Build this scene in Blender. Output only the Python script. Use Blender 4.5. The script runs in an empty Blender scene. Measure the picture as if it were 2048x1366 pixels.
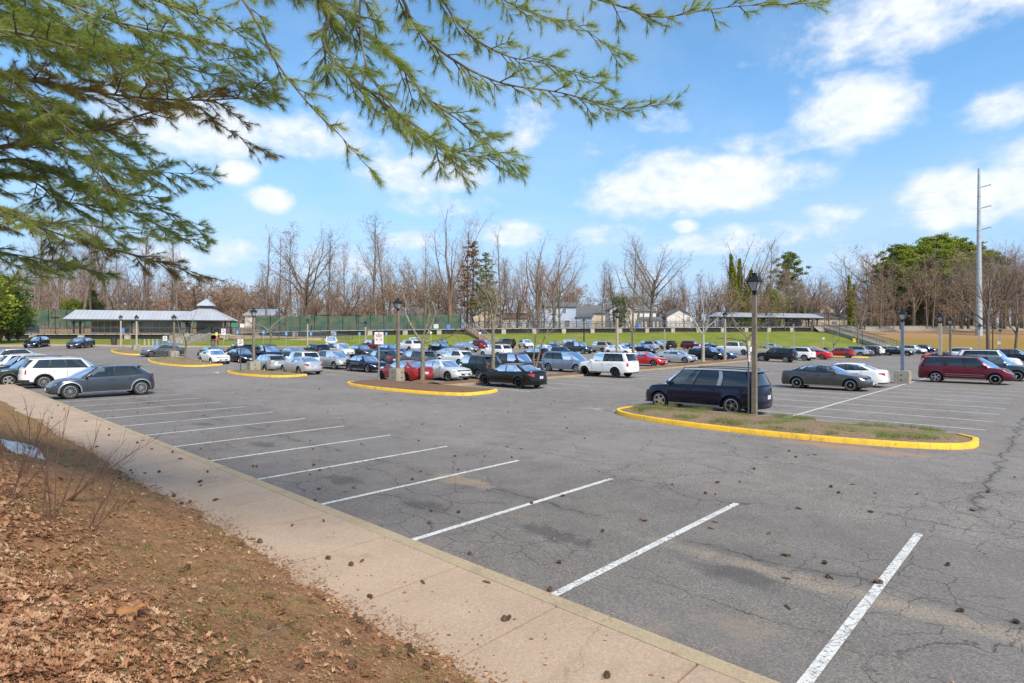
import bpy, math, random
import numpy as np
from mathutils import Vector, Matrix, noise as mnoise
PI = math.pi
R = math.radians
sc = bpy.context.scene
col = sc.collection
rnd = random.Random(7)
nrg = np.random.default_rng(11)

# ------------------------------------------------------------------ camera, sky, sun, exposure
FPX, HOR, CXP = 1173.0, 675.0, 1024.0          # focal length in px of the 2048 px photo, horizon row, centre column
CAMZ = 3.0
cam = bpy.data.cameras.new('camera')
cam_ob = bpy.data.objects.new('camera', cam); col.objects.link(cam_ob)
cam_ob.location = (0, 0, CAMZ); cam_ob.rotation_euler = (PI/2, 0, 0)
cam.sensor_width = 36; cam.lens = 36*FPX/2048; cam.shift_y = -8/2048
cam.clip_start = 0.05; cam.clip_end = 6000
sc.camera = cam_ob
sc.view_settings.view_transform = 'Standard'; sc.view_settings.look = 'None'
sc.view_settings.exposure = EXPOSURE = 1.02
sc.view_settings.gamma = 1

SUN_EL, SUN_AZ = 47, 150      # azimuth clockwise from +Y
world = bpy.data.worlds.new('World'); sc.world = world; world.use_nodes = True
def build_world():
    nt = world.node_tree; N = nt.nodes; L = nt.links; N.clear()
    def math_(op, a, b=None, c=None, clamp=False):
        n = N.new('ShaderNodeMath'); n.operation = op; n.use_clamp = clamp
        for k, v in enumerate((a, b, c)):
            if v is None: continue
            if isinstance(v, (int, float)): n.inputs[k].default_value = v
            else: L.new(v, n.inputs[k])
        return n.outputs[0]
    sky = N.new('ShaderNodeTexSky'); sky.sky_type = 'NISHITA'; sky.sun_disc = False
    sky.sun_elevation = R(SUN_EL); sky.sun_rotation = R(SUN_AZ)
    sky.air_density = 1.0; sky.dust_density = 0.4; sky.ozone_density = 2.2
    tc = N.new('ShaderNodeTexCoord'); sep = N.new('ShaderNodeSeparateXYZ'); L.new(tc.outputs['Generated'], sep.inputs[0])
    x, y, z = sep.outputs
    az = math_('ARCTAN2', x, y)                       # radians from +Y, to the right
    hyp = math_('SQRT', math_('ADD', math_('MULTIPLY', x, x), math_('MULTIPLY', y, y)))
    el = math_('ARCTAN2', z, hyp)
    # flat cloud layer coordinates for the texture of the clouds
    den = math_('ADD', math_('MAXIMUM', z, 0.0), 0.12)
    cu = math_('DIVIDE', x, den); cv = math_('DIVIDE', y, den)
    comb = N.new('ShaderNodeCombineXYZ'); L.new(cu, comb.inputs[0]); L.new(cv, comb.inputs[1])
    cae = N.new('ShaderNodeCombineXYZ'); L.new(az, cae.inputs[0]); L.new(math_('MULTIPLY', el, 1.6), cae.inputs[1])
    def noise(vec, scale, detail, rough, dist=0.0):
        n = N.new('ShaderNodeTexNoise'); n.inputs['Scale'].default_value = scale; n.inputs['Detail'].default_value = detail
        n.inputs['Roughness'].default_value = rough; n.inputs['Distortion'].default_value = dist
        L.new(vec, n.inputs['Vector']); return n.outputs['Fac']
    n1 = noise(cae.outputs[0], 9.5, 12, 0.60, 0.25)
    n2 = noise(comb.outputs[0], 0.8, 7, 0.6, 0.4)
    n3 = noise(cae.outputs[0], 26.0, 6, 0.6, 0.2)
    # cumulus heads: (pixel x, pixel y, half width, half height, weight)
    blobs = [(1700, 228, 112, 58, 1.05), (1570, 285, 130, 30, .62), (1390, 375, 190, 48, 1.15), (1330, 350, 90, 38, 1.0),
             (1500, 362, 80, 36, .8), (1850, 25, 330, 62, .85), (2010, 220, 90, 40, .75), (1900, 390, 130, 60, .95),
             (2040, 350, 90, 70, .95), (1680, 425, 90, 30, .6), (600, 275, 180, 42, .8), (400, 260, 190, 60, .9),
             (545, 402, 44, 26, 1.05), (475, 342, 46, 24, .95), (850, 345, 140, 42, .8), (1040, 250, 70, 48, .75),
             (890, 410, 110, 26, .6), (810, 482, 60, 22, .75), (1020, 470, 70, 30, .8), (1540, 470, 160, 32, .75),
             (1370, 452, 30, 14, .9), (1400, 490, 130, 24, .7), (1200, 470, 90, 22, .6), (380, 500, 160, 40, .7),
             (640, 520, 200, 36, .55), (1180, 290, 90, 22, .5), (1340, 240, 100, 24, .5), (1720, 520, 130, 36, .6),
             (700, 250, 70, 40, .5), (1180, 560, 240, 40, .45), (300, 200, 160, 60, .6)]
    tot = None
    for (px, py, sx, sy, w) in blobs:
        bx, bz = (px-CXP)/FPX, (HOR-py)/FPX
        a0 = math.atan(bx); e0 = math.atan(bz/math.sqrt(1+bx*bx))
        k = 1/math.sqrt(1+bx*bx)
        sa = sx/FPX*k*k*1.15; se = sy/FPX*k*1.15
        dx = math_('DIVIDE', math_('SUBTRACT', az, a0), sa); dy = math_('DIVIDE', math_('SUBTRACT', el, e0), se)
        d2 = math_('ADD', math_('MULTIPLY', dx, dx), math_('MULTIPLY', dy, dy))
        g = math_('MULTIPLY', math_('DIVIDE', 1.0, math_('ADD', 1.0, math_('MULTIPLY', d2, d2))), w)
        tot = g if tot is None else math_('MAXIMUM', tot, g)
    dens = math_('ADD', tot, math_('MULTIPLY', math_('SUBTRACT', n1, 0.5), 1.5))
    dens = math_('ADD', dens, math_('MULTIPLY', math_('SUBTRACT', n3, 0.5), 0.5))
    mr = N.new('ShaderNodeMapRange'); mr.interpolation_type = 'SMOOTHSTEP'; L.new(dens, mr.inputs[0])
    mr.inputs[1].default_value = 0.26; mr.inputs[2].default_value = 1.05
    # thin general cloud outside the framed region so the light stays soft all round
    mr2 = N.new('ShaderNodeMapRange'); mr2.interpolation_type = 'SMOOTHSTEP'; L.new(n2, mr2.inputs[0])
    mr2.inputs[1].default_value = 0.36; mr2.inputs[2].default_value = 0.7
    back = N.new('ShaderNodeMapRange'); L.new(y, back.inputs[0]); back.inputs[1].default_value = 0.45; back.inputs[2].default_value = -0.1
    high = N.new('ShaderNodeMapRange'); L.new(el, high.inputs[0]); high.inputs[1].default_value = 0.62; high.inputs[2].default_value = 0.95
    else_ = math_('MULTIPLY', mr2.outputs[0], math_('MAXIMUM', back.outputs[0], high.outputs[0]))
    wisp = math_('MULTIPLY', mr2.outputs[0], 0.3)
    cl = math_('MAXIMUM', math_('MAXIMUM', mr.outputs[0], else_), wisp, clamp=True)
    # pale band of haze near the horizon
    hz = N.new('ShaderNodeMapRange'); hz.interpolation_type = 'SMOOTHSTEP'; L.new(el, hz.inputs[0])
    hz.inputs[1].default_value = 0.46; hz.inputs[2].default_value = 0.0; hz.inputs[4].default_value = 0.92
    hs = N.new('ShaderNodeHueSaturation'); hs.inputs['Saturation'].default_value = 1.18; hs.inputs['Value'].default_value = 1.0
    L.new(sky.outputs[0], hs.inputs['Color'])
    bgs = N.new('ShaderNodeMix'); bgs.data_type = 'RGBA'; bgs.blend_type = 'MULTIPLY'; bgs.inputs[0].default_value = 1
    L.new(hs.outputs[0], bgs.inputs[6]); bgs.inputs[7].default_value = (1.18, 1.38, 1.34, 1)
    mh = N.new('ShaderNodeMix'); mh.data_type = 'RGBA'; L.new(hz.outputs[0], mh.inputs[0]); L.new(bgs.outputs[2], mh.inputs[6])
    mh.inputs[7].default_value = (2.45, 3.5, 5.3, 1)
    # cloud colour: whiter where thick, blue-grey undersides
    cc = N.new('ShaderNodeMix'); cc.data_type = 'RGBA'
    L.new(math_('MULTIPLY', mr.outputs[0], n3, clamp=True), cc.inputs[0])
    cc.inputs[6].default_value = (4.3, 4.9, 5.8, 1); cc.inputs[7].default_value = (6.6, 6.6, 6.7, 1)
    mc = N.new('ShaderNodeMix'); mc.data_type = 'RGBA'; L.new(cl, mc.inputs[0]); L.new(mh.outputs[2], mc.inputs[6]); L.new(cc.outputs[2], mc.inputs[7])
    bg = N.new('ShaderNodeBackground'); bg.inputs[1].default_value = 0.088
    L.new(mc.outputs[2], bg.inputs[0])
    out = N.new('ShaderNodeOutputWorld'); L.new(bg.outputs[0], out.inputs[0])
build_world()
sun = bpy.data.lights.new('sun', 'SUN'); sun.energy = 2.7; sun.angle = R(22); sun.color = (1, 0.90, 0.76)
sun_ob = bpy.data.objects.new('sun', sun); col.objects.link(sun_ob)
_sd = Vector((math.sin(R(SUN_AZ))*math.cos(R(SUN_EL)), math.cos(R(SUN_AZ))*math.cos(R(SUN_EL)), math.sin(R(SUN_EL))))
sun_ob.rotation_euler = _sd.to_track_quat('Z', 'Y').to_euler()

# ------------------------------------------------------------------ the plan: lot grid, ground height, pixel helpers
UX, UY, VX, VY = -0.7251, 0.6887, 0.6886, 0.7251
def G(u, v): return (u*UX+v*VX, u*UY+v*VY)
def uv_of(x, y): return (UX*x+UY*y, VX*x+VY*y)
_RB = ([-2, -0.9, -0.75, -0.6, -0.3, 0, 0.25, 0.38, 0.5, 0.62, 2], [2.4, 2.35, 2.2, 1.75, 1.25, 0.95, 0.72, 0.6, 0.12, -0.15, -0.2])
def sstep(a, b, t):
    t = min(1, max(0, (t-a)/(b-a))); return t*t*(3-2*t)
def H(x, y):
    if y < 30: return 0.0
    b = x/y
    return float(np.interp(b, *_RB))*sstep(47, 100, y)
def row(u, px):
    """place on a parking row u seen at photo column px"""
    b = (px-CXP)/FPX; y = u/(UY+UX*b); return (b*y, y)
def at(px, y): return ((px-CXP)/FPX*y, y)
def zpix(py, y): return CAMZ+(HOR-py)*y/FPX

# ------------------------------------------------------------------ materials
MATS = {}
def mat(name, base=(.5, .5, .5), rough=.6, metal=0.0, coat=0.0, spec=.5, bump=0, bscale=40, var=0.0, vscale=8, col2=None, trans=0, detail=5):
    if name in MATS: return MATS[name]
    m = bpy.data.materials.new(name); m.use_nodes = True; nt = m.node_tree; p = nt.nodes['Principled BSDF']
    p.inputs['Base Color'].default_value = (*base, 1); p.inputs['Roughness'].default_value = rough
    p.inputs['Metallic'].default_value = metal; p.inputs['Coat Weight'].default_value = coat; p.inputs['Coat Roughness'].default_value = 0.04
    p.inputs['Specular IOR Level'].default_value = spec
    if trans: p.inputs['Transmission Weight'].default_value = trans
    if var or col2:
        tc = nt.nodes.new('ShaderNodeTexCoord')
        n = nt.nodes.new('ShaderNodeTexNoise'); n.inputs['Scale'].default_value = vscale; n.inputs['Detail'].default_value = detail
        nt.links.new(tc.outputs['Object'], n.inputs['Vector'])
        mr = nt.nodes.new('ShaderNodeMapRange'); mr.inputs[1].default_value = .32; mr.inputs[2].default_value = .68
        nt.links.new(n.outputs['Fac'], mr.inputs[0])
        mx = nt.nodes.new('ShaderNodeMix'); mx.data_type = 'RGBA'
        c2 = col2 or tuple(c*(1-var) for c in base)
        mx.inputs[6].default_value = (*base, 1); mx.inputs[7].default_value = (*c2, 1)
        nt.links.new(mr.outputs[0], mx.inputs[0]); nt.links.new(mx.outputs[2], p.inputs['Base Color'])
    if bump:
        tc = nt.nodes.new('ShaderNodeTexCoord')
        n = nt.nodes.new('ShaderNodeTexNoise'); n.inputs['Scale'].default_value = bscale; n.inputs['Detail'].default_value = 4
        nt.links.new(tc.outputs['Object'], n.inputs['Vector'])
        b = nt.nodes.new('ShaderNodeBump'); b.inputs['Strength'].default_value = bump; b.inputs['Distance'].default_value = .02
        nt.links.new(n.outputs['Fac'], b.inputs['Height']); nt.links.new(b.outputs[0], p.inputs['Normal'])
    MATS[name] = m; return m

def leafy(name, colors, rough=.7, scale=3.0, transl=.25):
    """a material whose colour jumps between leaf clusters; each face island takes its own tone"""
    if name in MATS: return MATS[name]
    m = bpy.data.materials.new(name); m.use_nodes = True; nt = m.node_tree; p = nt.nodes['Principled BSDF']
    geo = nt.nodes.new('ShaderNodeNewGeometry'); ramp = nt.nodes.new('ShaderNodeValToRGB')
    tc = nt.nodes.new('ShaderNodeTexCoord'); n = nt.nodes.new('ShaderNodeTexNoise'); n.inputs['Scale'].default_value = scale
    nt.links.new(tc.outputs['Object'], n.inputs['Vector'])
    ad = nt.nodes.new('ShaderNodeMath'); ad.operation = 'MULTIPLY_ADD'; nt.links.new(geo.outputs['Random Per Island'], ad.inputs[0]); ad.inputs[1].default_value = .6
    s2 = nt.nodes.new('ShaderNodeMath'); s2.operation = 'MULTIPLY_ADD'; nt.links.new(n.outputs['Fac'], s2.inputs[0]); s2.inputs[1].default_value = 1.2; s2.inputs[2].default_value = -.4
    nt.links.new(s2.outputs[0], ad.inputs[2]); nt.links.new(ad.outputs[0], ramp.inputs[0])
    e = ramp.color_ramp.elements
    while len(e) < len(colors): e.new(.5)
    for k, c in enumerate(colors): e[k].position = k/(len(colors)-1); e[k].color = (*c, 1)
    nt.links.new(ramp.outputs[0], p.inputs['Base Color']); p.inputs['Roughness'].default_value = rough
    p.inputs['Specular IOR Level'].default_value = .25
    if transl:
        t = nt.nodes.new('ShaderNodeBsdfTranslucent'); nt.links.new(ramp.outputs[0], t.inputs[0])
        mx = nt.nodes.new('ShaderNodeMixShader'); mx.inputs[0].default_value = transl
        nt.links.new(p.outputs[0], mx.inputs[1]); nt.links.new(t.outputs[0], mx.inputs[2]); nt.links.new(mx.outputs[0], nt.nodes['Material Output'].inputs[0])
    MATS[name] = m; return m

# ------------------------------------------------------------------ mesh building
class MB:
    def __init__(s): s.v = []; s.f = []; s.m = []
    def add(s, verts, faces, mi=0):
        o = len(s.v); s.v.extend([tuple(p) for p in verts]); s.f.extend([tuple(o+i for i in f) for f in faces]); s.m.extend([mi]*len(faces)); return s
    def box(s, c, d, mi=0, rz=0, M=None):
        x, y, z = d[0]/2, d[1]/2, d[2]/2; cr, sr = math.cos(rz), math.sin(rz); vs = []
        for (a, b, e) in ((-x, -y, -z), (x, -y, -z), (x, y, -z), (-x, y, -z), (-x, -y, z), (x, -y, z), (x, y, z), (-x, y, z)):
            p = Vector((a, b, e))
            if M is not None: p = M @ p
            vs.append((c[0]+p.x*cr-p.y*sr, c[1]+p.x*sr+p.y*cr, c[2]+p.z))
        return s.add(vs, [(0, 3, 2, 1), (4, 5, 6, 7), (0, 1, 5, 4), (1, 2, 6, 5), (2, 3, 7, 6), (3, 0, 4, 7)], mi)
    def beam(s, a, b, w, h, mi=0):
        a = Vector(a); b = Vector(b); d = (b-a); L = d.length
        if L < 1e-6: return s
        d /= L; up = Vector((0, 0, 1)) if abs(d.z) < .95 else Vector((1, 0, 0))
        sx = d.cross(up).normalized(); sz = sx.cross(d); vs = []
        for p in (a, b):
            for (i, j) in ((-1, -1), (1, -1), (1, 1), (-1, 1)): vs.append(p+sx*(w/2*i)+sz*(h/2*j))
        return s.add(vs, [(3, 2, 1, 0), (4, 5, 6, 7), (0, 1, 5, 4), (1, 2, 6, 5), (2, 3, 7, 6), (3, 0, 4, 7)], mi)
    def tube(s, pts, rs, n=6, mi=0, cap=True):
        pts = [Vector(p) for p in pts]
        if not hasattr(rs, '__len__'): rs = [rs]*len(pts)
        vs = []; fs = []
        for k, p in enumerate(pts):
            d = (pts[min(k+1, len(pts)-1)]-pts[max(k-1, 0)]); d = d.normalized() if d.length > 1e-9 else Vector((0, 0, 1))
            a = d.cross(Vector((0, 0, 1)) if abs(d.z) < .9 else Vector((1, 0, 0))).normalized(); b = d.cross(a)
            for j in range(n):
                t = 2*PI*j/n; vs.append(p+a*(rs[k]*math.cos(t))+b*(rs[k]*math.sin(t)))
        for k in range(len(pts)-1):
            for j in range(n):
                j2 = (j+1) % n; fs.append((k*n+j, k*n+j2, (k+1)*n+j2, (k+1)*n+j))
        if cap: fs.append(tuple(range(n))); fs.append(tuple((len(pts)-1)*n+j for j in reversed(range(n))))
        return s.add(vs, fs, mi)
    def lathe(s, prof, c=(0, 0, 0), n=16, mi=0, axis='z', rot=0):
        vs = []; fs = []
        for (r, h) in prof:
            for j in range(n):
                t = 2*PI*j/n+rot
                if axis == 'z': vs.append((c[0]+r*math.cos(t), c[1]+r*math.sin(t), c[2]+h))
                else: vs.append((c[0]+r*math.cos(t), c[1]+h, c[2]+r*math.sin(t)))
        for k in range(len(prof)-1):
            for j in range(n):
                j2 = (j+1) % n; fs.append((k*n+j, k*n+j2, (k+1)*n+j2, (k+1)*n+j))
        return s.add(vs, fs, mi)
    def mesh(s, name, mats=(), smooth=None):
        me = bpy.data.meshes.new(name); me.from_pydata(s.v, [], s.f)
        for m in mats: me.materials.append(m)
        if len(mats) > 1: me.polygons.foreach_set('material_index', s.m)
        if smooth is not None:
            me.polygons.foreach_set('use_smooth', [True]*len(me.polygons))
            me.set_sharp_from_angle(angle=R(smooth))
        me.update(); return me
    def build(s, name, mats, parent=None, smooth=None, loc=None):
        if not isinstance(mats, (list, tuple)): mats = [mats]
        return link(name, s.mesh(name, mats, smooth), parent, loc)
def link(name, me, parent=None, loc=None):
    o = bpy.data.objects.new(name, me); col.objects.link(o)
    if parent is not None: o.parent = parent
    if loc is not None: o.location = loc
    return o
def tri_mesh(name, arr, m, quads=False):
    """arr: (n,3,3) or (n,4,3) array of separate faces"""
    n, k, _ = arr.shape; me = bpy.data.meshes.new(name)
    me.vertices.add(n*k); me.vertices.foreach_set('co', arr.astype(np.float32).ravel())
    me.loops.add(n*k); me.loops.foreach_set('vertex_index', np.arange(n*k, dtype=np.int32))
    me.polygons.add(n); me.polygons.foreach_set('loop_start', np.arange(0, n*k, k, dtype=np.int32))
    me.polygons.foreach_set('loop_total', np.full(n, k, dtype=np.int32))
    for q in (m if isinstance(m, (list, tuple)) else [m]): me.materials.append(q)
    me.update(calc_edges=True); return me
def empty(name, loc=(0, 0, 0), rz=0):
    o = bpy.data.objects.new(name, None); col.objects.link(o); o.location = loc; o.rotation_euler = (0, 0, rz); o.empty_display_size = .3; return o
def tag(o, label=None, cat=None, group=None, kind=None):
    if label: o['label'] = label
    if cat: o['category'] = cat
    if group: o['group'] = group
    if kind: o['kind'] = kind
    return o
def struct(o): o['kind'] = 'structure'; return o
def copy_tree(o, parent=None):
    c = o.copy(); col.objects.link(c)
    if parent is not None: c.parent = parent
    for ch in o.children: copy_tree(ch, c)
    return c

# ------------------------------------------------------------------ ground materials
class NG:
    def __init__(s, name):
        s.m = bpy.data.materials.new(name); s.m.use_nodes = True; s.t = s.m.node_tree; s.p = s.t.nodes['Principled BSDF']
    def n(s, t, **k):
        x = s.t.nodes.new(t)
        for a, b in k.items(): setattr(x, a, b)
        return x
    def L(s, a, b): s.t.links.new(a, b)
    def math(s, op, a, b=None, c=None, clamp=False):
        n = s.n('ShaderNodeMath', operation=op, use_clamp=clamp)
        for k, v in enumerate((a, b, c)):
            if v is None: continue
            if isinstance(v, (int, float)): n.inputs[k].default_value = v
            else: s.L(v, n.inputs[k])
        return n.outputs[0]
    def grid(s):
        """world position turned into the lot's own (u, v) plan"""
        g = s.n('ShaderNodeNewGeometry'); sp = s.n('ShaderNodeSeparateXYZ'); s.L(g.outputs['Position'], sp.inputs[0]); x, y, z = sp.outputs
        u = s.math('ADD', s.math('MULTIPLY', x, UX), s.math('MULTIPLY', y, UY)); v = s.math('ADD', s.math('MULTIPLY', x, VX), s.math('MULTIPLY', y, VY))
        c = s.n('ShaderNodeCombineXYZ'); s.L(u, c.inputs[0]); s.L(v, c.inputs[1]); s.L(z, c.inputs[2]); return c.outputs[0], u, v
    def noise(s, vec, sc_, det=5, ro=.55, dist=0):
        n = s.n('ShaderNodeTexNoise'); n.inputs['Scale'].default_value = sc_; n.inputs['Detail'].default_value = det; n.inputs['Roughness'].default_value = ro; n.inputs['Distortion'].default_value = dist
        s.L(vec, n.inputs['Vector']); return n
    def rng(s, v, a, b, c=0, d=1, smooth=True):
        n = s.n('ShaderNodeMapRange'); n.interpolation_type = 'SMOOTHSTEP' if smooth else 'LINEAR'
        s.L(v, n.inputs[0]); n.inputs[1].default_value = a; n.inputs[2].default_value = b; n.inputs[3].default_value = c; n.inputs[4].default_value = d; return n.outputs[0]
    def mix(s, f, a, b, bt='MIX'):
        n = s.n('ShaderNodeMix', data_type='RGBA', blend_type=bt)
        for k, v in ((0, f), (6, a), (7, b)):
            if isinstance(v, (int, float)): n.inputs[k].default_value = v
            elif isinstance(v, tuple): n.inputs[k].default_value = (*v, 1)
            else: s.L(v, n.inputs[k])
        return n.outputs[2]
    def bump(s, h, st, d=.02):
        b = s.n('ShaderNodeBump'); b.inputs['Strength'].default_value = st; b.inputs['Distance'].default_value = d; s.L(h, b.inputs['Height']); s.L(b.outputs[0], s.p.inputs['Normal'])

def crack_mask(g, vec, scale, width, lo, hi, dist=.35, mscale=.12, seed=0):
    """thin broken cracks: edges of a warped Voronoi pattern, shown only in patches"""
    wn = g.noise(vec, 1.1, 6, .6); ad = g.n('ShaderNodeVectorMath', operation='MULTIPLY_ADD'); g.L(wn.outputs['Color'], ad.inputs[0]); ad.inputs[1].default_value = (dist*2, dist*2, 0); g.L(vec, ad.inputs[2])
    of = g.n('ShaderNodeVectorMath', operation='ADD'); g.L(ad.outputs[0], of.inputs[0]); of.inputs[1].default_value = (seed*7.3, seed*3.1, 0)
    vo = g.n('ShaderNodeTexVoronoi', feature='DISTANCE_TO_EDGE', voronoi_dimensions='2D'); vo.inputs['Scale'].default_value = scale; g.L(of.outputs[0], vo.inputs['Vector'])
    line = g.rng(vo.outputs['Distance'], 0, width, 1, 0)
    msk = g.rng(g.noise(of.outputs[0], mscale, 3, .5).outputs['Fac'], lo, hi)
    return g.math('MULTIPLY', line, msk)

def make_asphalt():
    g = NG('asphalt'); vec, u, v = g.grid()
    fine = g.noise(vec, 30, 8, .85).outputs['Fac']; mid = g.noise(vec, 1.3, 6, .62).outputs['Fac']; big = g.noise(vec, .16, 5, .6, .6).outputs['Fac']
    c = g.mix(g.rng(fine, .34, .66), (.094, .082, .073), (.290, .256, .226))
    grain = g.n('ShaderNodeTexVoronoi', voronoi_dimensions='3D'); grain.inputs['Scale'].default_value = 62; g.L(vec, grain.inputs['Vector'])
    c = g.mix(g.rng(grain.outputs['Distance'], .0, .26, .55, 0), c, (.52, .46, .39))
    cell = g.n('ShaderNodeTexVoronoi', voronoi_dimensions='2D'); cell.inputs['Scale'].default_value = 60; g.L(vec, cell.inputs['Vector']); cs_ = g.n('ShaderNodeSeparateColor'); g.L(cell.outputs['Color'], cs_.inputs[0])
    c = g.mix(g.rng(cs_.outputs[0], .55, 1.0, 0, .55, False), c, (.40, .365, .325)); c = g.mix(g.rng(cs_.outputs[1], .6, 1.0, 0, .6, False), c, (.06, .054, .05))
    c = g.mix(g.rng(mid, .3, .7, .0, .34), c, (.075, .071, .068))
    c = g.mix(g.rng(big, .42, .66, 0, .38), c, (.245, .232, .222))
    # stalls beside the kerb are older and darker than the lane
    lane = g.math('ADD', v, g.math('MULTIPLY', big, 1.2)); stall = g.rng(lane, 11.9, 10.9)
    c = g.mix(g.math('MULTIPLY', stall, .26), c, (.065, .061, .058))
    sand = g.math('MULTIPLY', g.rng(g.noise(vec, .55, 6, .65, .5).outputs['Fac'], .56, .72), g.rng(v, 9.5, 7.0))
    c = g.mix(g.math('MULTIPLY', sand, .42), c, (.30, .23, .155))
    # worn joints of the paving passes and cracks along them
    wob = g.math('MULTIPLY', g.math('SUBTRACT', g.noise(vec, .9, 7, .62).outputs['Fac'], .5), .95)
    def seam(axis, pos, w, st, lo=None):
        d = g.math('ABSOLUTE', g.math('SUBTRACT', g.math('ADD', axis, wob), pos)); l = g.rng(d, 0, w, st, 0)
        if lo is not None: l = g.math('MULTIPLY', l, lo)
        return l
    brk = g.rng(g.noise(vec, .5, 4, .6).outputs['Fac'], .40, .56)
    cr = seam(v, 8.15, .035, 1, brk); band = seam(v, 8.1, .42, .55, brk)
    for pos, w in ((11.6, .03), (14.6, .026), (17.0, .02), (6.4, .02)): cr = g.math('MAXIMUM', cr, seam(v, pos, w, .95, brk))
    far = g.rng(v, 12.4, 13.2); cr = g.math('MAXIMUM', cr, seam(u, 1.2, .05, 1, far)); band = g.math('MAXIMUM', band, seam(u, 1.2, .2, .35, far))
    cr = g.math('MAXIMUM', cr, seam(u, -2.6, .03, .8, brk)); cr = g.math('MAXIMUM', cr, seam(u, 16.6, .03, .8, brk))
    cr = g.math('MAXIMUM', cr, crack_mask(g, vec, .52, .012, .46, .56, .55, .2, 0)); cr = g.math('MAXIMUM', cr, g.math('MULTIPLY', crack_mask(g, vec, 1.9, .030, .50, .60, .3, .22, 2), .8))
    cr = g.math('MAXIMUM', cr, g.math('MULTIPLY', crack_mask(g, vec, .22, .0045, .36, .5, .8, .1, 5), .8))
    c = g.mix(g.math('MULTIPLY', band, .5), c, (.045, .044, .044))
    c = g.mix(g.math('MULTIPLY', cr, .66), c, (.030, .027, .025))
    # sand washed along the old joint near the first stall, red clay at the island, oil drips in the stalls
    def spot(pu, pv, ru, rv, ns=1.5, lo=.35, hi=1.0):
        a = g.math('DIVIDE', g.math('SUBTRACT', u, pu), ru); b = g.math('DIVIDE', g.math('SUBTRACT', v, pv), rv)
        d = g.math('SQRT', g.math('ADD', g.math('MULTIPLY', a, a), g.math('MULTIPLY', b, b)))
        return g.rng(g.math('ADD', d, g.math('MULTIPLY', g.math('SUBTRACT', g.noise(vec, ns, 6, .65).outputs['Fac'], .5), 2.2)), hi, lo)
    s1 = spot(1.3, 7.75, 3.6, .24, 3.4, .2, 1.3)
    c = g.mix(g.math('MULTIPLY', g.math('MULTIPLY', s1, g.rng(fine, .38, .64, .0, 1)), .6), c, (.44, .345, .23))
    c = g.mix(g.math('MULTIPLY', spot(-1.5, 6.3, 2.2, .5), .5), c, (.36, .28, .19))
    c = g.mix(g.math('MULTIPLY', spot(4.4, 17.9, 1.9, .45, 2, .5, 1.3), .6), c, (.36, .20, .12))
    c = g.mix(g.math('MULTIPLY', spot(13.8, 20.2, 1.9, .7, 1.4), .55), c, (.33, .22, .15))
    c = g.mix(g.math('MULTIPLY', spot(9.3, 8.2, 1.3, .35, 2.0), .5), c, (.34, .25, .16))
    for pu in (3.0, 5.7, 8.4, 11.0, 16.4, 21.8): c = g.mix(g.math('MULTIPLY', spot(pu, 7.0+.5*math.sin(pu*5), .8, .34, 2.5), .5), c, (.035, .035, .036))
    g.L(c, g.p.inputs['Base Color']); g.p.inputs['Roughness'].default_value = .86; g.p.inputs['Specular IOR Level'].default_value = .3
    hgt = g.math('SUBTRACT', g.math('MULTIPLY', grain.outputs['Distance'], .35), g.math('MULTIPLY', cr, 1.4)); g.bump(hgt, .5, .012)
    return g.m
def make_paint(name, col_, wear=.5, under=(.13, .13, .13)):
    g = NG(name); vec, u, v = g.grid()
    c = g.mix(g.rng(g.noise(vec, 5, 5, .6).outputs['Fac'], .4, .7, 0, .35), col_, tuple(x*.72 for x in col_))
    w = g.rng(g.noise(vec, 22, 6, .75).outputs['Fac'], wear, wear+.09)
    cr = g.math('MAXIMUM', crack_mask(g, vec, 1.5, .03, .44, .54, .3, .3, 2), crack_mask(g, vec, 4.0, .04, .5, .56, .2, .5, 4))
    w = g.math('MAXIMUM', w, g.math('MULTIPLY', cr, .85))
    c = g.mix(g.rng(g.noise(vec, 2.2, 7, .72, .4).outputs['Fac'], .50, .66, 0, .45), c, tuple(x*.38+.03 for x in col_)); c = g.mix(g.rng(g.noise(vec, 34, 4, .7).outputs['Fac'], .56, .7, 0, .35), c, under)
    g.L(g.mix(w, c, under), g.p.inputs['Base Color']); g.p.inputs['Roughness'].default_value = .7
    return g.m
def make_concrete(name, a, b, stain=(.22, .16, .11), scale=1.0):
    g = NG(name); vec, u, v = g.grid()
    c = g.mix(g.rng(g.noise(vec, .9*scale, 6, .6).outputs['Fac'], .3, .7), a, b)
    c = g.mix(g.rng(g.noise(vec, 130, 3, .7).outputs['Fac'], .45, .7, 0, .5), c, tuple(x*.62 for x in a))
    cell = g.n('ShaderNodeTexVoronoi', voronoi_dimensions='2D'); cell.inputs['Scale'].default_value = 75; g.L(vec, cell.inputs['Vector']); cs_ = g.n('ShaderNodeSeparateColor'); g.L(cell.outputs['Color'], cs_.inputs[0])
    c = g.mix(g.rng(cs_.outputs[0], .5, 1.0, 0, .35, False), c, tuple(x*1.5 for x in a)); c = g.mix(g.rng(cs_.outputs[1], .6, 1.0, 0, .4, False), c, tuple(x*.5 for x in a))
    c = g.mix(g.math('MULTIPLY', crack_mask(g, vec, .35, .005, .5, .6, .5, .3, 8), .5), c, tuple(x*.3 for x in a))
    c = g.mix(g.rng(g.noise(vec, .7*scale, 7, .7, .5).outputs['Fac'], .54, .70, 0, .5), c, stain)
    g.L(c, g.p.inputs['Base Color']); g.p.inputs['Roughness'].default_value = .85
    g.bump(g.noise(vec, 160, 3, .6).outputs['Fac'], .25, .006); return g.m
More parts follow.
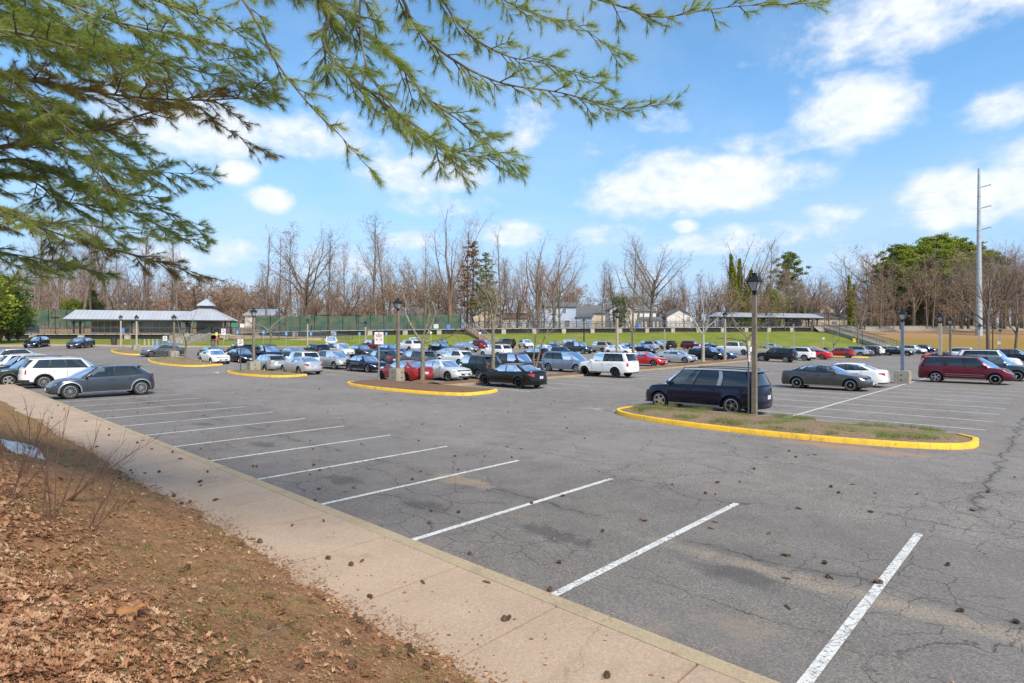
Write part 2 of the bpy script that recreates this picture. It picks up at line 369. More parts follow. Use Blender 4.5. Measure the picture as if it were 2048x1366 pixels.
def make_soil():
    g = NG('embankment_soil'); vec, u, v = g.grid()
    n1 = g.noise(vec, 1.1, 7, .65, .4).outputs['Fac']; n2 = g.noise(vec, 7, 7, .7).outputs['Fac']; n3 = g.noise(vec, 60, 4, .7).outputs['Fac']
    c = g.mix(g.rng(n2, .3, .7), (.20, .088, .040), (.42, .22, .11))
    c = g.mix(g.rng(n3, .35, .7, 0, .7), c, (.33, .22, .12))
    c = g.mix(g.rng(n3, .62, .36, 0, .35), c, (.04, .025, .016))
    gr = g.math('MULTIPLY', g.rng(n1, .50, .62), g.rng(v, 1.2, 2.6)); gl = g.rng(u, 14, 30)
    gr = g.math('MAXIMUM', gr, g.math('MULTIPLY', gl, g.rng(n1, .3, .5)))
    gc = g.mix(g.rng(n2, .35, .65), (.10, .125, .032), (.19, .19, .07))
    c = g.mix(g.math('MULTIPLY', gr, .22), c, gc)
    g.L(c, g.p.inputs['Base Color']); g.p.inputs['Roughness'].default_value = .95; g.p.inputs['Specular IOR Level'].default_value = .15
    g.bump(g.math('ADD', n2, g.math('MULTIPLY', n3, .4)), .8, .05); return g.m
def make_mulch(name, a, b, green=.0):
    g = NG(name); vec, u, v = g.grid()
    n2 = g.noise(vec, 14, 6, .7).outputs['Fac']; n1 = g.noise(vec, 1.2, 5, .6).outputs['Fac']
    c = g.mix(g.rng(n2, .32, .68), a, b); c = g.mix(g.rng(g.noise(vec, 70, 4, .7).outputs['Fac'], .5, .72, 0, .7), c, (.34, .25, .16))
    if green: c = g.mix(g.math('MULTIPLY', g.rng(n1, .52, .6), green), c, (.11, .17, .035))
    g.L(c, g.p.inputs['Base Color']); g.p.inputs['Roughness'].default_value = .95; g.p.inputs['Specular IOR Level'].default_value = .15; g.bump(n2, 1.0, .05); return g.m
def make_grass():
    g = NG('bank_grass'); vec, u, v = g.grid()
    geo = g.n('ShaderNodeNewGeometry'); sp = g.n('ShaderNodeSeparateXYZ'); g.L(geo.outputs['Position'], sp.inputs[0]); x, y, z = sp.outputs
    n1 = g.noise(vec, .28, 6, .65).outputs['Fac']; n2 = g.noise(vec, 2.6, 6, .7).outputs['Fac']
    c = g.mix(g.rng(n1, .35, .65), (.145, .20, .024), (.235, .245, .05)); c = g.mix(g.rng(n2, .38, .66, 0, .7), c, (.10, .14, .02))
    c = g.mix(g.rng(g.noise(vec, .09, 4, .6).outputs['Fac'], .5, .68, 0, .5), c, (.27, .23, .09))
    gold = g.mix(g.rng(n2, .3, .7), (.30, .22, .045), (.25, .14, .06)); gold = g.mix(g.rng(z, 2.2, 3.6, 0, .8), gold, g.mix(n2, (.25, .13, .07), (.40, .28, .17)))
    f = g.rng(g.math('ADD', x, g.math('MULTIPLY', n1, 16)), 88, 101); c = g.mix(f, c, gold)
    g.L(c, g.p.inputs['Base Color']); g.p.inputs['Roughness'].default_value = .95; g.p.inputs['Specular IOR Level'].default_value = .1
    g.bump(n2, 1.0, .25); return g.m
M_ASPH = make_asphalt(); M_LINE = make_paint('line_paint', (.60, .59, .56), .525)
M_WALK = make_concrete('sidewalk_concrete', (.415, .305, .215), (.35, .255, .178)); M_KERB = make_concrete('kerb_concrete', (.38, .30, .19), (.30, .23, .145), scale=2)
M_YEL = make_paint('yellow_kerb_paint', (.84, .49, .02), .555, (.26, .19, .11)); M_CONC = make_concrete('weathered_concrete', (.36, .33, .27), (.26, .235, .185), (.14, .12, .09), 3)
M_SOIL = make_soil(); M_MULCH = make_mulch('mulch', (.10, .055, .034), (.22, .135, .085)); M_BED = make_mulch('island_bed_soil', (.15, .10, .06), (.29, .21, .135), .8)
M_GRASS = make_grass(); M_DARK = mat('track_ballast', (.33, .29, .25), .95, bump=.6, bscale=9, var=.5, vscale=3)
M_FLOOR = make_mulch('leaf_litter_floor', (.16, .10, .055), (.26, .17, .10), .25)

# ------------------------------------------------------------------ ground, kerbs, islands, markings
def sheet(name, us, vs, zf, m, smooth=None):
    b = MB(); b.v = [(*G(u, v), zf(u, v)) for u in us for v in vs]; n = len(vs)
    b.f = [((i+1)*n+j, (i+1)*n+j+1, i*n+j+1, i*n+j) for i in range(len(us)-1) for j in range(n-1)]
    b.f = [tuple(reversed(f)) for f in b.f]; b.m = [0]*len(b.f)
    o = b.build(name, m, smooth=smooth); return struct(o)
def HG(u, v): return H(*G(u, v))
def lin(a, b, st): n = max(1, int(round((b-a)/st))); return [a+(b-a)*i/n for i in range(n+1)]
sheet('parking_lot', lin(-70, 190, 2.6), [5.0]+lin(7.5, 200, 2.6), HG, M_ASPH, 60)
lot_floor = None

def slope_z(u, v):
    ed = mnoise.fractal(Vector((u*1.6, 0, 7)), 1, 2.1, 4)*.16+.05*math.sin(u*.8)
    w = 3.36+ed-v
    base = .135 + .40*max(-.2, min(w, .15)) + .36*max(0, min(w-.15, 4.35)) + .16*max(0, min(w-4.5, 14)) + .03*max(0, w-18)
    n = mnoise.fractal(Vector((u*.45, v*.45, 3.3)), .7, 2.1, 5)*.13*max(0, min(1, w/1.0)) + mnoise.noise(Vector((u*2.3, v*2.3, 1)))*.03*max(0, min(1, w*2))
    return base+n+HG(u, v)
lip = lambda u: 3.25
sheet('embankment', lin(-14, 26, .22)+lin(26.8, 60, 1)+lin(62, 150, 3), [3.72, 3.62, 3.54, 3.46, 3.38, 3.30, 3.22, 3.12, 3.0, 2.87]+[3.27-.4-.22*i for i in range(1, 26)]+[-3.2-1.2*i for i in range(16)]+[-30, -60, -120], slope_z, M_SOIL, 70)

def build_walk():
    b = MB(); u = -13.5; k = 0
    L = 1.585
    while u < 96:
        a, e = u+.014, u+L-.014; z = .15+HG(u, 4); z2 = .15+HG(u+L, 4)
        j = (rnd.random()-.5)*.004
        p = [(*G(a, 3.0), z+j), (*G(e, 3.0), z2+j), (*G(e, 4.83), z2+j), (*G(a, 4.83), z+j)]
        q = [(x, y, zz-.14) for (x, y, zz) in p]
        b.add(p+q, [(3, 2, 1, 0), (0, 1, 5, 4), (1, 2, 6, 5), (2, 3, 7, 6), (3, 0, 4, 7)]); u += L
    for f in range(len(b.f)):
        pass
    struct(b.build('sidewalk', M_WALK))
    c = MB(); u = -14.0
    while u < 96:
        e = u+3.04; z = .155+HG(u, 5); z2 = .155+HG(e, 5); r = .02
        prof = [(4.838, -.15), (4.838, -r*.3), (4.85, 0), (5.03, 0), (5.045, -r), (5.06, -.2)]
        vs = []
        for uu, zz in ((u+.005, z), (e-.005, z2)):
            for (v, dz) in prof: vs.append((*G(uu, v), zz+dz))
        n = len(prof); c.add(vs, [(i+n, i+n+1, i+1, i) for i in range(n-1)]+[tuple(range(n)), tuple(reversed(range(n, 2*n)))]); u = e
    c.f = [tuple(reversed(f)) for f in c.f]
    struct(c.build('kerb', M_KERB))
build_walk()

def build_lines():
    b = MB()
    def line(u0, v0, u1, v1, w=.11, lift=.006):
        L = math.hypot(u1-u0, v1-v0); n = max(1, int(L/1.4)); du, dv = (u1-u0)/L, (v1-v0)/L; ru, rv = -dv*w/2, du*w/2
        vs = []
        for i in range(n+1):
            uu, vv = u0+(u1-u0)*i/n, v0+(v1-v0)*i/n
            for s in (-1, 1):
                x, y = G(uu+ru*s, vv+rv*s); vs.append((x, y, H(x, y)+lift))
        b.add(vs, [(2*i, 2*i+2, 2*i+3, 2*i+1) for i in range(n)])
    for k in range(-4, 34):
        u = 1.66+2.69*k; line(u, 5.09, u, 10.48+(.3 if k == 0 else 0))
    line(7.65, 22.0, 7.65, 95, .12)
    for k in range(28): v = 24.3+2.64*k; line(1.95, v, 7.58, v); line(7.72, v, 13.2, v)
    for k in range(31):
        v = 24.2+2.72*k; line(21.6, v, 27.2, v); line(29.6, v, 35.0, v)
    for k in range(24):
        v = 24.2+2.69*k; line(42.4, v, 47.8, v); line(47.95, v, 53.3, v)
        if k < 22: line(62.6, v, 68, v); line(68.2, v, 73.6, v)
    line(47.87, 22.5, 47.87, 95, .12)
    # stalls on the last row before the bank
    for i in range(40):
        x = -52+i*2.9; y = float(np.interp(x, [-52, -38, 0, 38, 70], [86, 97, 110, 115, 114]))
        u, v = uv_of(x, y); u2, v2 = uv_of(x+.4, y+4.6); line(u, v, u2, v2)
    o = b.build('parking_lines', M_LINE)
    me = o.data
    if me.polygons[0].normal.z < 0: me.flip_normals()
    struct(o)
build_lines()

def island(uc, hl, v0, vt, v1, label, mound=.12, bed=None, yellow=True, soft=0):
    o = []
    for i in range(29):
        t = PI*i/28; o.append((uc-hl*math.cos(t), vt-(vt-v0)*math.sin(t)**.8))
    o += [(uc+hl-.05, vt+(v1-vt)*.5), (uc+hl-.5, v1-.12), (uc+hl-1.0, v1)] + [(uc+hl-1.0-(2*hl-2)*i/10, v1) for i in range(1, 11)] + [(uc-hl+.5, v1-.12), (uc-hl+.05, vt+(v1-vt)*.5)]
    x0, y0 = G(uc, (v0+v1)/2); t = empty('traffic_island', (x0, y0, H(x0, y0))); tag(t, label, 'traffic island', 'kerbed islands at the row ends')
    n = len(o); cu = sum(p[0] for p in o)/n; cv = sum(p[1] for p in o)/n
    def ring(inset, dz):
        r = []
        for i, (u, v) in enumerate(o):
            a = o[i-1]; c = o[(i+1) % n]; tx, ty = c[0]-a[0], c[1]-a[1]; l = math.hypot(tx, ty) or 1; nx, ny = -ty/l, tx/l
            if (cu-u)*nx+(cv-v)*ny < 0: nx, ny = -nx, -ny
            x, y = G(u+nx*inset, v+ny*inset); r.append((x-x0, y-y0, H(x, y)-H(x0, y0)+dz))
        return r
    b = MB(); rings = [ring(0, -.1), ring(.012, .125), ring(.035, .15), ring(.15, .152), ring(.165, .02)]
    for r in rings: b.v.extend(r)
    for nm_, mm_, sel in (('kerb', M_YEL, [i for i in range(n) if i < 31 or i > n-3]), ('back_kerb', M_KERB, [i for i in range(n) if 31 <= i <= n-3])):
        b.f = [(k*n+i, k*n+(i+1) % n, (k+1)*n+(i+1) % n, (k+1)*n+i) for k in range(4) for i in sel]; b.m = [0]*len(b.f)
        b.build(nm_, mm_, t, smooth=40)
    g = MB(); rr = [ring(.16, .11), ring(.5, .11+mound*.6), ring(.9, .11+mound)]
    N2 = 14; base = rr[2]
    for r in rr: g.v.extend([(a, c_, z+(0 if r is rr[0] else mnoise.noise(Vector((a*1.3, c_*1.3, uc)))*.05)) for (a, c_, z) in r])
    g.f = [(k*n+i, k*n+(i+1) % n, (k+1)*n+(i+1) % n, (k+1)*n+i) for k in range(2) for i in range(n)]
    for s in (.6, .25):
        o0 = len(g.v)-n
        cx = sum(p[0] for p in base)/n; cy = sum(p[1] for p in base)/n
        for (a, c_, z) in base:
            q = (cx+(a-cx)*s, cy+(c_-cy)*s); g.v.append((q[0], q[1], z+.04+mnoise.noise(Vector((q[0]*1.1, q[1]*1.1, uc)))*.06))
        g.f += [(o0+i, o0+(i+1) % n, o0+n+(i+1) % n, o0+n+i) for i in range(n)]
    o0 = len(g.v)-n; g.f.append(tuple(range(o0, o0+n))); g.m = [0]*len(g.f)
    g.build('planting_bed', bed or M_BED, t, smooth=70)
    return t
isl1 = island(7.55, 5.75, 18.25, 20.6, 21.95, 'long kerbed island with yellow rim and patchy grass in front of the dark blue minivan')
isl2 = island(28.2, 5.8, 19.1, 20.7, 23.1, 'yellow-rimmed island of brown mulch holding the concrete block, in front of the red sedan', bed=M_MULCH)
isl3 = island(47.8, 5.0, 18.9, 20.5, 22.4, 'yellow-rimmed grassy island in front of the two silver cars')
isl4 = island(68.3, 7.0, 18.6, 20.8, 22.9, 'yellow-rimmed mulch island in front of the white sedan, left of the two silver cars', bed=M_BED)
isl5 = island(87.6, 5.0, 19.2, 20.6, 22.6, 'small far yellow-rimmed green island left of the dark grey sedan')
isl6 = island(28.4, 6.0, 100.6, 103.2, 104.4, 'far yellow-rimmed island in front of the silver crossover at the right')
def median():
    t = empty('planted_median', (*G(28.4, 60), 0)); x0, y0 = G(28.4, 60); t['kind'] = 'structure'
    k = MB(); g = MB()
    vs = lin(23.0, 100.4, 2.0)
    for (ua, ub) in ((27.35, 27.5), (29.3, 29.45)):
        p = []
        for v in vs:
            for (uu, dz) in ((ua, -.1), (ua, .14), (ub, .14), (ub, -.1)): x, y = G(uu, v); p.append((x-x0, y-y0, H(x, y)+dz))
        k.add(p, [(4*i+j, 4*i+4+j, 4*i+5+j, 4*i+1+j) for i in range(len(vs)-1) for j in range(3)])
    k.f = [tuple(reversed(f)) for f in k.f]
    us = [27.49, 27.7, 28.0, 28.4, 28.8, 29.1, 29.31]; p = []; vs2 = lin(22.9, 100.4, .8)
    for v in vs2:
        for uu in us:
            x, y = G(uu, v); e = 1-abs(uu-28.4)/.92; p.append((x-x0, y-y0, H(x, y)+.1+.13*max(0, e)**.6+mnoise.noise(Vector((x*1.2, y*1.2, 0)))*.04))
    n = len(us); g.add(p, [(i*n+j, i*n+j+1, (i+1)*n+j+1, (i+1)*n+j) for i in range(len(vs2)-1) for j in range(n-1)])
    k.build('kerb', M_KERB, t); g.build('planting_bed', M_MULCH, t, smooth=70)
median()

# bank up to the railway
_FX = [-260, -140, -95, -78, -64, -57, -50, -44, -38, -20, 0, 38.5, 62, 76, 92, 105, 150, 300]
_FY = [-20, 25, 68, 83, 88, 90, 92.5, 96, 104, 111.5, 117.5, 122, 121, 119, 112.5, 107, 96, 60]
_TX = [-420, -260, -160, -110, -90, -74, -62, -51, -42, -20, 0, 40, 66, 90, 117, 150, 220, 420]
_TZ = [5, 5, 4.4, 3.2, 2.72, 2.72, 2.75, 3.0, 3.3, 3.65, 3.85, 4.3, 4.5, 4.75, 5.1, 5.4, 5.8, 6]
def plat_y(x): return 133.3+.326*x
def deck_z(x): return float(np.interp(x, (-100, -60, -41, 0, 62, 86, 140), (3.6, 3.72, 4.4, 5.1, 5.75, 5.95, 6.4)))
def build_bank():
    S = []; K = 7
    for i in range(len(_FX)-1):
        for j in range(K):
            f = j/K; l = lambda A: A[i]*(1-f)+A[i+1]*f; S.append((l(_FX), l(_FY), l(_TX), l(_TZ)))
    S.append((_FX[-1], _FY[-1], _TX[-1], _TZ[-1]))
    T = [-.03, 0, .08, .2, .35, .5, .65, .8, .92, 1.0]; b = MB()
    for (fx, fy, tx, tz) in S:
        ty = plat_y(tx); hz = H(fx, fy)
        for t in T:
            x, y = fx+(tx-fx)*t, fy+(ty-fy)*t
            z = hz+.12+(tz-hz-.12)*(t*1.12-.12*t*t*t*t) if t > 0 else hz+(.12 if t == 0 else -.2)
            if 0 < t < 1: z += mnoise.noise(Vector((x*.12, y*.12, 0)))*.22
            b.v.append((x, y, z))
    n = len(T); b.f = [(i*n+j, (i+1)*n+j, (i+1)*n+j+1, i*n+j+1) for i in range(len(S)-1) for j in range(n-1)]; b.m = [0]*len(b.f)
    struct(b.build('grass_bank', M_GRASS, smooth=70))
    w = MB(); D = [0, 1.5, 5, 7, 9, 12, 16, 26, 60, 200, 900, 4000]
    for (fx, fy, tx, tz) in S:
        ty = plat_y(tx)
        for d in D:
            x, y = tx-.31*d*(1+max(0, -tx)/400)+(tx*.02*d if d > 100 else 0), ty+.95*d
            cut = 1.9*sstep(6, 10, d)*(1-sstep(-52, -44, tx))*(1+.25*mnoise.noise(Vector((tx*.25, d*.2, 0))))
            w.v.append((x, y, tz+(cut if d < 900 else cut*.3)+min(d, 200)*.012+(mnoise.noise(Vector((x*.2, y*.2, 4)))*.3 if d > 5 else 0)))
    n = len(D); w.f = [(i*n+j, (i+1)*n+j, (i+1)*n+j+1, i*n+j+1) for i in range(len(S)-1) for j in range(n-1)]; w.m = [0]*len(w.f)
    struct(w.build('woodland_floor', M_FLOOR, smooth=70))
    # pale walk at the foot of the bank
    k = MB(); xs = lin(-74, 96, 2); p = []
    for x in xs:
        y = float(np.interp(x, _FX, _FY)); hw = float(np.interp(x, [-74, -40, -20, 96], [3.2, 2.4, .5, .35]))
        for (dy, dz) in ((.3, .13), (-hw, .14), (-hw-.02, -.05)): p.append((x, y+dy, H(x, y+dy)+dz))
    k.add(p, [(3*i+j, 3*i+1+j, 3*i+4+j, 3*i+3+j) for i in range(len(xs)-1) for j in range(2)])
    struct(k.build('path', M_WALK))
    # ballast shoulder and rails beyond the platform
    g = MB(); xs = lin(82, 400, 4); p = []
    for x in xs:
        z = deck_z(min(x, 140))+.1; y = plat_y(x)
        for (d, dz) in ((-3.6, -1.45), (-1.2, -.35), (-.4, 0), (7, .05), (9, -1.2)): p.append((x+.31*-d*0, y+d, z+dz+(mnoise.noise(Vector((x*.6, d, 0)))*.12)))
    g.add(p, [(5*i+j, 5*i+5+j, 5*i+6+j, 5*i+1+j) for i in range(len(xs)-1) for j in range(4)])
    struct(g.build('railway_ballast', M_DARK, smooth=70))
    r = MB()
    for i in range(len(xs)-1):
        for d in (.3, 1.75): r.beam((xs[i], plat_y(xs[i])+d, deck_z(min(xs[i], 140))+.26), (xs[i+1], plat_y(xs[i+1])+d, deck_z(min(xs[i+1], 140))+.26), .1, .2)
        r.box((xs[i], plat_y(xs[i])+1, deck_z(min(xs[i], 140))+.13), (.3, 2.6, .1), 0, .31); r.box((xs[i]+2, plat_y(xs[i]+2)+1, deck_z(min(xs[i]+2, 140))+.13), (.3, 2.6, .1), 0, .31)
    struct(r.build('railway_track', mat('rusty_rail', (.09, .06, .045), .7)))
build_bank()
def puddle(pu, pv, ru, rv):
    b = MB(); n = 26; x0, y0 = G(pu, pv); vs = [(0, 0, .0)]
    for i in range(n):
        t = 2*PI*i/n; k = 1+.28*math.sin(3*t+pu)+.15*math.sin(5*t+1); x, y = G(pu+ru*k*math.cos(t), pv+rv*k*math.sin(t)); vs.append((x-x0, y-y0, 0))
    b.add(vs, [(0, 1+(i+1) % n, 1+i) for i in range(n)]); b.f = [tuple(reversed(f)) for f in b.f]
    o = b.build('puddle', mat('puddle_water', (.16, .13, .10), .10, spec=.5), loc=(x0, y0, H(x0, y0)+.007))
    if o.data.polygons[0].normal.z < 0: o.data.flip_normals()
    struct(o)
puddle(13.9, 20.3, .75, .42); puddle(52.6, 18.9, 1.3, .35)

# ------------------------------------------------------------------ cars
def paint(name, c, metal=.35, rough=.28):
    return mat('paint_'+name, c, rough, metal, .35 if sum(c) < .3 else 1.0, spec=.35)
PAINT = dict(white=paint('white', (.74, .74, .73), 0, .3), pearl=paint('pearl', (.62, .62, .60), .2), silver=paint('silver', (.46, .47, .48), .7), lightsilver=paint('lightsilver', (.55, .56, .55), .6),
    grey=paint('grey', (.11, .115, .12), .6), slate=paint('slate', (.055, .07, .085), .6), bluegrey=paint('bluegrey', (.065, .078, .095), .5), black=paint('black', (.006, .006, .007), .1, .15), navy=paint('navy', (.004, .006, .022), .1, .15),
    darkgreen=paint('darkgreen', (.018, .032, .028), .4), red=paint('red', (.34, .012, .010), .35), brightred=paint('brightred', (.50, .012, .014), .1), maroon=paint('maroon', (.13, .008, .018), .4), plum=paint('plum', (.06, .022, .03), .5),
    blue=paint('blue', (.03, .075, .21), .4), teal=paint('teal', (.015, .09, .15), .5), silverblue=paint('silverblue', (.25, .31, .39), .65), champagne=paint('champagne', (.42, .36, .29), .5), tan=paint('tan', (.42, .27, .15), .2), taupe=paint('taupe', (.095, .088, .085), .65), darkred=paint('darkred', (.17, .012, .016), .4), brown=paint('brown', (.08, .045, .035), .4))
def glass_mat():
    m = bpy.data.materials.new('car_glass'); m.use_nodes = True; nt = m.node_tree; N = nt.nodes; N.clear(); o = N.new('ShaderNodeOutputMaterial'); t = N.new('ShaderNodeBsdfTransparent'); t.inputs[0].default_value = (.36, .42, .41, 1)
    g = N.new('ShaderNodeBsdfGlossy'); g.inputs['Roughness'].default_value = .02; g.inputs[0].default_value = (.95, .97, 1, 1); f = N.new('ShaderNodeFresnel'); f.inputs[0].default_value = 1.75; x = N.new('ShaderNodeMixShader')
    nt.links.new(f.outputs[0], x.inputs[0]); nt.links.new(t.outputs[0], x.inputs[1]); nt.links.new(g.outputs[0], x.inputs[2]); nt.links.new(x.outputs[0], o.inputs[0]); return m
GLASS = glass_mat(); SEATM = mat('seat_fabric', (.05, .048, .045), .9); SEATB = mat('seat_beige', (.26, .22, .18), .9)
GLASS2 = mat('privacy_glass', (.006, .007, .008), .03, 0, 1.0, .6)
BLK = mat('black_trim', (.012, .012, .013), .55); TYRE = mat('tyre_rubber', (.018, .018, .018), .85, bump=.2, bscale=60)
CHROME = mat('chrome', (.62, .62, .62), .18, 1.0); RIMS = mat('alloy_rim', (.50, .50, .50), .28, .8); RIMB = mat('black_rim', (.02, .02, .021), .3, .4, .5)
HEADL = mat('headlamp_lens', (.34, .36, .38), .08, .5, 1.0); TAILL = mat('tail_lamp_lens', (.38, .008, .010), .12, 0, 1.0); AMBER = mat('amber_lens', (.7, .2, .02), .2, 0, 1)
CLAD = mat('plastic_cladding', (.03, .031, .033), .7); PLATE = mat('plate_white', (.62, .64, .66), .4, col2=(.42, .45, .55), vscale=30); SATIN = mat('satin_trim', (.42, .43, .44), .35, .7); HUB = mat('hub_dark', (.012, .012, .012), .7)

#  L, W, roof height, wheelbase, front overhang, wheel radius, shoulder curve (x from nose, z), greenhouse: front base, A base, D base, rear base | front roof, A roof, D roof, rear roof
SPEC = dict(
 sedan=dict(L=4.85, W=1.84, Hr=1.45, wb=2.82, fo=.95, r=.335, sh=[(0, .64), (.12, .72), (.5, .80), (1.2, .90), (1.9, .95), (3.6, .985), (4.35, 1.03), (4.75, 1.0), (4.85, .93)],
   g=(1.12, 1.62, 4.18, 4.33, 2.0, 2.12, 3.40, 3.52), wins=[(.02, .40, 0), (.44, .80, 1), (.815, .93, 1)], sill=.22, nose=.3, tail=.22),
 hatch=dict(L=4.35, W=1.78, Hr=1.53, wb=2.62, fo=.86, r=.32, sh=[(0, .66), (.12, .74), (.4, .82), (1.0, .92), (1.8, .97), (3.3, 1.01), (4.1, 1.04), (4.3, 1.02), (4.35, .98)],
   g=(.95, 1.42, 4.12, 4.28, 1.75, 1.9, 3.62, 3.82), wins=[(.02, .38, 0), (.42, .72, 1), (.745, .9, 1)], sill=.24, nose=.24, tail=.12),
 suv=dict(L=4.65, W=1.88, Hr=1.71, wb=2.70, fo=.90, r=.365, sh=[(0, .78), (.1, .88), (.4, .98), (1.1, 1.05), (1.9, 1.08), (3.4, 1.11), (4.3, 1.14), (4.6, 1.13), (4.65, 1.08)],
   g=(1.0, 1.42, 4.36, 4.55, 1.72, 1.85, 3.95, 4.15), wins=[(.02, .36, 0), (.395, .66, 1), (.69, .93, 1)], sill=.30, nose=.18, tail=.12, rails=1, clad=1),
 bigsuv=dict(L=4.88, W=1.92, Hr=1.88, wb=2.79, fo=.88, r=.39, sh=[(0, .90), (.1, 1.0), (.4, 1.08), (1.1, 1.13), (1.9, 1.16), (3.6, 1.18), (4.5, 1.2), (4.82, 1.19), (4.88, 1.12)],
   g=(1.1, 1.45, 4.62, 4.80, 1.68, 1.8, 4.32, 4.50), wins=[(.02, .34, 0), (.375, .64, 1), (.67, .93, 1)], sill=.34, nose=.14, tail=.1, rails=1),
 cross=dict(L=4.64, W=1.90, Hr=1.60, wb=3.0, fo=.84, r=.37, sh=[(0, .70), (.1, .78), (.4, .86), (1.0, .95), (1.8, 1.0), (3.3, 1.04), (4.2, 1.10), (4.58, 1.09), (4.64, 1.0)],
   g=(.82, 1.40, 4.22, 4.42, 1.82, 2.0, 3.62, 3.86), wins=[(.02, .42, 0), (.445, .80, 1), (.815, .93, 1)], sill=.25, nose=.22, tail=.16, clad=2),
 minivan=dict(L=5.15, W=1.99, Hr=1.76, wb=3.08, fo=.95, r=.36, sh=[(0, .76), (.1, .86), (.4, .94), (1.0, 1.03), (1.9, 1.06), (3.9, 1.09), (4.8, 1.11), (5.1, 1.1), (5.15, 1.04)],
   g=(.78, 1.32, 4.90, 5.04, 1.72, 1.92, 4.60, 4.78), wins=[(.02, .30, 0), (.325, .60, 1), (.65, .95, 1)], sill=.26, nose=.2, tail=.1, rails=1),
 pickup=dict(L=5.6, W=1.98, Hr=1.90, wb=3.5, fo=.95, r=.40, sh=[(0, .95), (.08, 1.04), (.4, 1.1), (1.2, 1.16), (2.0, 1.18), (3.6, 1.2), (5.4, 1.22), (5.55, 1.22), (5.6, 1.2)],
   g=(1.28, 1.55, 3.72, 3.78, 1.82, 1.95, 3.52, 3.6), wins=[(.02, .48, 0), (.52, .95, 1)], sill=.42, nose=.1, tail=.04, bed=(3.85, 5.5)),
 jeep=dict(L=4.4, W=1.87, Hr=1.86, wb=2.95, fo=.62, r=.41, sh=[(0, 1.04), (.08, 1.08), (.4, 1.12), (1.2, 1.17), (2.0, 1.2), (3.4, 1.2), (4.3, 1.2), (4.36, 1.2), (4.4, 1.18)],
   g=(1.5, 1.62, 4.30, 4.34, 1.78, 1.84, 4.26, 4.31), wins=[(.02, .30, 0), (.34, .62, 1), (.67, .95, 1)], sill=.45, nose=.03, tail=.03, spare=1, clad=1),
)
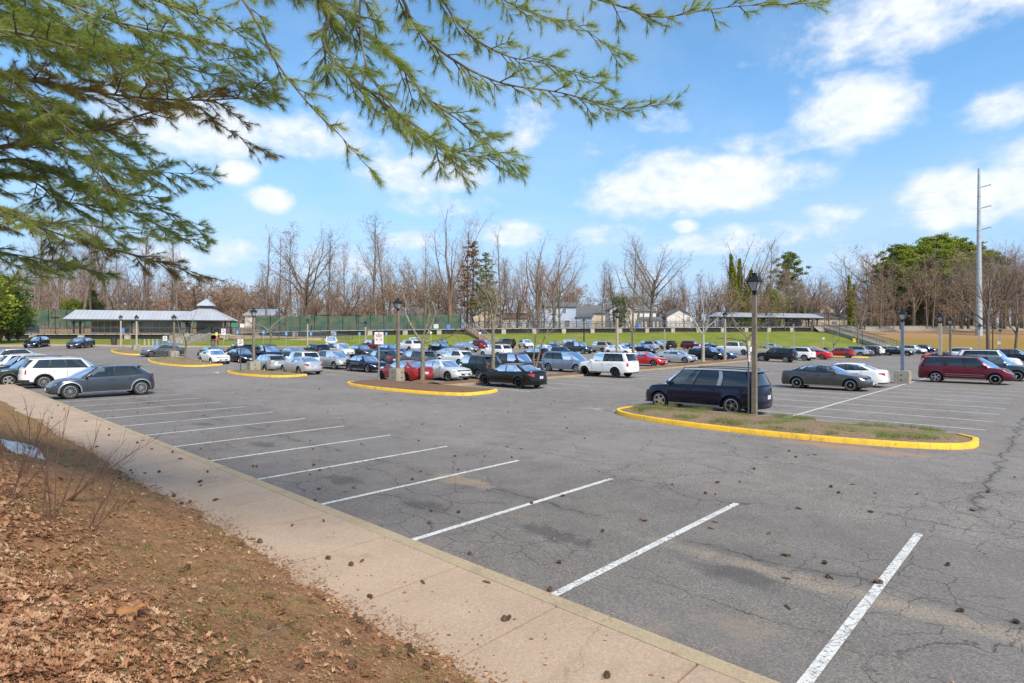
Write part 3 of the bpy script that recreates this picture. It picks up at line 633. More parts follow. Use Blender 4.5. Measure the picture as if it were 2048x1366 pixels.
class Car:
    def __init__(s, kind):
        p = SPEC[kind]; s.p = p; s.L, s.W = p['L'], p['W']; s.kind = kind
        L, W = s.L, s.W; s.xf = L/2-p['fo']; s.xr = s.xf-p['wb']; s.ar = p['r']+.055
        sq = kind in ('jeep', 'pickup', 'bigsuv'); P, Q = (11, 3.2) if sq else (9, 2.5); s.PQ = (P, Q)
        half = []
        for y in (0, .1, .22, .34, .46, .56, .66, .74, .80): half.append(((1-y**Q)**(1/P), y))
        X = set(np.round(np.linspace(-.90*L/2, .90*L/2, 26), 3))
        for xc in (s.xf, s.xr):
            X = {x for x in X if abs(x-xc) > s.ar+.015}
            for k in range(13): X.add(round(xc+s.ar*math.cos(PI*k/12), 4))
            X.add(xc+s.ar+.012); X.add(xc-s.ar-.012)
        side = [(x/(L/2), (1-abs(x/(L/2))**P)**(1/Q)) for x in sorted(X, reverse=True)]
        front = [h for h in half if h[0] > side[0][0]+.01]; s.prof = front+side+[(-a, b) for (a, b) in reversed([h for h in half if h[0] > -side[-1][0]+.01])]
        s.rows = [0, .1, .24, .4, .55, .68, .8, .9, .97, 1]
        s.wf = [.955, .975, .99, 1.0, 1.0, .994, .985, .972, .955, .935]
        s.grid = [[s.pt(i, k) for k in range(len(s.rows))] for i in range(len(s.prof))]
    def zsh(s, x): return float(np.interp(s.L/2-x, [q[0] for q in s.p['sh']], [q[1] for q in s.p['sh']]))
    def zlow(s, x):
        z = s.p['sill']; r = s.ar
        for xc in (s.xf, s.xr):
            if abs(x-xc) <= r+1e-6: z = max(z, s.p['r']+math.sqrt(max(0, r*r-(x-xc)**2)))
        if abs(x) > s.L/2-.25: z = max(z, s.p['sill']+.0)
        return z
    def pt(s, i, k):
        X, Y = s.prof[i]; x = X*s.L/2; t = s.rows[k]; zt = s.zsh(x); zl = s.zlow(x); z = zl+(zt-zl)*t
        # widths follow real height so the arches do not pinch
        tt = (z-s.p['sill'])/max(.1, zt-s.p['sill']); w = float(np.interp(tt, s.rows, s.wf))
        S = sstep(.70, 1.0, abs(X))
        if X > 0: d = float(np.interp(t, [0, .12, .35, .55, .8, 1], [.10, .02, 0, .015, .06, .16 if s.p['nose'] > .12 else .05]))*(1+s.p['nose'])
        else: d = float(np.interp(t, [0, .12, .35, .5, .8, 1], [.12, .03, 0, .05, .07, .10]))*(.5+s.p['tail']*2)
        x2 = x-math.copysign(d*S, X); fl = 0
        for xc in (s.xf, s.xr):
            dd = math.hypot(x-xc, z-s.p['r'])-s.ar
            if dd < .12: fl = max(fl, .016*(1-max(0, dd)/.12))
        return Vector((x2, Y*s.W/2*w+fl*min(1, Y*1.2), z))
    def body(s, lod):
        b = MB(); n = len(s.prof); K = len(s.rows)
        lat = [.9, .62, .3, 0]; cols = K+len(lat)
        def cap(i, f):
            p = s.grid[i][K-1]; c = .055*min(1, p.y/(s.W*.4))**2
            z = p.z+c*(1-f*f)**.8
            if s.p.get('bed'):
                a, e = s.p['bed']; xx = s.L/2-p.x
                if a < xx < e: z = p.z if f > .85 else p.z-.5
            return Vector((p.x, p.y*f, z))
        for sg in (1, -1):
            vs = []; fs = []; ms = []
            for i in range(n):
                for k in range(K): p = s.grid[i][k]; vs.append((p.x, p.y*sg, p.z))
                for f in lat: p = cap(i, f if f != .9 else .93); vs.append((p.x, p.y*sg, p.z))
            for i in range(n-1):
                for k in range(cols-1):
                    q = [i*cols+k, (i+1)*cols+k, (i+1)*cols+k+1, i*cols+k+1]
                    if sg < 0: q.reverse()
                    q.reverse()
                    x = (s.grid[i][0].x+s.grid[i+1][0].x)/2; m = 0
                    if s.p.get('clad') == 1 and (k == 0 or (k == 1 and abs(x) > s.L/2-.5)): m = 1
                    if k == 0 and abs(x) > s.L/2-.45 and s.p.get('clad') != 1: m = 1
                    if k >= K and s.L/2-s.p['g'][3]+.15 < x < s.L/2-s.p['g'][1]+.1: m = 2
                    if s.p.get('bed') and k >= K and s.p['bed'][0] < s.L/2-x < s.p['bed'][1]: m = 1
                    fs.append(tuple(q)); ms.append(m)
            o = len(b.v); b.v += vs; b.f += [tuple(o+j for j in f) for f in fs]; b.m += ms
            # wheel-well liners and dark underside
            for xc in (s.xf, s.xr):
                li = []
                for k in range(13):
                    a = PI*k/12; x = xc+s.ar*math.cos(a); z = s.p['r']+s.ar*math.sin(a)
                    yy = s.W/2*.955; li += [(x, sg*yy, z), (x, sg*(yy-.32), z)]
                b.add(li, [(2*k, 2*k+2, 2*k+3, 2*k+1) if sg > 0 else (2*k+1, 2*k+3, 2*k+2, 2*k) for k in range(12)], 1)
        ui = s.W/2*.955-.31
        b.box((0, 0, (s.p['sill']+.75)/2), (s.L-.5, 2*ui, .75-s.p['sill']), 1)
        for (a, e) in ((s.L/2-.2, s.xf+s.ar), (s.xf-s.ar, s.xr+s.ar), (s.xr-s.ar, -s.L/2+.2)):
            if a-e > .05:
                w = s.W*.93*(.86 if abs(a+e) > s.xf*2.2 else 1)
                b.box(((a+e)/2, 0, s.p['sill']+.02), (a-e-.02, w, .05), 1)
        s.green(b)
        if lod == 0:
            for x in s.doorx():
                for sg in (1, -1):
                    for ln in ((x, x-.016),): b.add(*s.strip(ln[0], ln[1], .10, 1.0, sg, .003), 2)
        return b
    def doorx(s):
        g = s.p['g']; h = s.L/2; d0 = h-g[1]-.12; wn = s.p['wins']; aL = (g[2]-g[1]); mid = h-(g[1]+aL*(wn[0][1]+wn[1][0])/2); end = h-(g[1]+aL*wn[1][1])-.06
        if end < s.xr+s.ar*.55: end = s.xr+s.ar*.6
        s._doors = (d0, mid, end); return s._doors
    def surf(s, x, t, sg, off):
        """point on the body side at station x (between nose and tail) and level t"""
        xs = [g[0].x for g in s.grid]; k = float(np.interp(t, s.rows, range(len(s.rows))))
        return s.bil(float(np.interp(-x, [-a for a in [s.prof[i][0]*s.L/2 for i in range(len(s.prof))]], range(len(s.prof)))), k, sg, off)
    def bil(s, fi, fk, sg, off):
        n = len(s.prof)-1; K = len(s.rows)-1; fi = min(n-1e-4, max(0, fi)); fk = min(K-1e-4, max(0, fk)); i = int(fi); k = int(fk); a = fi-i; c = fk-k; G_ = s.grid
        p = (G_[i][k]*(1-a)+G_[i+1][k]*a)*(1-c)+(G_[i][k+1]*(1-a)+G_[i+1][k+1]*a)*c
        du = (G_[i+1][k]-G_[i][k])*(1-c)+(G_[i+1][k+1]-G_[i][k+1])*c; dk = (G_[i][k+1]-G_[i][k])*(1-a)+(G_[i+1][k+1]-G_[i+1][k])*a
        nn = dk.cross(du)*1.0
        if nn.length < 1e-9: nn = Vector((math.copysign(1, p.x), 0, 0))
        nn.normalize()
        if nn.y < -.3 or (abs(nn.x) > .7 and nn.x*p.x < 0): nn = -nn
        p = p+nn*off; return Vector((p.x, p.y*sg, p.z))
    def idx_y(s, y, front=True):
        """grid index on the nose/tail arc at lateral fraction y"""
        n = len(s.prof); h = n//2; ys = [q[1] for q in s.prof[:h]] if front else [q[1] for q in reversed(s.prof[h:])]
        k = float(np.interp(y, ys, range(len(ys)))); return k if front else n-1-k
    def idx_x(s, x): return float(np.interp(-x, [-q[0]*s.L/2 for q in s.prof], range(len(s.prof))))
    def patch(s, i0, i1, t0, t1, sg, off, n=10, m=4):
        vs = []
        for a in range(n+1):
            for c in range(m+1):
                t = t0(a/n)+(t1(a/n)-t0(a/n))*c/m if callable(t0) else t0+(t1-t0)*c/m
                vs.append(s.bil(i0+(i1-i0)*a/n, float(np.interp(t, s.rows, range(len(s.rows)))), sg, off))
        fs = [(a*(m+1)+c, a*(m+1)+c+1, (a+1)*(m+1)+c+1, (a+1)*(m+1)+c) for a in range(n) for c in range(m)]
        if sg < 0: fs = [tuple(reversed(f)) for f in fs]
        return vs, fs
    def strip(s, x0, x1, t0, t1, sg, off): return s.patch(s.idx_x(x0), s.idx_x(x1), t0, t1, sg, off, 1, 10)
    def green(s, b):
        g = [s.L/2-q for q in s.p['g']]; W = s.W; wb = W/2*(.90 if s.kind != 'jeep' else .88); wr = W/2*(.70 if s.kind in ('sedan', 'hatch') else .74)
        if s.kind in ('bigsuv', 'jeep', 'pickup'): wr = W/2*.78
        if s.kind == 'minivan': wr = W/2*.76
        zr = s.p['Hr']-.03
        nf, nr = 8, 7; cuts = sorted({0, 1.0} | {round(v, 4) for w in s.p['wins'] for v in w[:2]}); ss = []
        for a, e in zip(cuts[:-1], cuts[1:]):
            m = max(1, int((e-a)/.07)); ss += [a+(e-a)*i/m for i in range(m)]
        ss.append(1.0)
        base = []; roof = []; seg = []
        for i in range(nf):
            t = i/nf; base.append((g[0]+(g[1]-g[0])*t**2.2, wb*.955*t)); roof.append((g[4]+(g[5]-g[4])*t**2.2, wr*.97*t)); seg.append(('f', t))
        for q in ss:
            tap = .97+.03*math.sin(PI*min(1, q*1.3)) if q < .77 else 1-.055*((q-.77)/.23)**1.5
            if q == 0: tap = .955
            base.append((g[1]+(g[2]-g[1])*q, wb*tap)); roof.append((g[5]+(g[6]-g[5])*q, wr*(1-.06*q**2)*(.985 if q == 0 else 1))); seg.append(('s', q))
        wb2, wr2 = base[-1][1], roof[-1][1]
        for i in range(1, nr+1):
            t = 1-i/nr; base.append((g[3]+(g[2]-g[3])*t**2.2, wb2*t)); roof.append((g[7]+(g[6]-g[7])*t**2.2, wr2*t)); seg.append(('r', t))
        rr = [0, .05, .16, .35, .55, .75, .88, .95, 1.0]; n = len(base); cols = len(rr)
        def zroof(x):
            xm = (g[4]+g[7])/2; hl = (g[4]-g[7])/2; e = (x-xm)/hl; return zr-(.055 if s.kind in ('sedan', 'hatch', 'cross') else .03)*e*e*(1.25 if e < 0 else 1)
        rows = []
        for i in range(n):
            bx, by = base[i]; rx, ry = roof[i]; zb = s.zsh(bx)+.055*(1-min(1, by/wb)**2)-.012; zt = zroof(rx)-.03*(ry/wr)**2; r_ = []
            for t in rr:
                bul = math.sin(PI*t)*.028; y = by+(ry-by)*t+bul*(by/wb); x = bx+(rx-bx)*t
                if seg[i][0] != 's': x += (.035 if seg[i][0] == 'f' else -.03)*math.sin(PI*t)*(1-seg[i][1]**3)
                r_.append(Vector((x, y, zb+(zt-zb)*t**.96)))
            rows.append(r_)
        s.glass = {'windshield': MB(), 'rear_window': MB()}; s.sidew = {1: [MB() for _ in s.p['wins']], -1: [MB() for _ in s.p['wins']]}
        for sg in (1, -1):
            o = len(b.v)
            for r_ in rows: b.v += [(p.x, p.y*sg, p.z) for p in r_]
            for i in range(n-1):
                a, e = seg[i], seg[i+1]
                for k in range(cols-1):
                    q = [i*cols+k, i*cols+k+1, (i+1)*cols+k+1, (i+1)*cols+k]
                    if sg < 0: q.reverse()
                    dst = None; mi = 0
                    if a[0] == 'f' and e[0] == 'f' and a[1] < .87 and 0 <= k < cols-2: dst = s.glass['windshield']
                    elif a[0] == 'f' and k < cols-2: mi = 2 if k == 0 else 0
                    elif a[0] == 'r' and 1 <= k < cols-2 and (a[1] < .92): dst = s.glass['rear_window']
                    elif a[0] == 's' and e[0] == 's' and 1 <= k < cols-2:
                        mid = (a[1]+e[1])/2
                        for w, (w0, w1, pr) in enumerate(s.p['wins']):
                            if w0 < mid < w1: dst = s.sidew[sg][w]
                        if dst is None and s.p['wins'][0][1] < mid < s.p['wins'][-1][0] : mi = 2
                        if dst is None and s.kind in ('minivan', 'suv', 'bigsuv', 'cross') and mid > s.p['wins'][-1][1]: mi = 0
                    if dst is not None:
                        vs = [b.v[o+j] for j in q]; dst.add(vs, [(0, 1, 2, 3)])
                    else: b.f.append(tuple(o+j for j in q)); b.m.append(mi)
            # roof skin
            lat = [1, .93, .75, .4, 0]; o = len(b.v)
            for i in range(n):
                p = rows[i][-1]; ww = min(1, p.y/(wr*.5))
                for f in lat: b.v.append((p.x, p.y*f*sg, p.z+.045*ww*(1-f**2.2)))
            c2 = len(lat)
            for i in range(n-1):
                for k in range(c2-1):
                    q = [i*c2+k, i*c2+k+1, (i+1)*c2+k+1, (i+1)*c2+k]
                    if sg < 0: q.reverse()
                    b.f.append(tuple(o+j for j in q)); b.m.append(0)
        s.roofrows = rows; s.seg = seg
    # parts --------------------------------------------------------------
    def weld(s, mb):
        d = {}; nv = []; mp = []
        for v in mb.v:
            k = (round(v[0], 4), round(v[1], 4), round(v[2], 4))
            if k not in d: d[k] = len(nv); nv.append(v)
            mp.append(d[k])
        f2 = []; m2 = []
        for f, m in zip(mb.f, mb.m):
            g = []
            for j in f:
                if mp[j] not in g: g.append(mp[j])
            if len(g) >= 3: f2.append(tuple(g)); m2.append(m)
        mb.v, mb.f, mb.m = nv, f2, m2; return mb
def wheel_meshes(r, style, w=.22):
    t = MB(); rr = r*.70
    t.lathe([(rr, -w/2+.02), (rr+.02, -w/2), (r-.03, -w/2), (r-.006, -w/2+.03), (r, -w/4), (r, w/4), (r-.006, w/2-.03), (r-.03, w/2), (rr+.02, w/2), (rr, w/2-.02)], n=28, axis='y')
    m = MB(); yo = w/2
    m.lathe([(rr+.004, w/2-.012), (rr-.02, w/2-.006), (rr-.03, w/2-.04), (rr-.035, -w/2+.03)], n=28, axis='y', mi=0)
    m.lathe([(rr-.02, w/2-.10), (0.001, w/2-.10)], n=28, axis='y', mi=1)
    m.lathe([(.001, yo-.018), (.05, yo-.02), (.055, yo-.05)], n=12, axis='y', mi=0)
    ns, wd, tw = {'5': (5, .075, 0), '10': (10, .04, 0), 'turbine': (14, .04, .5), 'split': (10, .035, .16), 'cover': (7, .085, 0), 'star': (5, .12, 0)}[style]
    for k in range(ns):
        a = 2*PI*k/ns+(.14 if (style == 'split' and k % 2) else 0); a2 = a+tw*(1 if style != 'split' else (-1 if k % 2 else 1)); R0, R1 = .04, rr-.015
        d0 = Vector((math.cos(a), 0, math.sin(a))); d1 = Vector((math.cos(a2), 0, math.sin(a2))); n0 = Vector((-d0.z, 0, d0.x)); n1 = Vector((-d1.z, 0, d1.x)); wa, wb_ = wd*.75, wd*(1.0 if style != 'star' else .8)
        p = [d0*R0-n0*wa/2, d0*R0+n0*wa/2, d1*R1+n1*wb_/2, d1*R1-n1*wb_/2]
        vs = [(q.x, yo-.025, q.z) for q in p]+[(q.x, yo-.07, q.z) for q in p]
        m.add(vs, [(3, 2, 1, 0), (0, 1, 5, 4), (1, 2, 6, 5), (2, 3, 7, 6), (3, 0, 4, 7), (0, 1, 2, 3)], 0)
    return t.mesh('tyre', [TYRE], 40), m
CACHE = {}
def car_kit(kind, lod, rim, rimstyle, opts=()):
    key = (kind, lod, rim, rimstyle, tuple(opts))
    if key in CACHE: return CACHE[key]
    c = Car(kind); K = []      # (part name, mesh, parent index or None, location, rotation)
    b = c.weld(c.body(lod)); body = b.mesh('body', [PAINT['white'], CLAD if c.p.get('clad') else BLK, BLK], 32)
    K.append(('body', body, None, (0, 0, 0), 0))
    for nm in ('windshield', 'rear_window'): K.append((nm, c.weld(c.glass[nm]).mesh(nm, [GLASS if nm == 'windshield' or kind == 'sedan' else GLASS2], 60), None, (0, 0, 0), 0))
    for sg in (1, -1):
        for w, mb in enumerate(c.sidew[sg]):
            if mb.v: K.append(('side_window', c.weld(mb).mesh('side_window', [GLASS2 if (c.p['wins'][w][2] and kind in ('suv', 'bigsuv', 'minivan', 'cross', 'jeep')) else GLASS], 60), None, (0, 0, 0), 0))
    W = c.W; L = c.L; frac = lambda y: c.idx_y(y, True); fr = lambda y: c.idx_y(y, False)
    tb = kind in ('suv', 'minivan', 'bigsuv', 'hatch', 'cross')
    for sg in (1, -1):
        hl = MB()
        if kind == 'jeep': p = c.bil(frac(.66), 6, sg, .0); hl.lathe([(.001, 0), (.08, 0), (.09, -.03)], (0, 0, 0), 14); hl.v = [(p.x+.03+v[2], p.y+v[0], p.z-.05+v[1]) for v in hl.v]
        else: hl.add(*c.patch(frac(.50 if kind != 'pickup' else .62), c.idx_x(c.xf+c.ar+.14), (lambda a: .68+.12*a) if kind != 'pickup' else .60, (lambda a: .82+.08*a) if kind != 'pickup' else .92, sg, .007, 14, 4))
        K.append(('headlight', hl.mesh('headlight', [HEADL], 60), None, (0, 0, 0), 0))
        tl = MB(); t0, t1 = (.62, .86) if kind in ('sedan', 'cross') else (.60, .90)
        y0 = .56 if kind in ('sedan',) else .76
        x1 = -L/2+.36 if kind in ('sedan',) else -L/2+.24
        if kind == 'cross': t0, t1, y0 = .68, .84, .15
        if kind in ('pickup', 'jeep'): y0, t0, t1, x1 = .80, .55, .92, -L/2+.16
        tl.add(*c.patch(fr(y0), c.idx_x(x1), (lambda a: t0+.13*a) if kind == 'sedan' else t0, (lambda a: t1-.03*a), sg, .008, 12, 4) if kind == 'sedan' else c.patch(fr(y0), c.idx_x(x1), t0, t1, sg, .008, 12, 4))
        if tl.v: K.append(('taillight', tl.mesh('taillight', [TAILL], 60), None, (0, 0, 0), 0))
    gr = MB()
    for sg in (1, -1):
        gr.add(*c.patch(frac(0), frac(.46 if kind != 'pickup' else .6), .42 if kind in ('sedan', 'cross') else .44, .68 if kind in ('sedan', 'cross') else .82, sg, .007, 6, 3), 0)
        gr.add(*c.patch(frac(0), frac(.66), .14, .32, sg, .006, 8, 2), 0)
        if kind not in ('cross',): gr.add(*c.patch(frac(0), frac(.47), .70 if kind == 'sedan' else .83, .735 if kind == 'sedan' else .87, sg, .010, 6, 1), 1)
    K.append(('grille', gr.mesh('grille', [BLK, CHROME], 60), None, (0, 0, 0), 0))
    def plate(px, z, d):
        m = MB(); m.box((px, 0, z), (.012, .305, .155)); K.append(('license_plate', m.mesh('license_plate', [PLATE]), None, (0, 0, 0), 0))
    pr = c.bil(fr(0), float(np.interp(.62 if kind == 'sedan' else .56, c.rows, range(10))), 1, 0)
    if tb:  pass
    plate(pr.x-.014, pr.z, -1)
    pf = c.bil(0, 3.6, 1, 0); plate(pf.x+.016, pf.z, 1)
    # mirrors
    g = c.p['g']; mx = L/2-g[1]-.12
    for sg in (1, -1):
        m = MB(); zc = c.zsh(mx)+.10; y = W/2*.93
        prof = []
        for (dx, k) in ((-.0, .7), (.03, 1), (.09, .9), (.14, .35)):
            prof.append([(mx+dx-.02, sg*(y+.10+.11*k*math.cos(a)), zc+.075*k*math.sin(a)) for a in [2*PI*j/10 for j in range(10)]])
        m.v = [q for r_ in prof for q in r_]; m.f = [(k*10+j, k*10+(j+1) % 10, (k+1)*10+(j+1) % 10, (k+1)*10+j) for k in range(3) for j in range(10)]+[tuple(range(10)), tuple(30+j for j in reversed(range(10)))]; m.m = [0]*len(m.f)
        m.box((mx+.02, sg*(y-.0), zc-.05), (.07, .1, .05), 0)
        K.append(('side_mirror', m.mesh('side_mirror', [PAINT['white']], 50), None, (0, 0, 0), 0))
    tm, rmb = wheel_meshes(c.p['r'], rimstyle); rm = rmb.mesh('rim', [RIMB if rim == 'black' else RIMS, HUB], 35)
    if lod:
        # tyre and rim in one mesh for cars seen small
        bm = MB(); bm.v = [tuple(v.co) for v in tm.vertices]; bm.f = [tuple(p.vertices) for p in tm.polygons]; bm.m = [2]*len(bm.f); bm.add(rmb.v, rmb.f, 0); bm.m[-len(rmb.f):] = rmb.m
        wm = bm.mesh('wheel', [RIMB if rim == 'black' else RIMS, HUB, TYRE], 35)
    for x in (c.xf, c.xr):
        for sg in (1, -1):
            loc = (x, sg*(W/2*.955-.115), c.p['r']); rot = 0 if sg > 0 else PI
            if lod: K.append(('wheel', wm, None, loc, rot))
            else:
                dk = MB(); dk.lathe([(.001, -.10), (.16, -.10), (.16, .0), (.001, .0)], n=18, axis='y'); K.append(('wheel', dk.mesh('wheel', [HUB], 40), None, loc, rot)); w = len(K)-1
                K.append(('tyre', tm, w, (0, 0, 0), 0)); K.append(('rim', rm, w, (0, 0, 0), 0))
    if lod == 0:
        d = c.doorx()
        for sg in (1, -1):
            for (x0, x1, hx) in ((d[0], d[1], d[1]+.14), (d[1], d[2], d[2]+.22)):
                m = MB(); xa, xb = x0-.02, x1+.004
                lowt = .14
                m.add(*c.patch(c.idx_x(xa), c.idx_x(xb), lowt, .985, sg, .0045, 14, 9)); K.append(('door', m.mesh('door', [PAINT['white']], 50), None, (0, 0, 0), 0)); w = len(K)-1
                h = MB(); p = c.surf(hx, .82, sg, .02); h.box(tuple(p), (.19, .028, .028)); K.append(('door_handle', h.mesh('door_handle', [PAINT['white'] if 'chrome' not in opts else CHROME]), w, (0, 0, 0), 0))
        for sg in (1, -1):
            tr = MB(); tr.add(*c.patch(c.idx_x(c.xf-c.ar-.02), c.idx_x(c.xr+c.ar+.02), .02, .09, sg, .012, 14, 1))
            if 'stripes' in opts:
                tr.add(*c.patch(c.idx_x(c.xf-c.ar-.12), c.idx_x(c.xr+c.ar+.1), .40, .425, sg, .012, 14, 1)); tr.add(*c.patch(c.idx_x(c.xf-c.ar-.12), c.idx_x(c.xr+c.ar+.1), .26, .28, sg, .012, 14, 1))
            K.append(('side_trim', tr.mesh('side_trim', [SATIN if ('stripes' in opts or kind in ('sedan', 'minivan', 'cross')) else CLAD]), None, (0, 0, 0), 0))
        if 'arches' in opts or c.p.get('clad'):
            for sg in (1, -1):
                for xc in (c.xf, c.xr):
                    ar = MB(); vs = []
                    for k in range(15):
                        a = -.12+(PI+.24)*k/14
                        for (q, off) in ((c.ar-.004, -.02), (c.ar, .012), (c.ar+.055, .012), (c.ar+.062, -.01)):
                            x = xc+q*math.cos(a); z = c.p['r']+q*math.sin(a); t = (z-c.zlow(x))/(c.zsh(x)-c.zlow(x)); yb = c.surf(x, max(0, min(1, t)), 1, 0).y
                            vs.append((x, sg*(yb+off), z))
                    ar.add(vs, [(4*k+j, 4*k+j+1, 4*k+5+j, 4*k+4+j) if sg < 0 else (4*k+4+j, 4*k+5+j, 4*k+j+1, 4*k+j) for k in range(14) for j in range(3)])
                    K.append(('wheel_arch_trim', ar.mesh('wheel_arch_trim', [SATIN if 'arches' in opts else CLAD], 50), None, (0, 0, 0), 0))
        if 'quarter' in opts:
            rows = c.roofrows; sel = [i for i, s_ in enumerate(c.seg) if s_[0] == 's' and .595 <= s_[1] <= .655]
            for sg in (1, -1):
                q = MB(); vs = []
                for i in (sel[0], sel[-1]):
                    for k in range(1, 8): p = rows[i][k]; vs.append((p.x+(.06 if k > 3 else -.05)*(k-4)/4*1.5, sg*(p.y+.006), p.z))
                q.add(vs, [(k, k+1, 8+k, 7+k) if sg > 0 else (7+k, 8+k, k+1, k) for k in range(6)])
                K.append(('pillar_trim', q.mesh('pillar_trim', [SATIN]), None, (0, 0, 0), 0))
    gx = [L/2-q for q in c.p['g']]; zb = c.zsh(gx[1]-.8)
    def seat(x, y, w, hgt, nm):
        m = MB(); m.v = [(x+.05*s_-.10*t_, y+yy*(1-.12*t_), zb-.12+hgt*t_) for t_ in (0, 1) for s_ in (-1, 1) for yy in (-w/2, w/2)]; m.f = [(0, 1, 3, 2), (4, 6, 7, 5), (0, 4, 5, 1), (2, 3, 7, 6), (0, 2, 6, 4), (1, 5, 7, 3)]; m.m = [0]*6
        for yy in ([0] if w < .8 else [-w*.3, w*.3]): m.box((x-.12, y+yy, zb-.12+hgt+.10), (.09, .25, .16))
        K.append((nm, m.mesh(nm, [SEATB if kind in ('sedan', 'minivan') else SEATM]), None, (0, 0, 0), 0))
    fx = gx[1]-1.05; rx = max(gx[2]+.55, fx-1.6) if kind != 'pickup' else gx[2]+.3
    if lod == 0:
        seat(fx, .38, .50, .34, 'front_seat'); seat(fx, -.38, .50, .34, 'front_seat'); seat(rx, 0, W*.62, .26, 'rear_seat')
        m = MB(); m.tube([(gx[1]-.42+.06*math.sin(a), .38+.17*math.cos(a), zb-.02+.17*math.sin(a)) for a in [2*PI*j/12 for j in range(13)]], .014, 5, 0, False); K.append(('steering_wheel', m.mesh('steering_wheel', [BLK]), None, (0, 0, 0), 0))
    else: seat(fx, 0, W*.66, .34, 'seats'); seat(rx, 0, W*.62, .26, 'rear_seat')
    if c.p.get('rails'):
        for sg in (1, -1):
            m = MB(); rows = c.roofrows; sel = [r_[-1] for r_, s_ in zip(rows, c.seg) if s_[0] == 's']; pts = [(p.x, sg*(p.y-.07), p.z+.075) for p in sel[1:-1]]
            pts = [(pts[0][0]+.06, pts[0][1], pts[0][2]-.055)]+pts+[(pts[-1][0]-.06, pts[-1][1], pts[-1][2]-.055)]
            m.tube(pts, .016, 6); K.append(('roof_rail', m.mesh('roof_rail', [SATIN if kind == 'suv' else BLK], 60), None, (0, 0, 0), 0))
    if kind in ('hatch', 'suv', 'bigsuv', 'minivan', 'cross'):
        m = MB(); r_ = c.roofrows[-1][-1]; w = c.W*.34
        m.v = [(r_.x+.05, -w, r_.z+.015), (r_.x+.05, w, r_.z+.015), (r_.x-.12, w*.93, r_.z-.02), (r_.x-.12, -w*.93, r_.z-.02), (r_.x+.05, -w, r_.z-.03), (r_.x+.05, w, r_.z-.03), (r_.x-.12, w*.93, r_.z-.04), (r_.x-.12, -w*.93, r_.z-.04)]
        m.f = [(0, 1, 2, 3), (7, 6, 5, 4), (2, 6, 7, 3), (0, 3, 7, 4), (1, 5, 6, 2)]; m.m = [0]*5; K.append(('spoiler', m.mesh('spoiler', [PAINT['white']], 30), None, (0, 0, 0), 0))
    if 'sideplank' in opts: pass
    if c.p.get('spare'):
        K.append(('spare_wheel', tm, None, (-L/2-.12, .0, .98), 'spare'))
    CACHE[key] = K; return K

def make_car(kind, color, x, y, head, label, lod=1, rim='alloy', rimstyle='10', opts=(), group='cars parked in the station lot', name=None, tilt=True, scale=1.0):
    names = dict(sedan='sedan_car', hatch='hatchback_car', suv='suv_car', bigsuv='suv_car', cross='crossover_car', minivan='minivan', pickup='pickup_truck', jeep='offroad_car')
    z = H(x, y)+.008; a = R(head)
    t = empty(name or names[kind], (x, y, z), a); t.scale = (scale,)*3
    if tilt:
        e = 1.4; dz = (H(x+math.cos(a)*e, y+math.sin(a)*e)-H(x-math.cos(a)*e, y-math.sin(a)*e))/(2*e); dr = (H(x-math.sin(a)*e, y+math.cos(a)*e)-H(x+math.sin(a)*e, y-math.cos(a)*e))/(2*e)
        t.rotation_euler = (math.atan(dr), -math.atan(dz), a)
    tag(t, label, {'sedan': 'sedan', 'hatch': 'hatchback', 'suv': 'SUV', 'bigsuv': 'SUV', 'cross': 'crossover', 'minivan': 'minivan', 'pickup': 'pickup truck', 'jeep': 'jeep'}[kind] if kind != 'jeep' else 'off-road car', group)
    obs = []
    for (nm, me, par, loc, rot) in car_kit(kind, lod, rim, rimstyle, opts):
        o = bpy.data.objects.new(nm, me); col.objects.link(o); o.parent = t if par is None else obs[par]; o.location = loc
        if rot == 'spare': o.rotation_euler = (0, 0, PI/2)
        else: o.rotation_euler = (0, 0, rot)
        if me.materials and me.materials[0] is PAINT['white']: o.material_slots[0].link = 'OBJECT'; o.material_slots[0].material = PAINT[color]
        obs.append(o)
    return t
HU = math.degrees(math.atan2(UY, UX)); HV = math.degrees(math.atan2(VY, VX)); DIR = {'L': HU, 'R': HU+180, 'V': HV, 'v': HV+180}

# ------------------------------------------------------------------ trees
M_BARK = mat('grey_brown_bark', (.20, .155, .12), .95, bump=.7, bscale=14, var=.5, vscale=4)
M_BARK2 = mat('reddish_bark', (.24, .165, .12), .95, bump=.6, bscale=14, var=.45, vscale=3)
M_LICHEN = mat('lichen_bark', (.085, .068, .052), .95, bump=.8, bscale=22, col2=(.27, .26, .18), vscale=9)
M_TWIG = leafy('bare_twigs', [(.18, .13, .10), (.27, .20, .155), (.34, .26, .20)], .95, .2, 0)
M_TWIGR = leafy('russet_twigs', [(.26, .18, .135), (.38, .27, .20), (.36, .28, .22)], .95, .2, 0)
M_TWIGL = leafy('lichen_twigs', [(.12, .095, .07), (.20, .17, .12), (.31, .30, .20)], .95, .8, 0)
M_DRY = leafy('dry_brown_leaves', [(.22, .13, .08), (.34, .21, .125), (.36, .27, .18)], .9, .6, .3)
M_BUD = leafy('red_buds', [(.30, .06, .04), (.40, .13, .09)], .8, .8, .2)
M_IVY = leafy('ivy_leaves', [(.10, .14, .012), (.22, .27, .018), (.36, .36, .03)], .6, .5, .2)
M_PINE = leafy('pine_needle_clumps', [(.06, .095, .025), (.15, .20, .04), (.26, .29, .06)], .7, .35, .2)
M_PINEB = leafy('bright_pine_clumps', [(.12, .165, .02), (.25, .31, .035), (.36, .40, .06)], .7, .3, .2)
M_EVER = leafy('evergreen_leaves', [(.035, .07, .016), (.08, .13, .03), (.15, .20, .045)], .6, .5, .15)
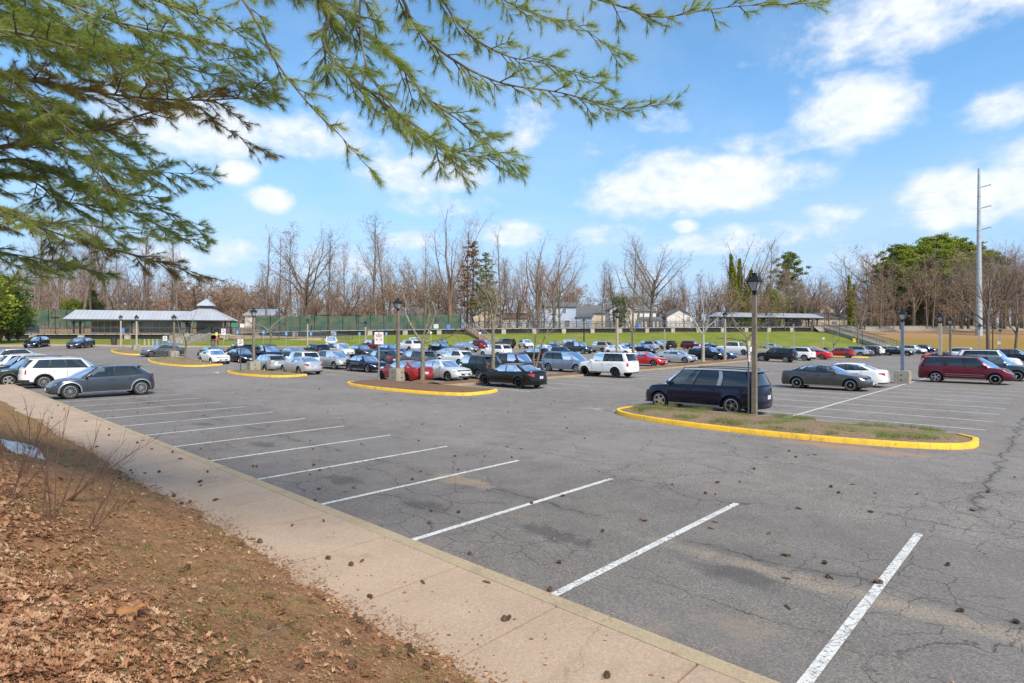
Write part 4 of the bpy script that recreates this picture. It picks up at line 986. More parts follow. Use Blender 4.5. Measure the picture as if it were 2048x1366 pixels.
M_RUST = leafy('rusty_needles', [(.16, .08, .035), (.26, .14, .06), (.13, .13, .045)], .8, .5, .2)

def perp(d):
    a = d.cross(Vector((0, 0, 1)) if abs(d.z) < .9 else Vector((1, 0, 0))).normalized(); return a, d.cross(a)
class Tree:
    def __init__(s, seed): s.r = random.Random(seed); s.t = MB(); s.q = []; s.tips = []
    def tw(s, p, e, w0, w1):
        d = (e-p); a, b = perp(d.normalized() if d.length > 1e-6 else Vector((0, 0, 1))); t = s.r.random()*PI; n = a*math.cos(t)+b*math.sin(t)
        s.q.append((p-n*w0/2, p+n*w0/2, e+n*w1/2, e-n*w1/2))
    def branch(s, p, d, L, r, lvl, P):
        R_ = s.r; q = P[lvl]; ns = q['ns']; pts = [p.copy()]; rs = [r]; dd = d.normalized(); dirs = [dd]
        for i in range(ns):
            j = q['wig']; dd = (dd+Vector((R_.gauss(0, j), R_.gauss(0, j), R_.gauss(0, j)+q['up']))).normalized()
            pts.append(pts[-1]+dd*(L/ns)); rs.append(r*(1-(1-q['tip'])*(i+1)/ns)); dirs.append(dd)
        if lvl <= P['solid']: s.t.tube(pts, rs, [8, 6, 5, 4][min(lvl, 3)], 0, False)
        elif lvl < len(P['lv'])-1 or P.get('thick'):
            for i in range(ns): s.tw(pts[i], pts[i+1], rs[i]*2.2, rs[i+1]*2.2)
        else:
            for i in range(ns): s.tw(pts[i], pts[i+1], rs[i]*2, rs[i+1]*2)
        if lvl+1 < len(P['lv']):
            k = P[lvl+1]; n = k['n'] if isinstance(k['n'], int) else R_.randint(*k['n'])
            for c in range(n):
                f = k['f0']+(1-k['f0'])*((c+R_.random())/n); i = min(ns-1, int(f*ns)); t = f*ns-i; bp = pts[i].lerp(pts[i+1], t); rr = rs[i]*(1-t)+rs[i+1]*t
                a, b = perp(dirs[i]); an = c*2.4+R_.random()*1.2; ax = a*math.cos(an)+b*math.sin(an); th = R(R_.uniform(*k['ang']))
                nd = dirs[i]*math.cos(th)+ax*math.sin(th); ll = L*R_.uniform(*k['len'])*(1-k.get('taper', .5)*f)
                s.branch(bp, nd, ll, max(rr*k.get('rf', .55), P.get('rmin', .004)), lvl+1, P)
        else: s.tips.append(pts[-1])
def lv(*a):
    P = {'lv': a}
    for i, x in enumerate(a): P[i] = x
    return P
def D(**k): return k
STY = {
 'tall': (lambda h: lv(D(ns=9, wig=.03, up=.02, tip=.18), D(n=26, f0=.38, ang=(16, 42), len=(.26, .46), taper=.62, ns=5, wig=.12, up=.10, tip=.3, rf=.42), D(n=7, f0=.25, ang=(25, 60), len=(.30, .55), taper=.4, ns=3, wig=.15, up=.06, tip=.4, rf=.5), D(n=10, f0=.12, ang=(20, 60), len=(.35, .75), ns=2, wig=.2, up=.05, tip=.4, rf=.6)), .0115, 0.96),
 'narrow': (lambda h: lv(D(ns=9, wig=.035, up=.02, tip=.15), D(n=18, f0=.35, ang=(20, 42), len=(.14, .26), taper=.5, ns=4, wig=.14, up=.14, tip=.3, rf=.4), D(n=6, f0=.2, ang=(20, 50), len=(.3, .5), taper=.4, ns=2, wig=.15, up=.08, tip=.4, rf=.5), D(n=9, f0=.12, ang=(20, 60), len=(.35, .8), ns=2, wig=.2, up=.05, tip=.4, rf=.6)), .0105, 0.97),
 'spread': (lambda h: lv(D(ns=5, wig=.04, up=.02, tip=.62), D(n=11, f0=.42, ang=(20, 62), len=(.95, 1.45), taper=.25, ns=7, wig=.12, up=.065, tip=.14, rf=.50), D(n=11, f0=.25, ang=(25, 55), len=(.28, .48), taper=.45, ns=4, wig=.14, up=.05, tip=.3, rf=.5), D(n=6, f0=.15, ang=(25, 60), len=(.3, .55), ns=3, wig=.18, up=.03, tip=.4, rf=.6), D(n=4, f0=.1, ang=(25, 60), len=(.35, .6), ns=2, wig=.2, up=.02, tip=.4, rf=.7)), .0165, 0.46),
 'vase': (lambda h: lv(D(ns=4, wig=.05, up=.02, tip=.6), D(n=7, f0=.35, ang=(12, 34), len=(1.1, 1.7), taper=.2, ns=6, wig=.09, up=.06, tip=.2, rf=.5), D(n=8, f0=.3, ang=(20, 45), len=(.22, .40), taper=.4, ns=3, wig=.14, up=.06, tip=.3, rf=.45), D(n=6, f0=.15, ang=(20, 55), len=(.3, .6), ns=2, wig=.2, up=.04, tip=.4, rf=.6), D(n=3, f0=.1, ang=(25, 60), len=(.4, .7), ns=2, wig=.2, up=.02, tip=.4, rf=.7)), .019, 0.42),
 'scrub': (lambda h: lv(D(ns=4, wig=.1, up=.02, tip=.4), D(n=10, f0=.08, ang=(20, 60), len=(.5, .9), taper=.4, ns=4, wig=.16, up=.06, tip=.3, rf=.55), D(n=7, f0=.15, ang=(25, 60), len=(.35, .6), taper=.4, ns=3, wig=.2, up=.04, tip=.3, rf=.5), D(n=6, f0=.1, ang=(25, 65), len=(.35, .6), ns=2, wig=.2, up=.02, tip=.4, rf=.6)), .018, 0.7),
 'lot': (lambda h: lv(D(ns=3, wig=.07, up=.0, tip=.8), D(n=4, f0=.72, ang=(22, 52), len=(1.5, 2.3), taper=.1, ns=8, wig=.15, up=.03, tip=.12, rf=.66), D(n=11, f0=.2, ang=(30, 65), len=(.25, .48), taper=.35, ns=5, wig=.18, up=.03, tip=.2, rf=.40), D(n=8, f0=.12, ang=(30, 65), len=(.25, .5), ns=3, wig=.22, up=.02, tip=.35, rf=.42), D(n=5, f0=.1, ang=(30, 65), len=(.3, .6), ns=2, wig=.22, up=.02, tip=.4, rf=.6)), .0145, 0.30)}
def leaf_cloud(g, centers, radii, n, size, flat=.8, shell=.55):
    """n small quads around each centre"""
    out = []
    for (c, r) in zip(centers, radii):
        v = g.normal(size=(n, 3)); v /= np.linalg.norm(v, axis=1, keepdims=True); rad = r*(shell+(1-shell)*g.random((n, 1)))**1.0; p = v*rad; p[:, 2] *= flat; p += np.array(c)
        a = g.normal(size=(n, 3)); a /= np.linalg.norm(a, axis=1, keepdims=True); b = np.cross(a, g.normal(size=(n, 3))); b /= np.linalg.norm(b, axis=1, keepdims=True)
        s1 = size*(.6+.8*g.random((n, 1))); s2 = s1*.55
        out.append(np.stack([p-a*s1, p-b*s2, p+a*s1, p+b*s2], 1))
    return np.concatenate(out)
def quads_np(q): return np.array([[tuple(v) for v in f] for f in q], dtype=np.float32)
def bare_meshes(style, seed, h, bark, twig, leaves=None, leafn=0, lsize=.12, solid=1):
    f, rk, tl = STY[style]; P = f(h); P['solid'] = solid; P['rmin'] = .0150; T = Tree(seed); T.branch(Vector((0, 0, -.3)), Vector((T.r.gauss(0, .03), T.r.gauss(0, .03), 1)), h*tl, h*rk, 0, P)
    hm = max(max(v[2] for v in T.t.v), max((t.z for t in T.tips), default=0)); k = h/hm
    T.t.v = [(a*k, b*k, c*k) for (a, b, c) in T.t.v]; q = quads_np(T.q)*k
    trunk = T.t.mesh('trunk', [bark], 60); mats_ = [twig]; arr = q
    if leaves and leafn:
        g = np.random.default_rng(seed); tips = np.array([tuple(t) for t in T.tips])*k; sel = tips[g.integers(0, len(tips), leafn)]
        lc = leaf_cloud(g, sel, np.full(leafn, h*.03), 5, lsize); arr = np.concatenate([q, lc]); mats_ = [twig, leaves]
    me = tri_mesh('crown', arr, mats_)
    if len(mats_) > 1: me.polygons.foreach_set('material_index', np.concatenate([np.zeros(len(q), np.int32), np.ones(len(arr)-len(q), np.int32)]))
    return trunk, me, h
def pine_meshes(seed, h, kind='pine', mt=None):
    g = np.random.default_rng(seed); r = random.Random(seed); t = MB()
    n = 9; pts = [(math.sin(i*.9+seed)*.012*h, math.cos(i*.7+seed)*.012*h, -.3+h*.97*i/n) for i in range(n+1)]; t.tube(pts, [h*.014*(1-.8*i/n) for i in range(n+1)], 8, 0, False)
    cs = []; rs = []
    f0 = {'pine': .45, 'conifer': .10, 'sparse': .28}[kind]; nb = {'pine': 52, 'conifer': 90, 'sparse': 60}[kind]
    for i in range(nb):
        f = f0+(1-f0)*(i+r.random())/nb; z = h*.97*f; a = r.random()*2*PI
        if kind == 'pine': L = h*.20*(math.sin(PI*min(1, .15+.85*(f-f0)/(1-f0)))**.6)*r.uniform(.6, 1.1)
        else: L = h*(.20 if kind == 'conifer' else .17)*(1-f)**.75*r.uniform(.75, 1.1)+.3
        dz = L*(.25 if kind == 'pine' else -.12); e = Vector((math.cos(a)*L, math.sin(a)*L, z+dz)); t.tube([(0, 0, z), tuple(Vector((0, 0, z)).lerp(e, .5)+Vector((0, 0, -L*.03))), tuple(e)], [h*.0035, h*.0025, .02], 4, 0, False)
        for k in range(2 if kind == 'sparse' else 3):
            q = Vector((0, 0, z)).lerp(e, 1-.28*k); cs.append((q.x+r.gauss(0, .02*h), q.y+r.gauss(0, .02*h), q.z+r.gauss(0, .022*h))); rs.append(h*(.045 if kind == 'pine' else .028)*r.uniform(.7, 1.3))
    arr = leaf_cloud(g, cs, rs, {'pine': 85, 'conifer': 34, 'sparse': 26}[kind], h*.0085, .6 if kind == 'pine' else .45, .2)
    return t.mesh('trunk', [M_BARK2 if kind == 'pine' else M_BARK], 60), tri_mesh('crown', arr, mt or M_PINE), h
def bush_meshes(seed, h, w, mt, n=26, dens=190, size=.11):
    g = np.random.default_rng(seed); t = MB(); cs = []; rs = []
    for i in range(n):
        z = h*(.18+.72*g.random()); k = math.sin(PI*min(1, max(.12, z/h*.92)))**.6; a = g.random()*2*PI; q = w/2*.72*k*math.sqrt(g.random()); cs.append((math.cos(a)*q, math.sin(a)*q, z)); rs.append(h*.17*(.7+.6*g.random()))
        t.tube([(0, 0, -.2), (cs[-1][0]*.4, cs[-1][1]*.4, z*.5), cs[-1]], [.05*h*.3, .02*h*.5, .01], 4, 0, False)
    return t.mesh('trunk', [M_BARK], 60), tri_mesh('crown', leaf_cloud(g, cs, rs, dens, size, .85, .45), mt), h
def ivy_mesh(seed, h0, h1, r0, r1, n, size=.16, mt=None):
    g = np.random.default_rng(seed); f = g.random(n)**.9; z = h0+(h1-h0)*f+g.normal(0, .25, n); a_ = g.random(n)*2*PI; rad = (r0+(r1-r0)*f)*(1-f**4)*(.25+1.0*g.random(n)**.7)*(1+.18*np.sin(z*.9+seed)+.12*np.sin(a_*3+z*.6)); a = a_
    c = np.stack([np.cos(a)*rad, np.sin(a)*rad, z], 1); return leaf_cloud(g, c, np.full(n, .3), 4, size)
def put_tree(meshes, x, y, h, z=None, rz=None, label=None, cat='tree', group=None, name='bare_tree', sx=1.0):
    tr, cr, h0 = meshes; k = h/h0; z = (H(x, y) if z is None else z)
    t = empty(name, (x, y, z), rnd.random()*6.28 if rz is None else rz); t.scale = (k*sx, k*sx, k); tag(t, label, cat, group)
    link('trunk', tr, t); link('crown', cr, t); return t

# ------------------------------------------------------------------ street furniture
M_POST = mat('weathered_wood_post', (.22, .18, .135), .9, bump=.4, bscale=20, var=.35, vscale=5); M_PALE = mat('pale_post', (.44, .37, .29), .85, var=.25, vscale=4); M_POSTB = mat('blue_grey_post', (.15, .19, .25), .6, var=.2)
M_IRON = mat('black_iron', (.012, .012, .013), .5, .3); M_LGLASS = mat('lantern_glass', (.42, .43, .42), .15, spec=.7, var=.3, vscale=6)
def lamp(x, y, top, label, post=None, block=0, w=.18, base=None, glass=True, rz=None):
    z = H(x, y)+(.22 if base is None else base); t = empty('street_lamp', (x, y, z), R(46) if rz is None else rz); tag(t, label, 'street lamp', 'lantern lamps of the parking lot')
    hl = .84; hp = top-z-hl; b = MB(); b.v = [(a*s*w/2, c*s*w/2, zz) for zz, s in ((-.3, 1.12), (hp, .92)) for a, c in ((-1, -1), (1, -1), (1, 1), (-1, 1))]; b.f = [(0, 1, 5, 4), (1, 2, 6, 5), (2, 3, 7, 6), (3, 0, 4, 7), (4, 5, 6, 7)]; b.m = [0]*5; b.build('post', post or M_POST, t)
    l = MB(); q = PI/4; s2 = 1.4142
    l.lathe([(.001, hp), (.075, hp), (.075, hp+.06), (.10, hp+.08), (.10, hp+.10), (.07, hp+.13), (.09*s2, hp+.15), (.09*s2, hp+.165), (.001, hp+.165)], n=4, rot=q)
    for k in range(4):
        a = q+k*PI/2; l.beam((.085*s2*math.cos(a), .085*s2*math.sin(a), hp+.16), (.20*s2*math.cos(a), .20*s2*math.sin(a), hp+.50), .022, .022)
        a2 = a+PI/2; l.beam((.20*s2*math.cos(a), .20*s2*math.sin(a), hp+.50), (.20*s2*math.cos(a2), .20*s2*math.sin(a2), hp+.50), .03, .03)
    l.lathe([(.001, hp+.50), (.245*s2, hp+.50), (.245*s2, hp+.525), (.19*s2, hp+.60), (.15*s2, hp+.68), (.14*s2, hp+.70), (.001, hp+.71)], n=4, rot=q)
    l.lathe([(.001, hp+.70), (.065*s2, hp+.70), (.065*s2, hp+.80), (.08*s2, hp+.81), (.08*s2, hp+.83), (.001, hp+.84)], n=4, rot=q)
    lo = l.build('lantern', M_IRON, t)
    if glass:
        g = MB(); g.lathe([(.078*s2, hp+.17), (.185*s2, hp+.49)], n=4, rot=q); g.build('glass_pane', M_LGLASS, lo)
    if block:
        c = MB(); c.box((0, 0, .38), (.86, .86, .80), 0, R(0)); c.box((0, 0, .80), (.80, .80, .06)); co = c.build('concrete_block', M_CONC, t)
        d = MB()
        for sg in (-1, 1):
            for zz in (.22, .56): d.box((.0, sg*.431, zz), (.10, .01, .07)); d.box((sg*.431, 0, zz), (.01, .10, .07))
        d.build('lifting_hole', BLK, co)
    return t
M_SW = mat('sign_white', (.66, .64, .64), .5); M_SR = mat('sign_dark_red', (.26, .05, .09), .5); M_SB = mat('sign_blue', (.05, .22, .55), .5); M_STEEL = mat('galvanised_steel', (.34, .34, .34), .45, .6); M_GREENP = mat('green_sign_post', (.045, .06, .05), .6); M_SY = mat('sign_yellow', (.80, .62, .02), .5); M_SG = mat('sign_green', (.02, .20, .13), .5)
def sign(x, y, zb, zt, w, h, face, label, kind='text', post=None, pw=.06, rz=None, cat='sign', group='signs on posts', z0=None):
    z = H(x, y) if z0 is None else z0; rz = math.atan2(-x, y) if rz is None else rz
    t = empty('sign_post' if kind != 'yellow' else 'yellow_sign', (x, y, z), rz); tag(t, label, cat, group)
    b = MB(); b.box((0, 0, (zt-.15)/2-.1), (pw, pw*.6, zt-.15+.2)); b.build('post', post or M_STEEL, t)
    p = MB(); p.box((0, -.03, zt-h/2), (w, .012, h)); bd = p.build('sign_board', face, t)
    if kind == 'text':
        l = MB(); y0 = -.038; sc_ = h/.9
        for (cx_, cz, ww, hh) in ((0, .10, .10, .07), (0, .22, .40, .065), (0, .32, .34, .05), (0, .44, .44, .03), (-.15, .58, .09, .09), (.15, .58, .09, .09), (0, .585, .22, .03), (0, .75, .12, .03)):
            l.box((cx_*w/.55, y0, zt-cz*sc_), (ww*w/.55, .004, hh*sc_))
        l.build('lettering', M_SR, bd)
    elif kind == 'redtext':
        l = MB(); y0 = -.038
        for (cz, ww, hh) in ((.13, .3, .10), (.32, .62, .09), ): l.box((0, y0, zt-cz*h), (ww*w, .004, hh*h))
        l.beam((-.3*w, y0, zt-.75*h), (.3*w, y0, zt-.5*h), .004, .14*h)
        l.build('lettering', M_SR, bd)
    elif kind == 'access':
        l = MB(); y0 = -.038; l.box((-.02*w, y0, zt-.2*h), (.12*w, .004, .10*h)); l.beam((-.04*w, y0, zt-.28*h), (0, y0, zt-.55*h), .004, .09*w); l.beam((0, y0, zt-.55*h), (.2*w, y0, zt-.56*h), .004, .06*w); l.beam((.2*w, y0, zt-.56*h), (.28*w, y0, zt-.8*h), .004, .06*w)
        vs = []; fs = []
        for k in range(13):
            a = 1.9+4.4*k/12; vs += [(-.02*w+.22*w*math.cos(a), y0, zt-.62*h+.22*w*math.sin(a)), (-.02*w+.30*w*math.cos(a), y0, zt-.62*h+.30*w*math.sin(a))]
        l.add(vs, [(2*k, 2*k+1, 2*k+3, 2*k+2) for k in range(12)]); l.build('wheelchair_symbol', M_SW, bd)
    return t
def bin_(x, y, label, c, h=1.0, r=.32):
    t = empty('litter_bin', (x, y, H(x, y)+.13)); tag(t, label, 'litter bin'); b = MB(); b.lathe([(.001, 0), (r*.8, 0), (r*.84, .06), (r, h*.8), (r*.98, h*.82)], n=16)
    b.build('body', c, t, smooth=40); l = MB(); l.lathe([(r*1.05, h*.8), (r*1.05, h*.86), (r*.8, h*.98), (.001, h)], n=16); l.build('lid', BLK, t, smooth=40); return t

# ------------------------------------------------------------------ station
M_DECK = mat('deck_concrete', (.40, .37, .31), .85, var=.25, vscale=2); M_PIER = mat('pier_concrete', (.46, .41, .34), .9, var=.3, vscale=1.5); M_NAVY = mat('blue_grey_steel', (.045, .06, .085), .5, .2); M_RAIL = mat('rail_blue_grey', (.085, .11, .14), .5, .3)
M_ROOF = mat('standing_seam_metal', (.55, .57, .60), .35, .4, var=.15, vscale=.5); M_SEAM = mat('roof_seam', (.38, .40, .43), .4, .4); M_FRAMEW = mat('window_frame_white', (.55, .53, .48), .6); M_SCREEN = mat('windscreen_glass', (.30, .27, .22), .12, spec=.6, var=.4, vscale=.6)
PA = math.atan2(.3099, .9508); PD = Vector((.9508, .3099, 0)); PN = Vector((-.3099, .9508, 0))
def onplat(x, n=0.0, z=None):
    return Vector((x-.31*n, plat_y(x)+.95*n, deck_z(x) if z is None else z))
def railing_mb(a, b, h=1.1, step=1.8, pick=.16, w=.05, mb=None):
    m = mb or MB(); a = Vector(a); b = Vector(b); L = (b-a).length; up = Vector((0, 0, 1))
    m.beam(a+up*h, b+up*h, w*1.2, w*1.2); m.beam(a+up*(h*.55), b+up*(h*.55), w*.6, w*.6) if pick is None else m.beam(a+up*(h*.92), b+up*(h*.92), w*.5, w*.5); m.beam(a+up*.10, b+up*.10, w*.6, w*.6)
    n = max(1, int(L/step))
    for i in range(n+1): p = a.lerp(b, i/n); m.beam(p, p+up*h, w, w)
    if pick:
        n = int(L/pick)
        for i in range(n): p = a.lerp(b, (i+.5)/n); m.beam(p+up*.1, p+up*h*.92, .018, .018)
    return m
M_UNDER = mat('under_deck_shade', (.012, .013, .016), .8)  # near black: the shade of the gap under the deck put into the colour
def build_platform():
    o = onplat(0); t = empty('station_platform', (0, 133.3, 0)); tag(t, 'long raised concrete train platform on piers along the top of the grass bank', 'platform'); off = Vector((0, -133.3, 0))
    xs = [-90, -75, -60, -50, -41, -20, 0, 20, 40, 62, 86]; d = MB(); f = MB(); p = MB(); r = MB(); r2 = MB(); br = MB()
    for a, b in zip(xs[:-1], xs[1:]):
        A0, A1, B0, B1 = onplat(a, 0)+off, onplat(a, 4.8)+off, onplat(b, 0)+off, onplat(b, 4.8)+off; u = Vector((0, 0, .15))
        d.add([A0, B0, B1, A1, A0-u, B0-u, B1-u, A1-u], [(0, 1, 2, 3), (7, 6, 5, 4), (0, 4, 5, 1), (2, 6, 7, 3), (3, 7, 4, 0), (1, 5, 6, 2)])
        v = Vector((0, 0, .24)); f.beam(A0-v*2.6+PN*.3, B0-v*2.6+PN*.3, .2, .90)  # beam made tall and blackish to paint the shaded void below the deck
        railing_mb(A0+PN*.1, B0+PN*.1, 1.15, 1.8, .22, .05, r); railing_mb(A1-PN*.2, B1-PN*.2, 1.15, 2.4, .45, .05, r2)
    pr = MB(); x = -86
    while x < 86:
        q = onplat(x)+off; pp = MB(); pp.box((q.x+.02, q.y+.1, q.z-.86), (1.0, .8, 1.22), 0, PA); pp.build('pier', M_PIER, t); x += 7.0
    x = -88
    while x < 86: q = onplat(x)+off; br.box((q.x, q.y-.04, q.z-.12), (.13, .06, .26), 0, PA); x += 1.8
    d.build('deck', M_DECK, t); f.build('deck_shade_beam', M_UNDER, t); r.build('railing', M_RAIL, t); r2.build('railing', M_RAIL, t); br.build('railing_bracket', M_NAVY, t)
def canopy(x0, x1, zr, ze, dr, de, label, walls=()):
    c = onplat((x0+x1)/2, 2.2); t = empty('platform_canopy', tuple(c), PA); tag(t, label, 'canopy'); L = (x1-x0)/.9508/2; zd = c.z
    ze -= zd; zr -= zd; b = MB(); s = MB(); w = de
    P = lambda a, y, z: (a, y, z)
    ov = 1.0
    vs = [(-L-ov, -w, ze), (L+ov, -w, ze), (L, 0, zr), (-L, 0, zr), (-L-ov, w, ze), (L+ov, w, ze)]
    b.add(vs+[(a, y, z-.10) for (a, y, z) in vs], [(0, 1, 2, 3), (3, 2, 5, 4), (0, 3, 4), (1, 5, 2), (6, 9, 8, 7), (9, 10, 11, 8), (0, 6, 7, 1), (4, 5, 11, 10), (0, 4, 10, 6), (1, 7, 11, 5)])
    n = int(2*L/.62)
    for i in range(n+1):
        a = -L-ov*.6+(2*L+ov*1.2)*i/n; aa = max(-L, min(L, a)); s.beam((a, -w, ze+.025), (aa, 0, zr+.025), .045, .05); s.beam((a, w, ze+.025), (aa, 0, zr+.025), .045, .05)
    ro = b.build('roof', M_ROOF, t); s.build('roof_seam', M_SEAM, ro)
    g = MB(); g.box((0, -w+.06, ze-.22), (2*L+2*ov, .10, .22)); g.box((0, w-.06, ze-.22), (2*L+2*ov, .10, .22))
    g.build('gutter', M_NAVY, t)
    n = max(2, int(2*L/7))
    for i in range(n+1):
        a = -L+.3+(2*L-.6)*i/n
        for y in (-1.5, 1.5):
            p = MB(); p.box((a, y, (ze-.2)/2), (.26, .26, ze-.2)); p.beam((a, y, ze-.9), (a+.8, y, ze-.2), .12, .12); p.beam((a, y, ze-.9), (a-.8, y, ze-.2), .12, .12); p.build('post', M_NAVY, t)
    for (a0, a1) in walls:
        a0 = (a0-(x0+x1)/2)/.9508; a1 = (a1-(x0+x1)/2)/.9508
        w_ = MB(); w_.box(((a0+a1)/2, 1.2, 1.35), (a1-a0, .04, 2.1)); wo = w_.build('glass_screen', M_SCREEN, t); f = MB(); k = 6
        for i in range(k+1): f.box((a0+(a1-a0)*i/k, 1.16, 1.35), (.07, .09, 2.24))
        for z in (.28, 1.35, 2.42): f.box(((a0+a1)/2, 1.155, z), (a1-a0, .085, .07))
        f.build('frame', M_FRAMEW, wo)
    return t
def pavilion():
    c = onplat(-59.2, -1.0, 3.72); t = empty('entrance_pavilion', tuple(c), PA); tag(t, 'square pavilion with pyramid metal roof and small louvred cupola above the stairs', 'pavilion')
    def pyr(r0, z0, r1, z1, nm, par):
        b = MB(); s = MB(); vs = [(a*r, e*r, z) for (r, z) in ((r0, z0), (r1, z1), (r0, z0-.12), (r0*.2, z0-.12)) for (a, e) in ((-1, -1), (1, -1), (1, 1), (-1, 1))]
        b.add(vs, [(k, (k+1) % 4, 4+(k+1) % 4, 4+k) for k in range(4)]+[(8+k, 8+(k+1) % 4, (k+1) % 4, k) for k in range(4)]+[(4, 5, 6, 7), (11, 10, 9, 8)])
        n = int(2*r0/.62)
        for k in range(4):
            M = Matrix.Rotation(k*PI/2, 3, 'Z')
            for i in range(n+1):
                x = -r0+2*r0*i/n; q = min(1, max(0, (r0-abs(x))/(r0-r1))) if r0 > r1 else 1; yy = -r0+(r0-r1)*q; zz = z0+(z1-z0)*q
                s.beam(M @ Vector((x, -r0, z0+.02)), M @ Vector((x, yy, zz+.02)), .045, .05)
            s.beam(M @ Vector((-r0, -r0, z0+.02)), M @ Vector((-r1, -r1, z1+.02)), .08, .06)
        o = b.build(nm, M_ROOF, par); s.build('roof_seam', M_SEAM, o); return o
    pyr(5.1, 2.6, 1.15, 4.75, 'roof', t)
    cu = MB(); cu.box((0, 0, 5.05), (2.1, 2.1, .75)); co = cu.build('cupola', M_NAVY, t); lv_ = MB()
    for k in range(4):
        M = Matrix.Rotation(k*PI/2, 3, 'Z')
        for z in (4.8, 4.95, 5.1, 5.25): p = M @ Vector((0, -1.07, z)); lv_.box(tuple(p), (1.9 if k % 2 == 0 else .05, .05 if k % 2 == 0 else 1.9, .07))
    lv_.build('louvre', M_RAIL, co); pyr(1.45, 5.45, .03, 6.75, 'cupola_roof', t)
    for (a, e) in ((-3.8, -3.8), (3.8, -3.8), (-3.8, 3.8), (3.8, 3.8)):
        p = MB(); p.box((a, e, 1.25), (.3, .3, 2.5)); p.build('post', M_NAVY, t)
    g = MB(); g.box((0, 3.2, 1.25), (4.6, .1, 2.4)); g.build('back_screen', M_SCREEN, t)
    f = MB(); f.box((0, -4.95, 2.45), (10, .1, .18)); f.box((0, 4.95, 2.45), (10, .1, .18)); f.box((-4.95, 0, 2.45), (.1, 9.8, .18)); f.box((4.95, 0, 2.45), (.1, 9.8, .18)); f.build('fascia', M_NAVY, t)
    fl = MB(); fl.box((0, 0, -.14), (9.4, 9.0, .28)); fl.build('floor_slab', M_DECK, t)
    for (a, e) in ((-4, -4.2), (4, -4.2)): p = MB(); p.box((a, e, -1.2), (.8, .5, 2.0)); p.build('pier', M_PIER, t)
    rl = railing_mb((-4.6, -4.4, 0), (-1.9, -4.4, 0)); railing_mb((1.9, -4.4, 0), (4.6, -4.4, 0), mb=rl); rl.build('railing', M_RAIL, t)
def stairs(top, bot, w, label, n=14, wall=None, cw=None, rail=M_RAIL, sh=.2, pick=.25):
    top = Vector(top); bot = Vector(bot); d = bot-top; run = Vector((d.x, d.y, 0)); L = run.length; run.normalize(); a = math.atan2(run.y, run.x)
    t = empty('staircase', tuple(bot), a+PI); tag(t, label, 'stairs'); h = top.z-bot.z; b = MB()
    for i in range(n): z = h*(i+1)/n; b.box((L*(i+.5)/n, 0, z/2-.15), (L/n, w, z+.3-.002*i))
    b.build('steps', wall or M_CONC, t)
    for sg in (-1, 1):
        s = MB(); s.add([(0, sg*(w/2+.01), -.4), (L, sg*(w/2+.01), -.4), (L, sg*(w/2+.01), h+sh), (0, sg*(w/2+.01), sh), (0, sg*(w/2+.26), -.4), (L, sg*(w/2+.26), -.4), (L, sg*(w/2+.26), h+sh), (0, sg*(w/2+.26), sh)], [(0, 1, 2, 3), (7, 6, 5, 4), (3, 2, 6, 7), (0, 3, 7, 4), (1, 5, 6, 2)]); s.build('side_wall', cw or M_PIER, t)
        railing_mb((0, sg*(w/2+.13), .2), (L, sg*(w/2+.13), h+.2), 1.0, 1.5, pick, .05).build('handrail', rail, t)
    return t
def ramp():
    t = empty('access_ramp', (-46, 108, 2.0)); tag(t, 'switchback concrete access ramp with blue-grey railings right of the stairs', 'ramp'); o = Vector((46, -108, -2.0))
    runs = [((-55, 110.5, 3.62), (-37.0, 116.5, 2.95), 1.6), ((-37.0, 113.5, 2.95), (-52, 106.5, 2.1), 1.6), ((-37.5, 116, 2.9), (-31.5, 114.5, 2.35), 1.6)]
    for (a, b, w) in runs:
        a = Vector(a)+o; b = Vector(b)+o; d = (b-a).normalized(); n = Vector((-d.y, d.x, 0)).normalized()*w/2; u = Vector((0, 0, .75)); s = MB()
        s.add([a-n, b-n, b+n, a+n, a-n-u, b-n-u, b+n-u, a+n-u], [(0, 1, 2, 3), (7, 6, 5, 4), (0, 4, 5, 1), (2, 6, 7, 3), (1, 5, 6, 2), (3, 7, 4, 0)]); s.build('ramp_slab', M_WALK, t)
        for g in (-1, 1): railing_mb(a+n*g*.94, b+n*g*.94, 1.1, 1.5, .16).build('railing', M_RAIL, t)
        for f in (.1, .5, .9): q = a.lerp(b, f); p = MB(); p.box((q.x, q.y, q.z-1.4), (.35, .35, 1.4)); p.build('pier', M_PIER, t)
def plat_lamp(x, n, label, h=4.6):
    p = onplat(x, n); t = empty('platform_lamp', tuple(p), PA); tag(t, label, 'lamp post', 'lamp posts on the platform'); b = MB(); b.lathe([(.09, 0), (.09, .5), (.055, .55), (.045, h), (.001, h+.15)], n=8); b.build('post', M_IRON, t, smooth=30)
    a = MB(); a.box((0, 0, h-1.55), (1.25, .1, .22)); a.beam((-.55, 0, h-.5), (0, 0, h-.2), .05, .05); a.build('name_board', M_IRON, t); g = MB(); g.lathe([(.03, h-.5), (.16, h-.75), (.16, h-.8), (.001, h-.82)], (-.58, 0, 0), n=10); g.build('lamp_shade', M_IRON, t)
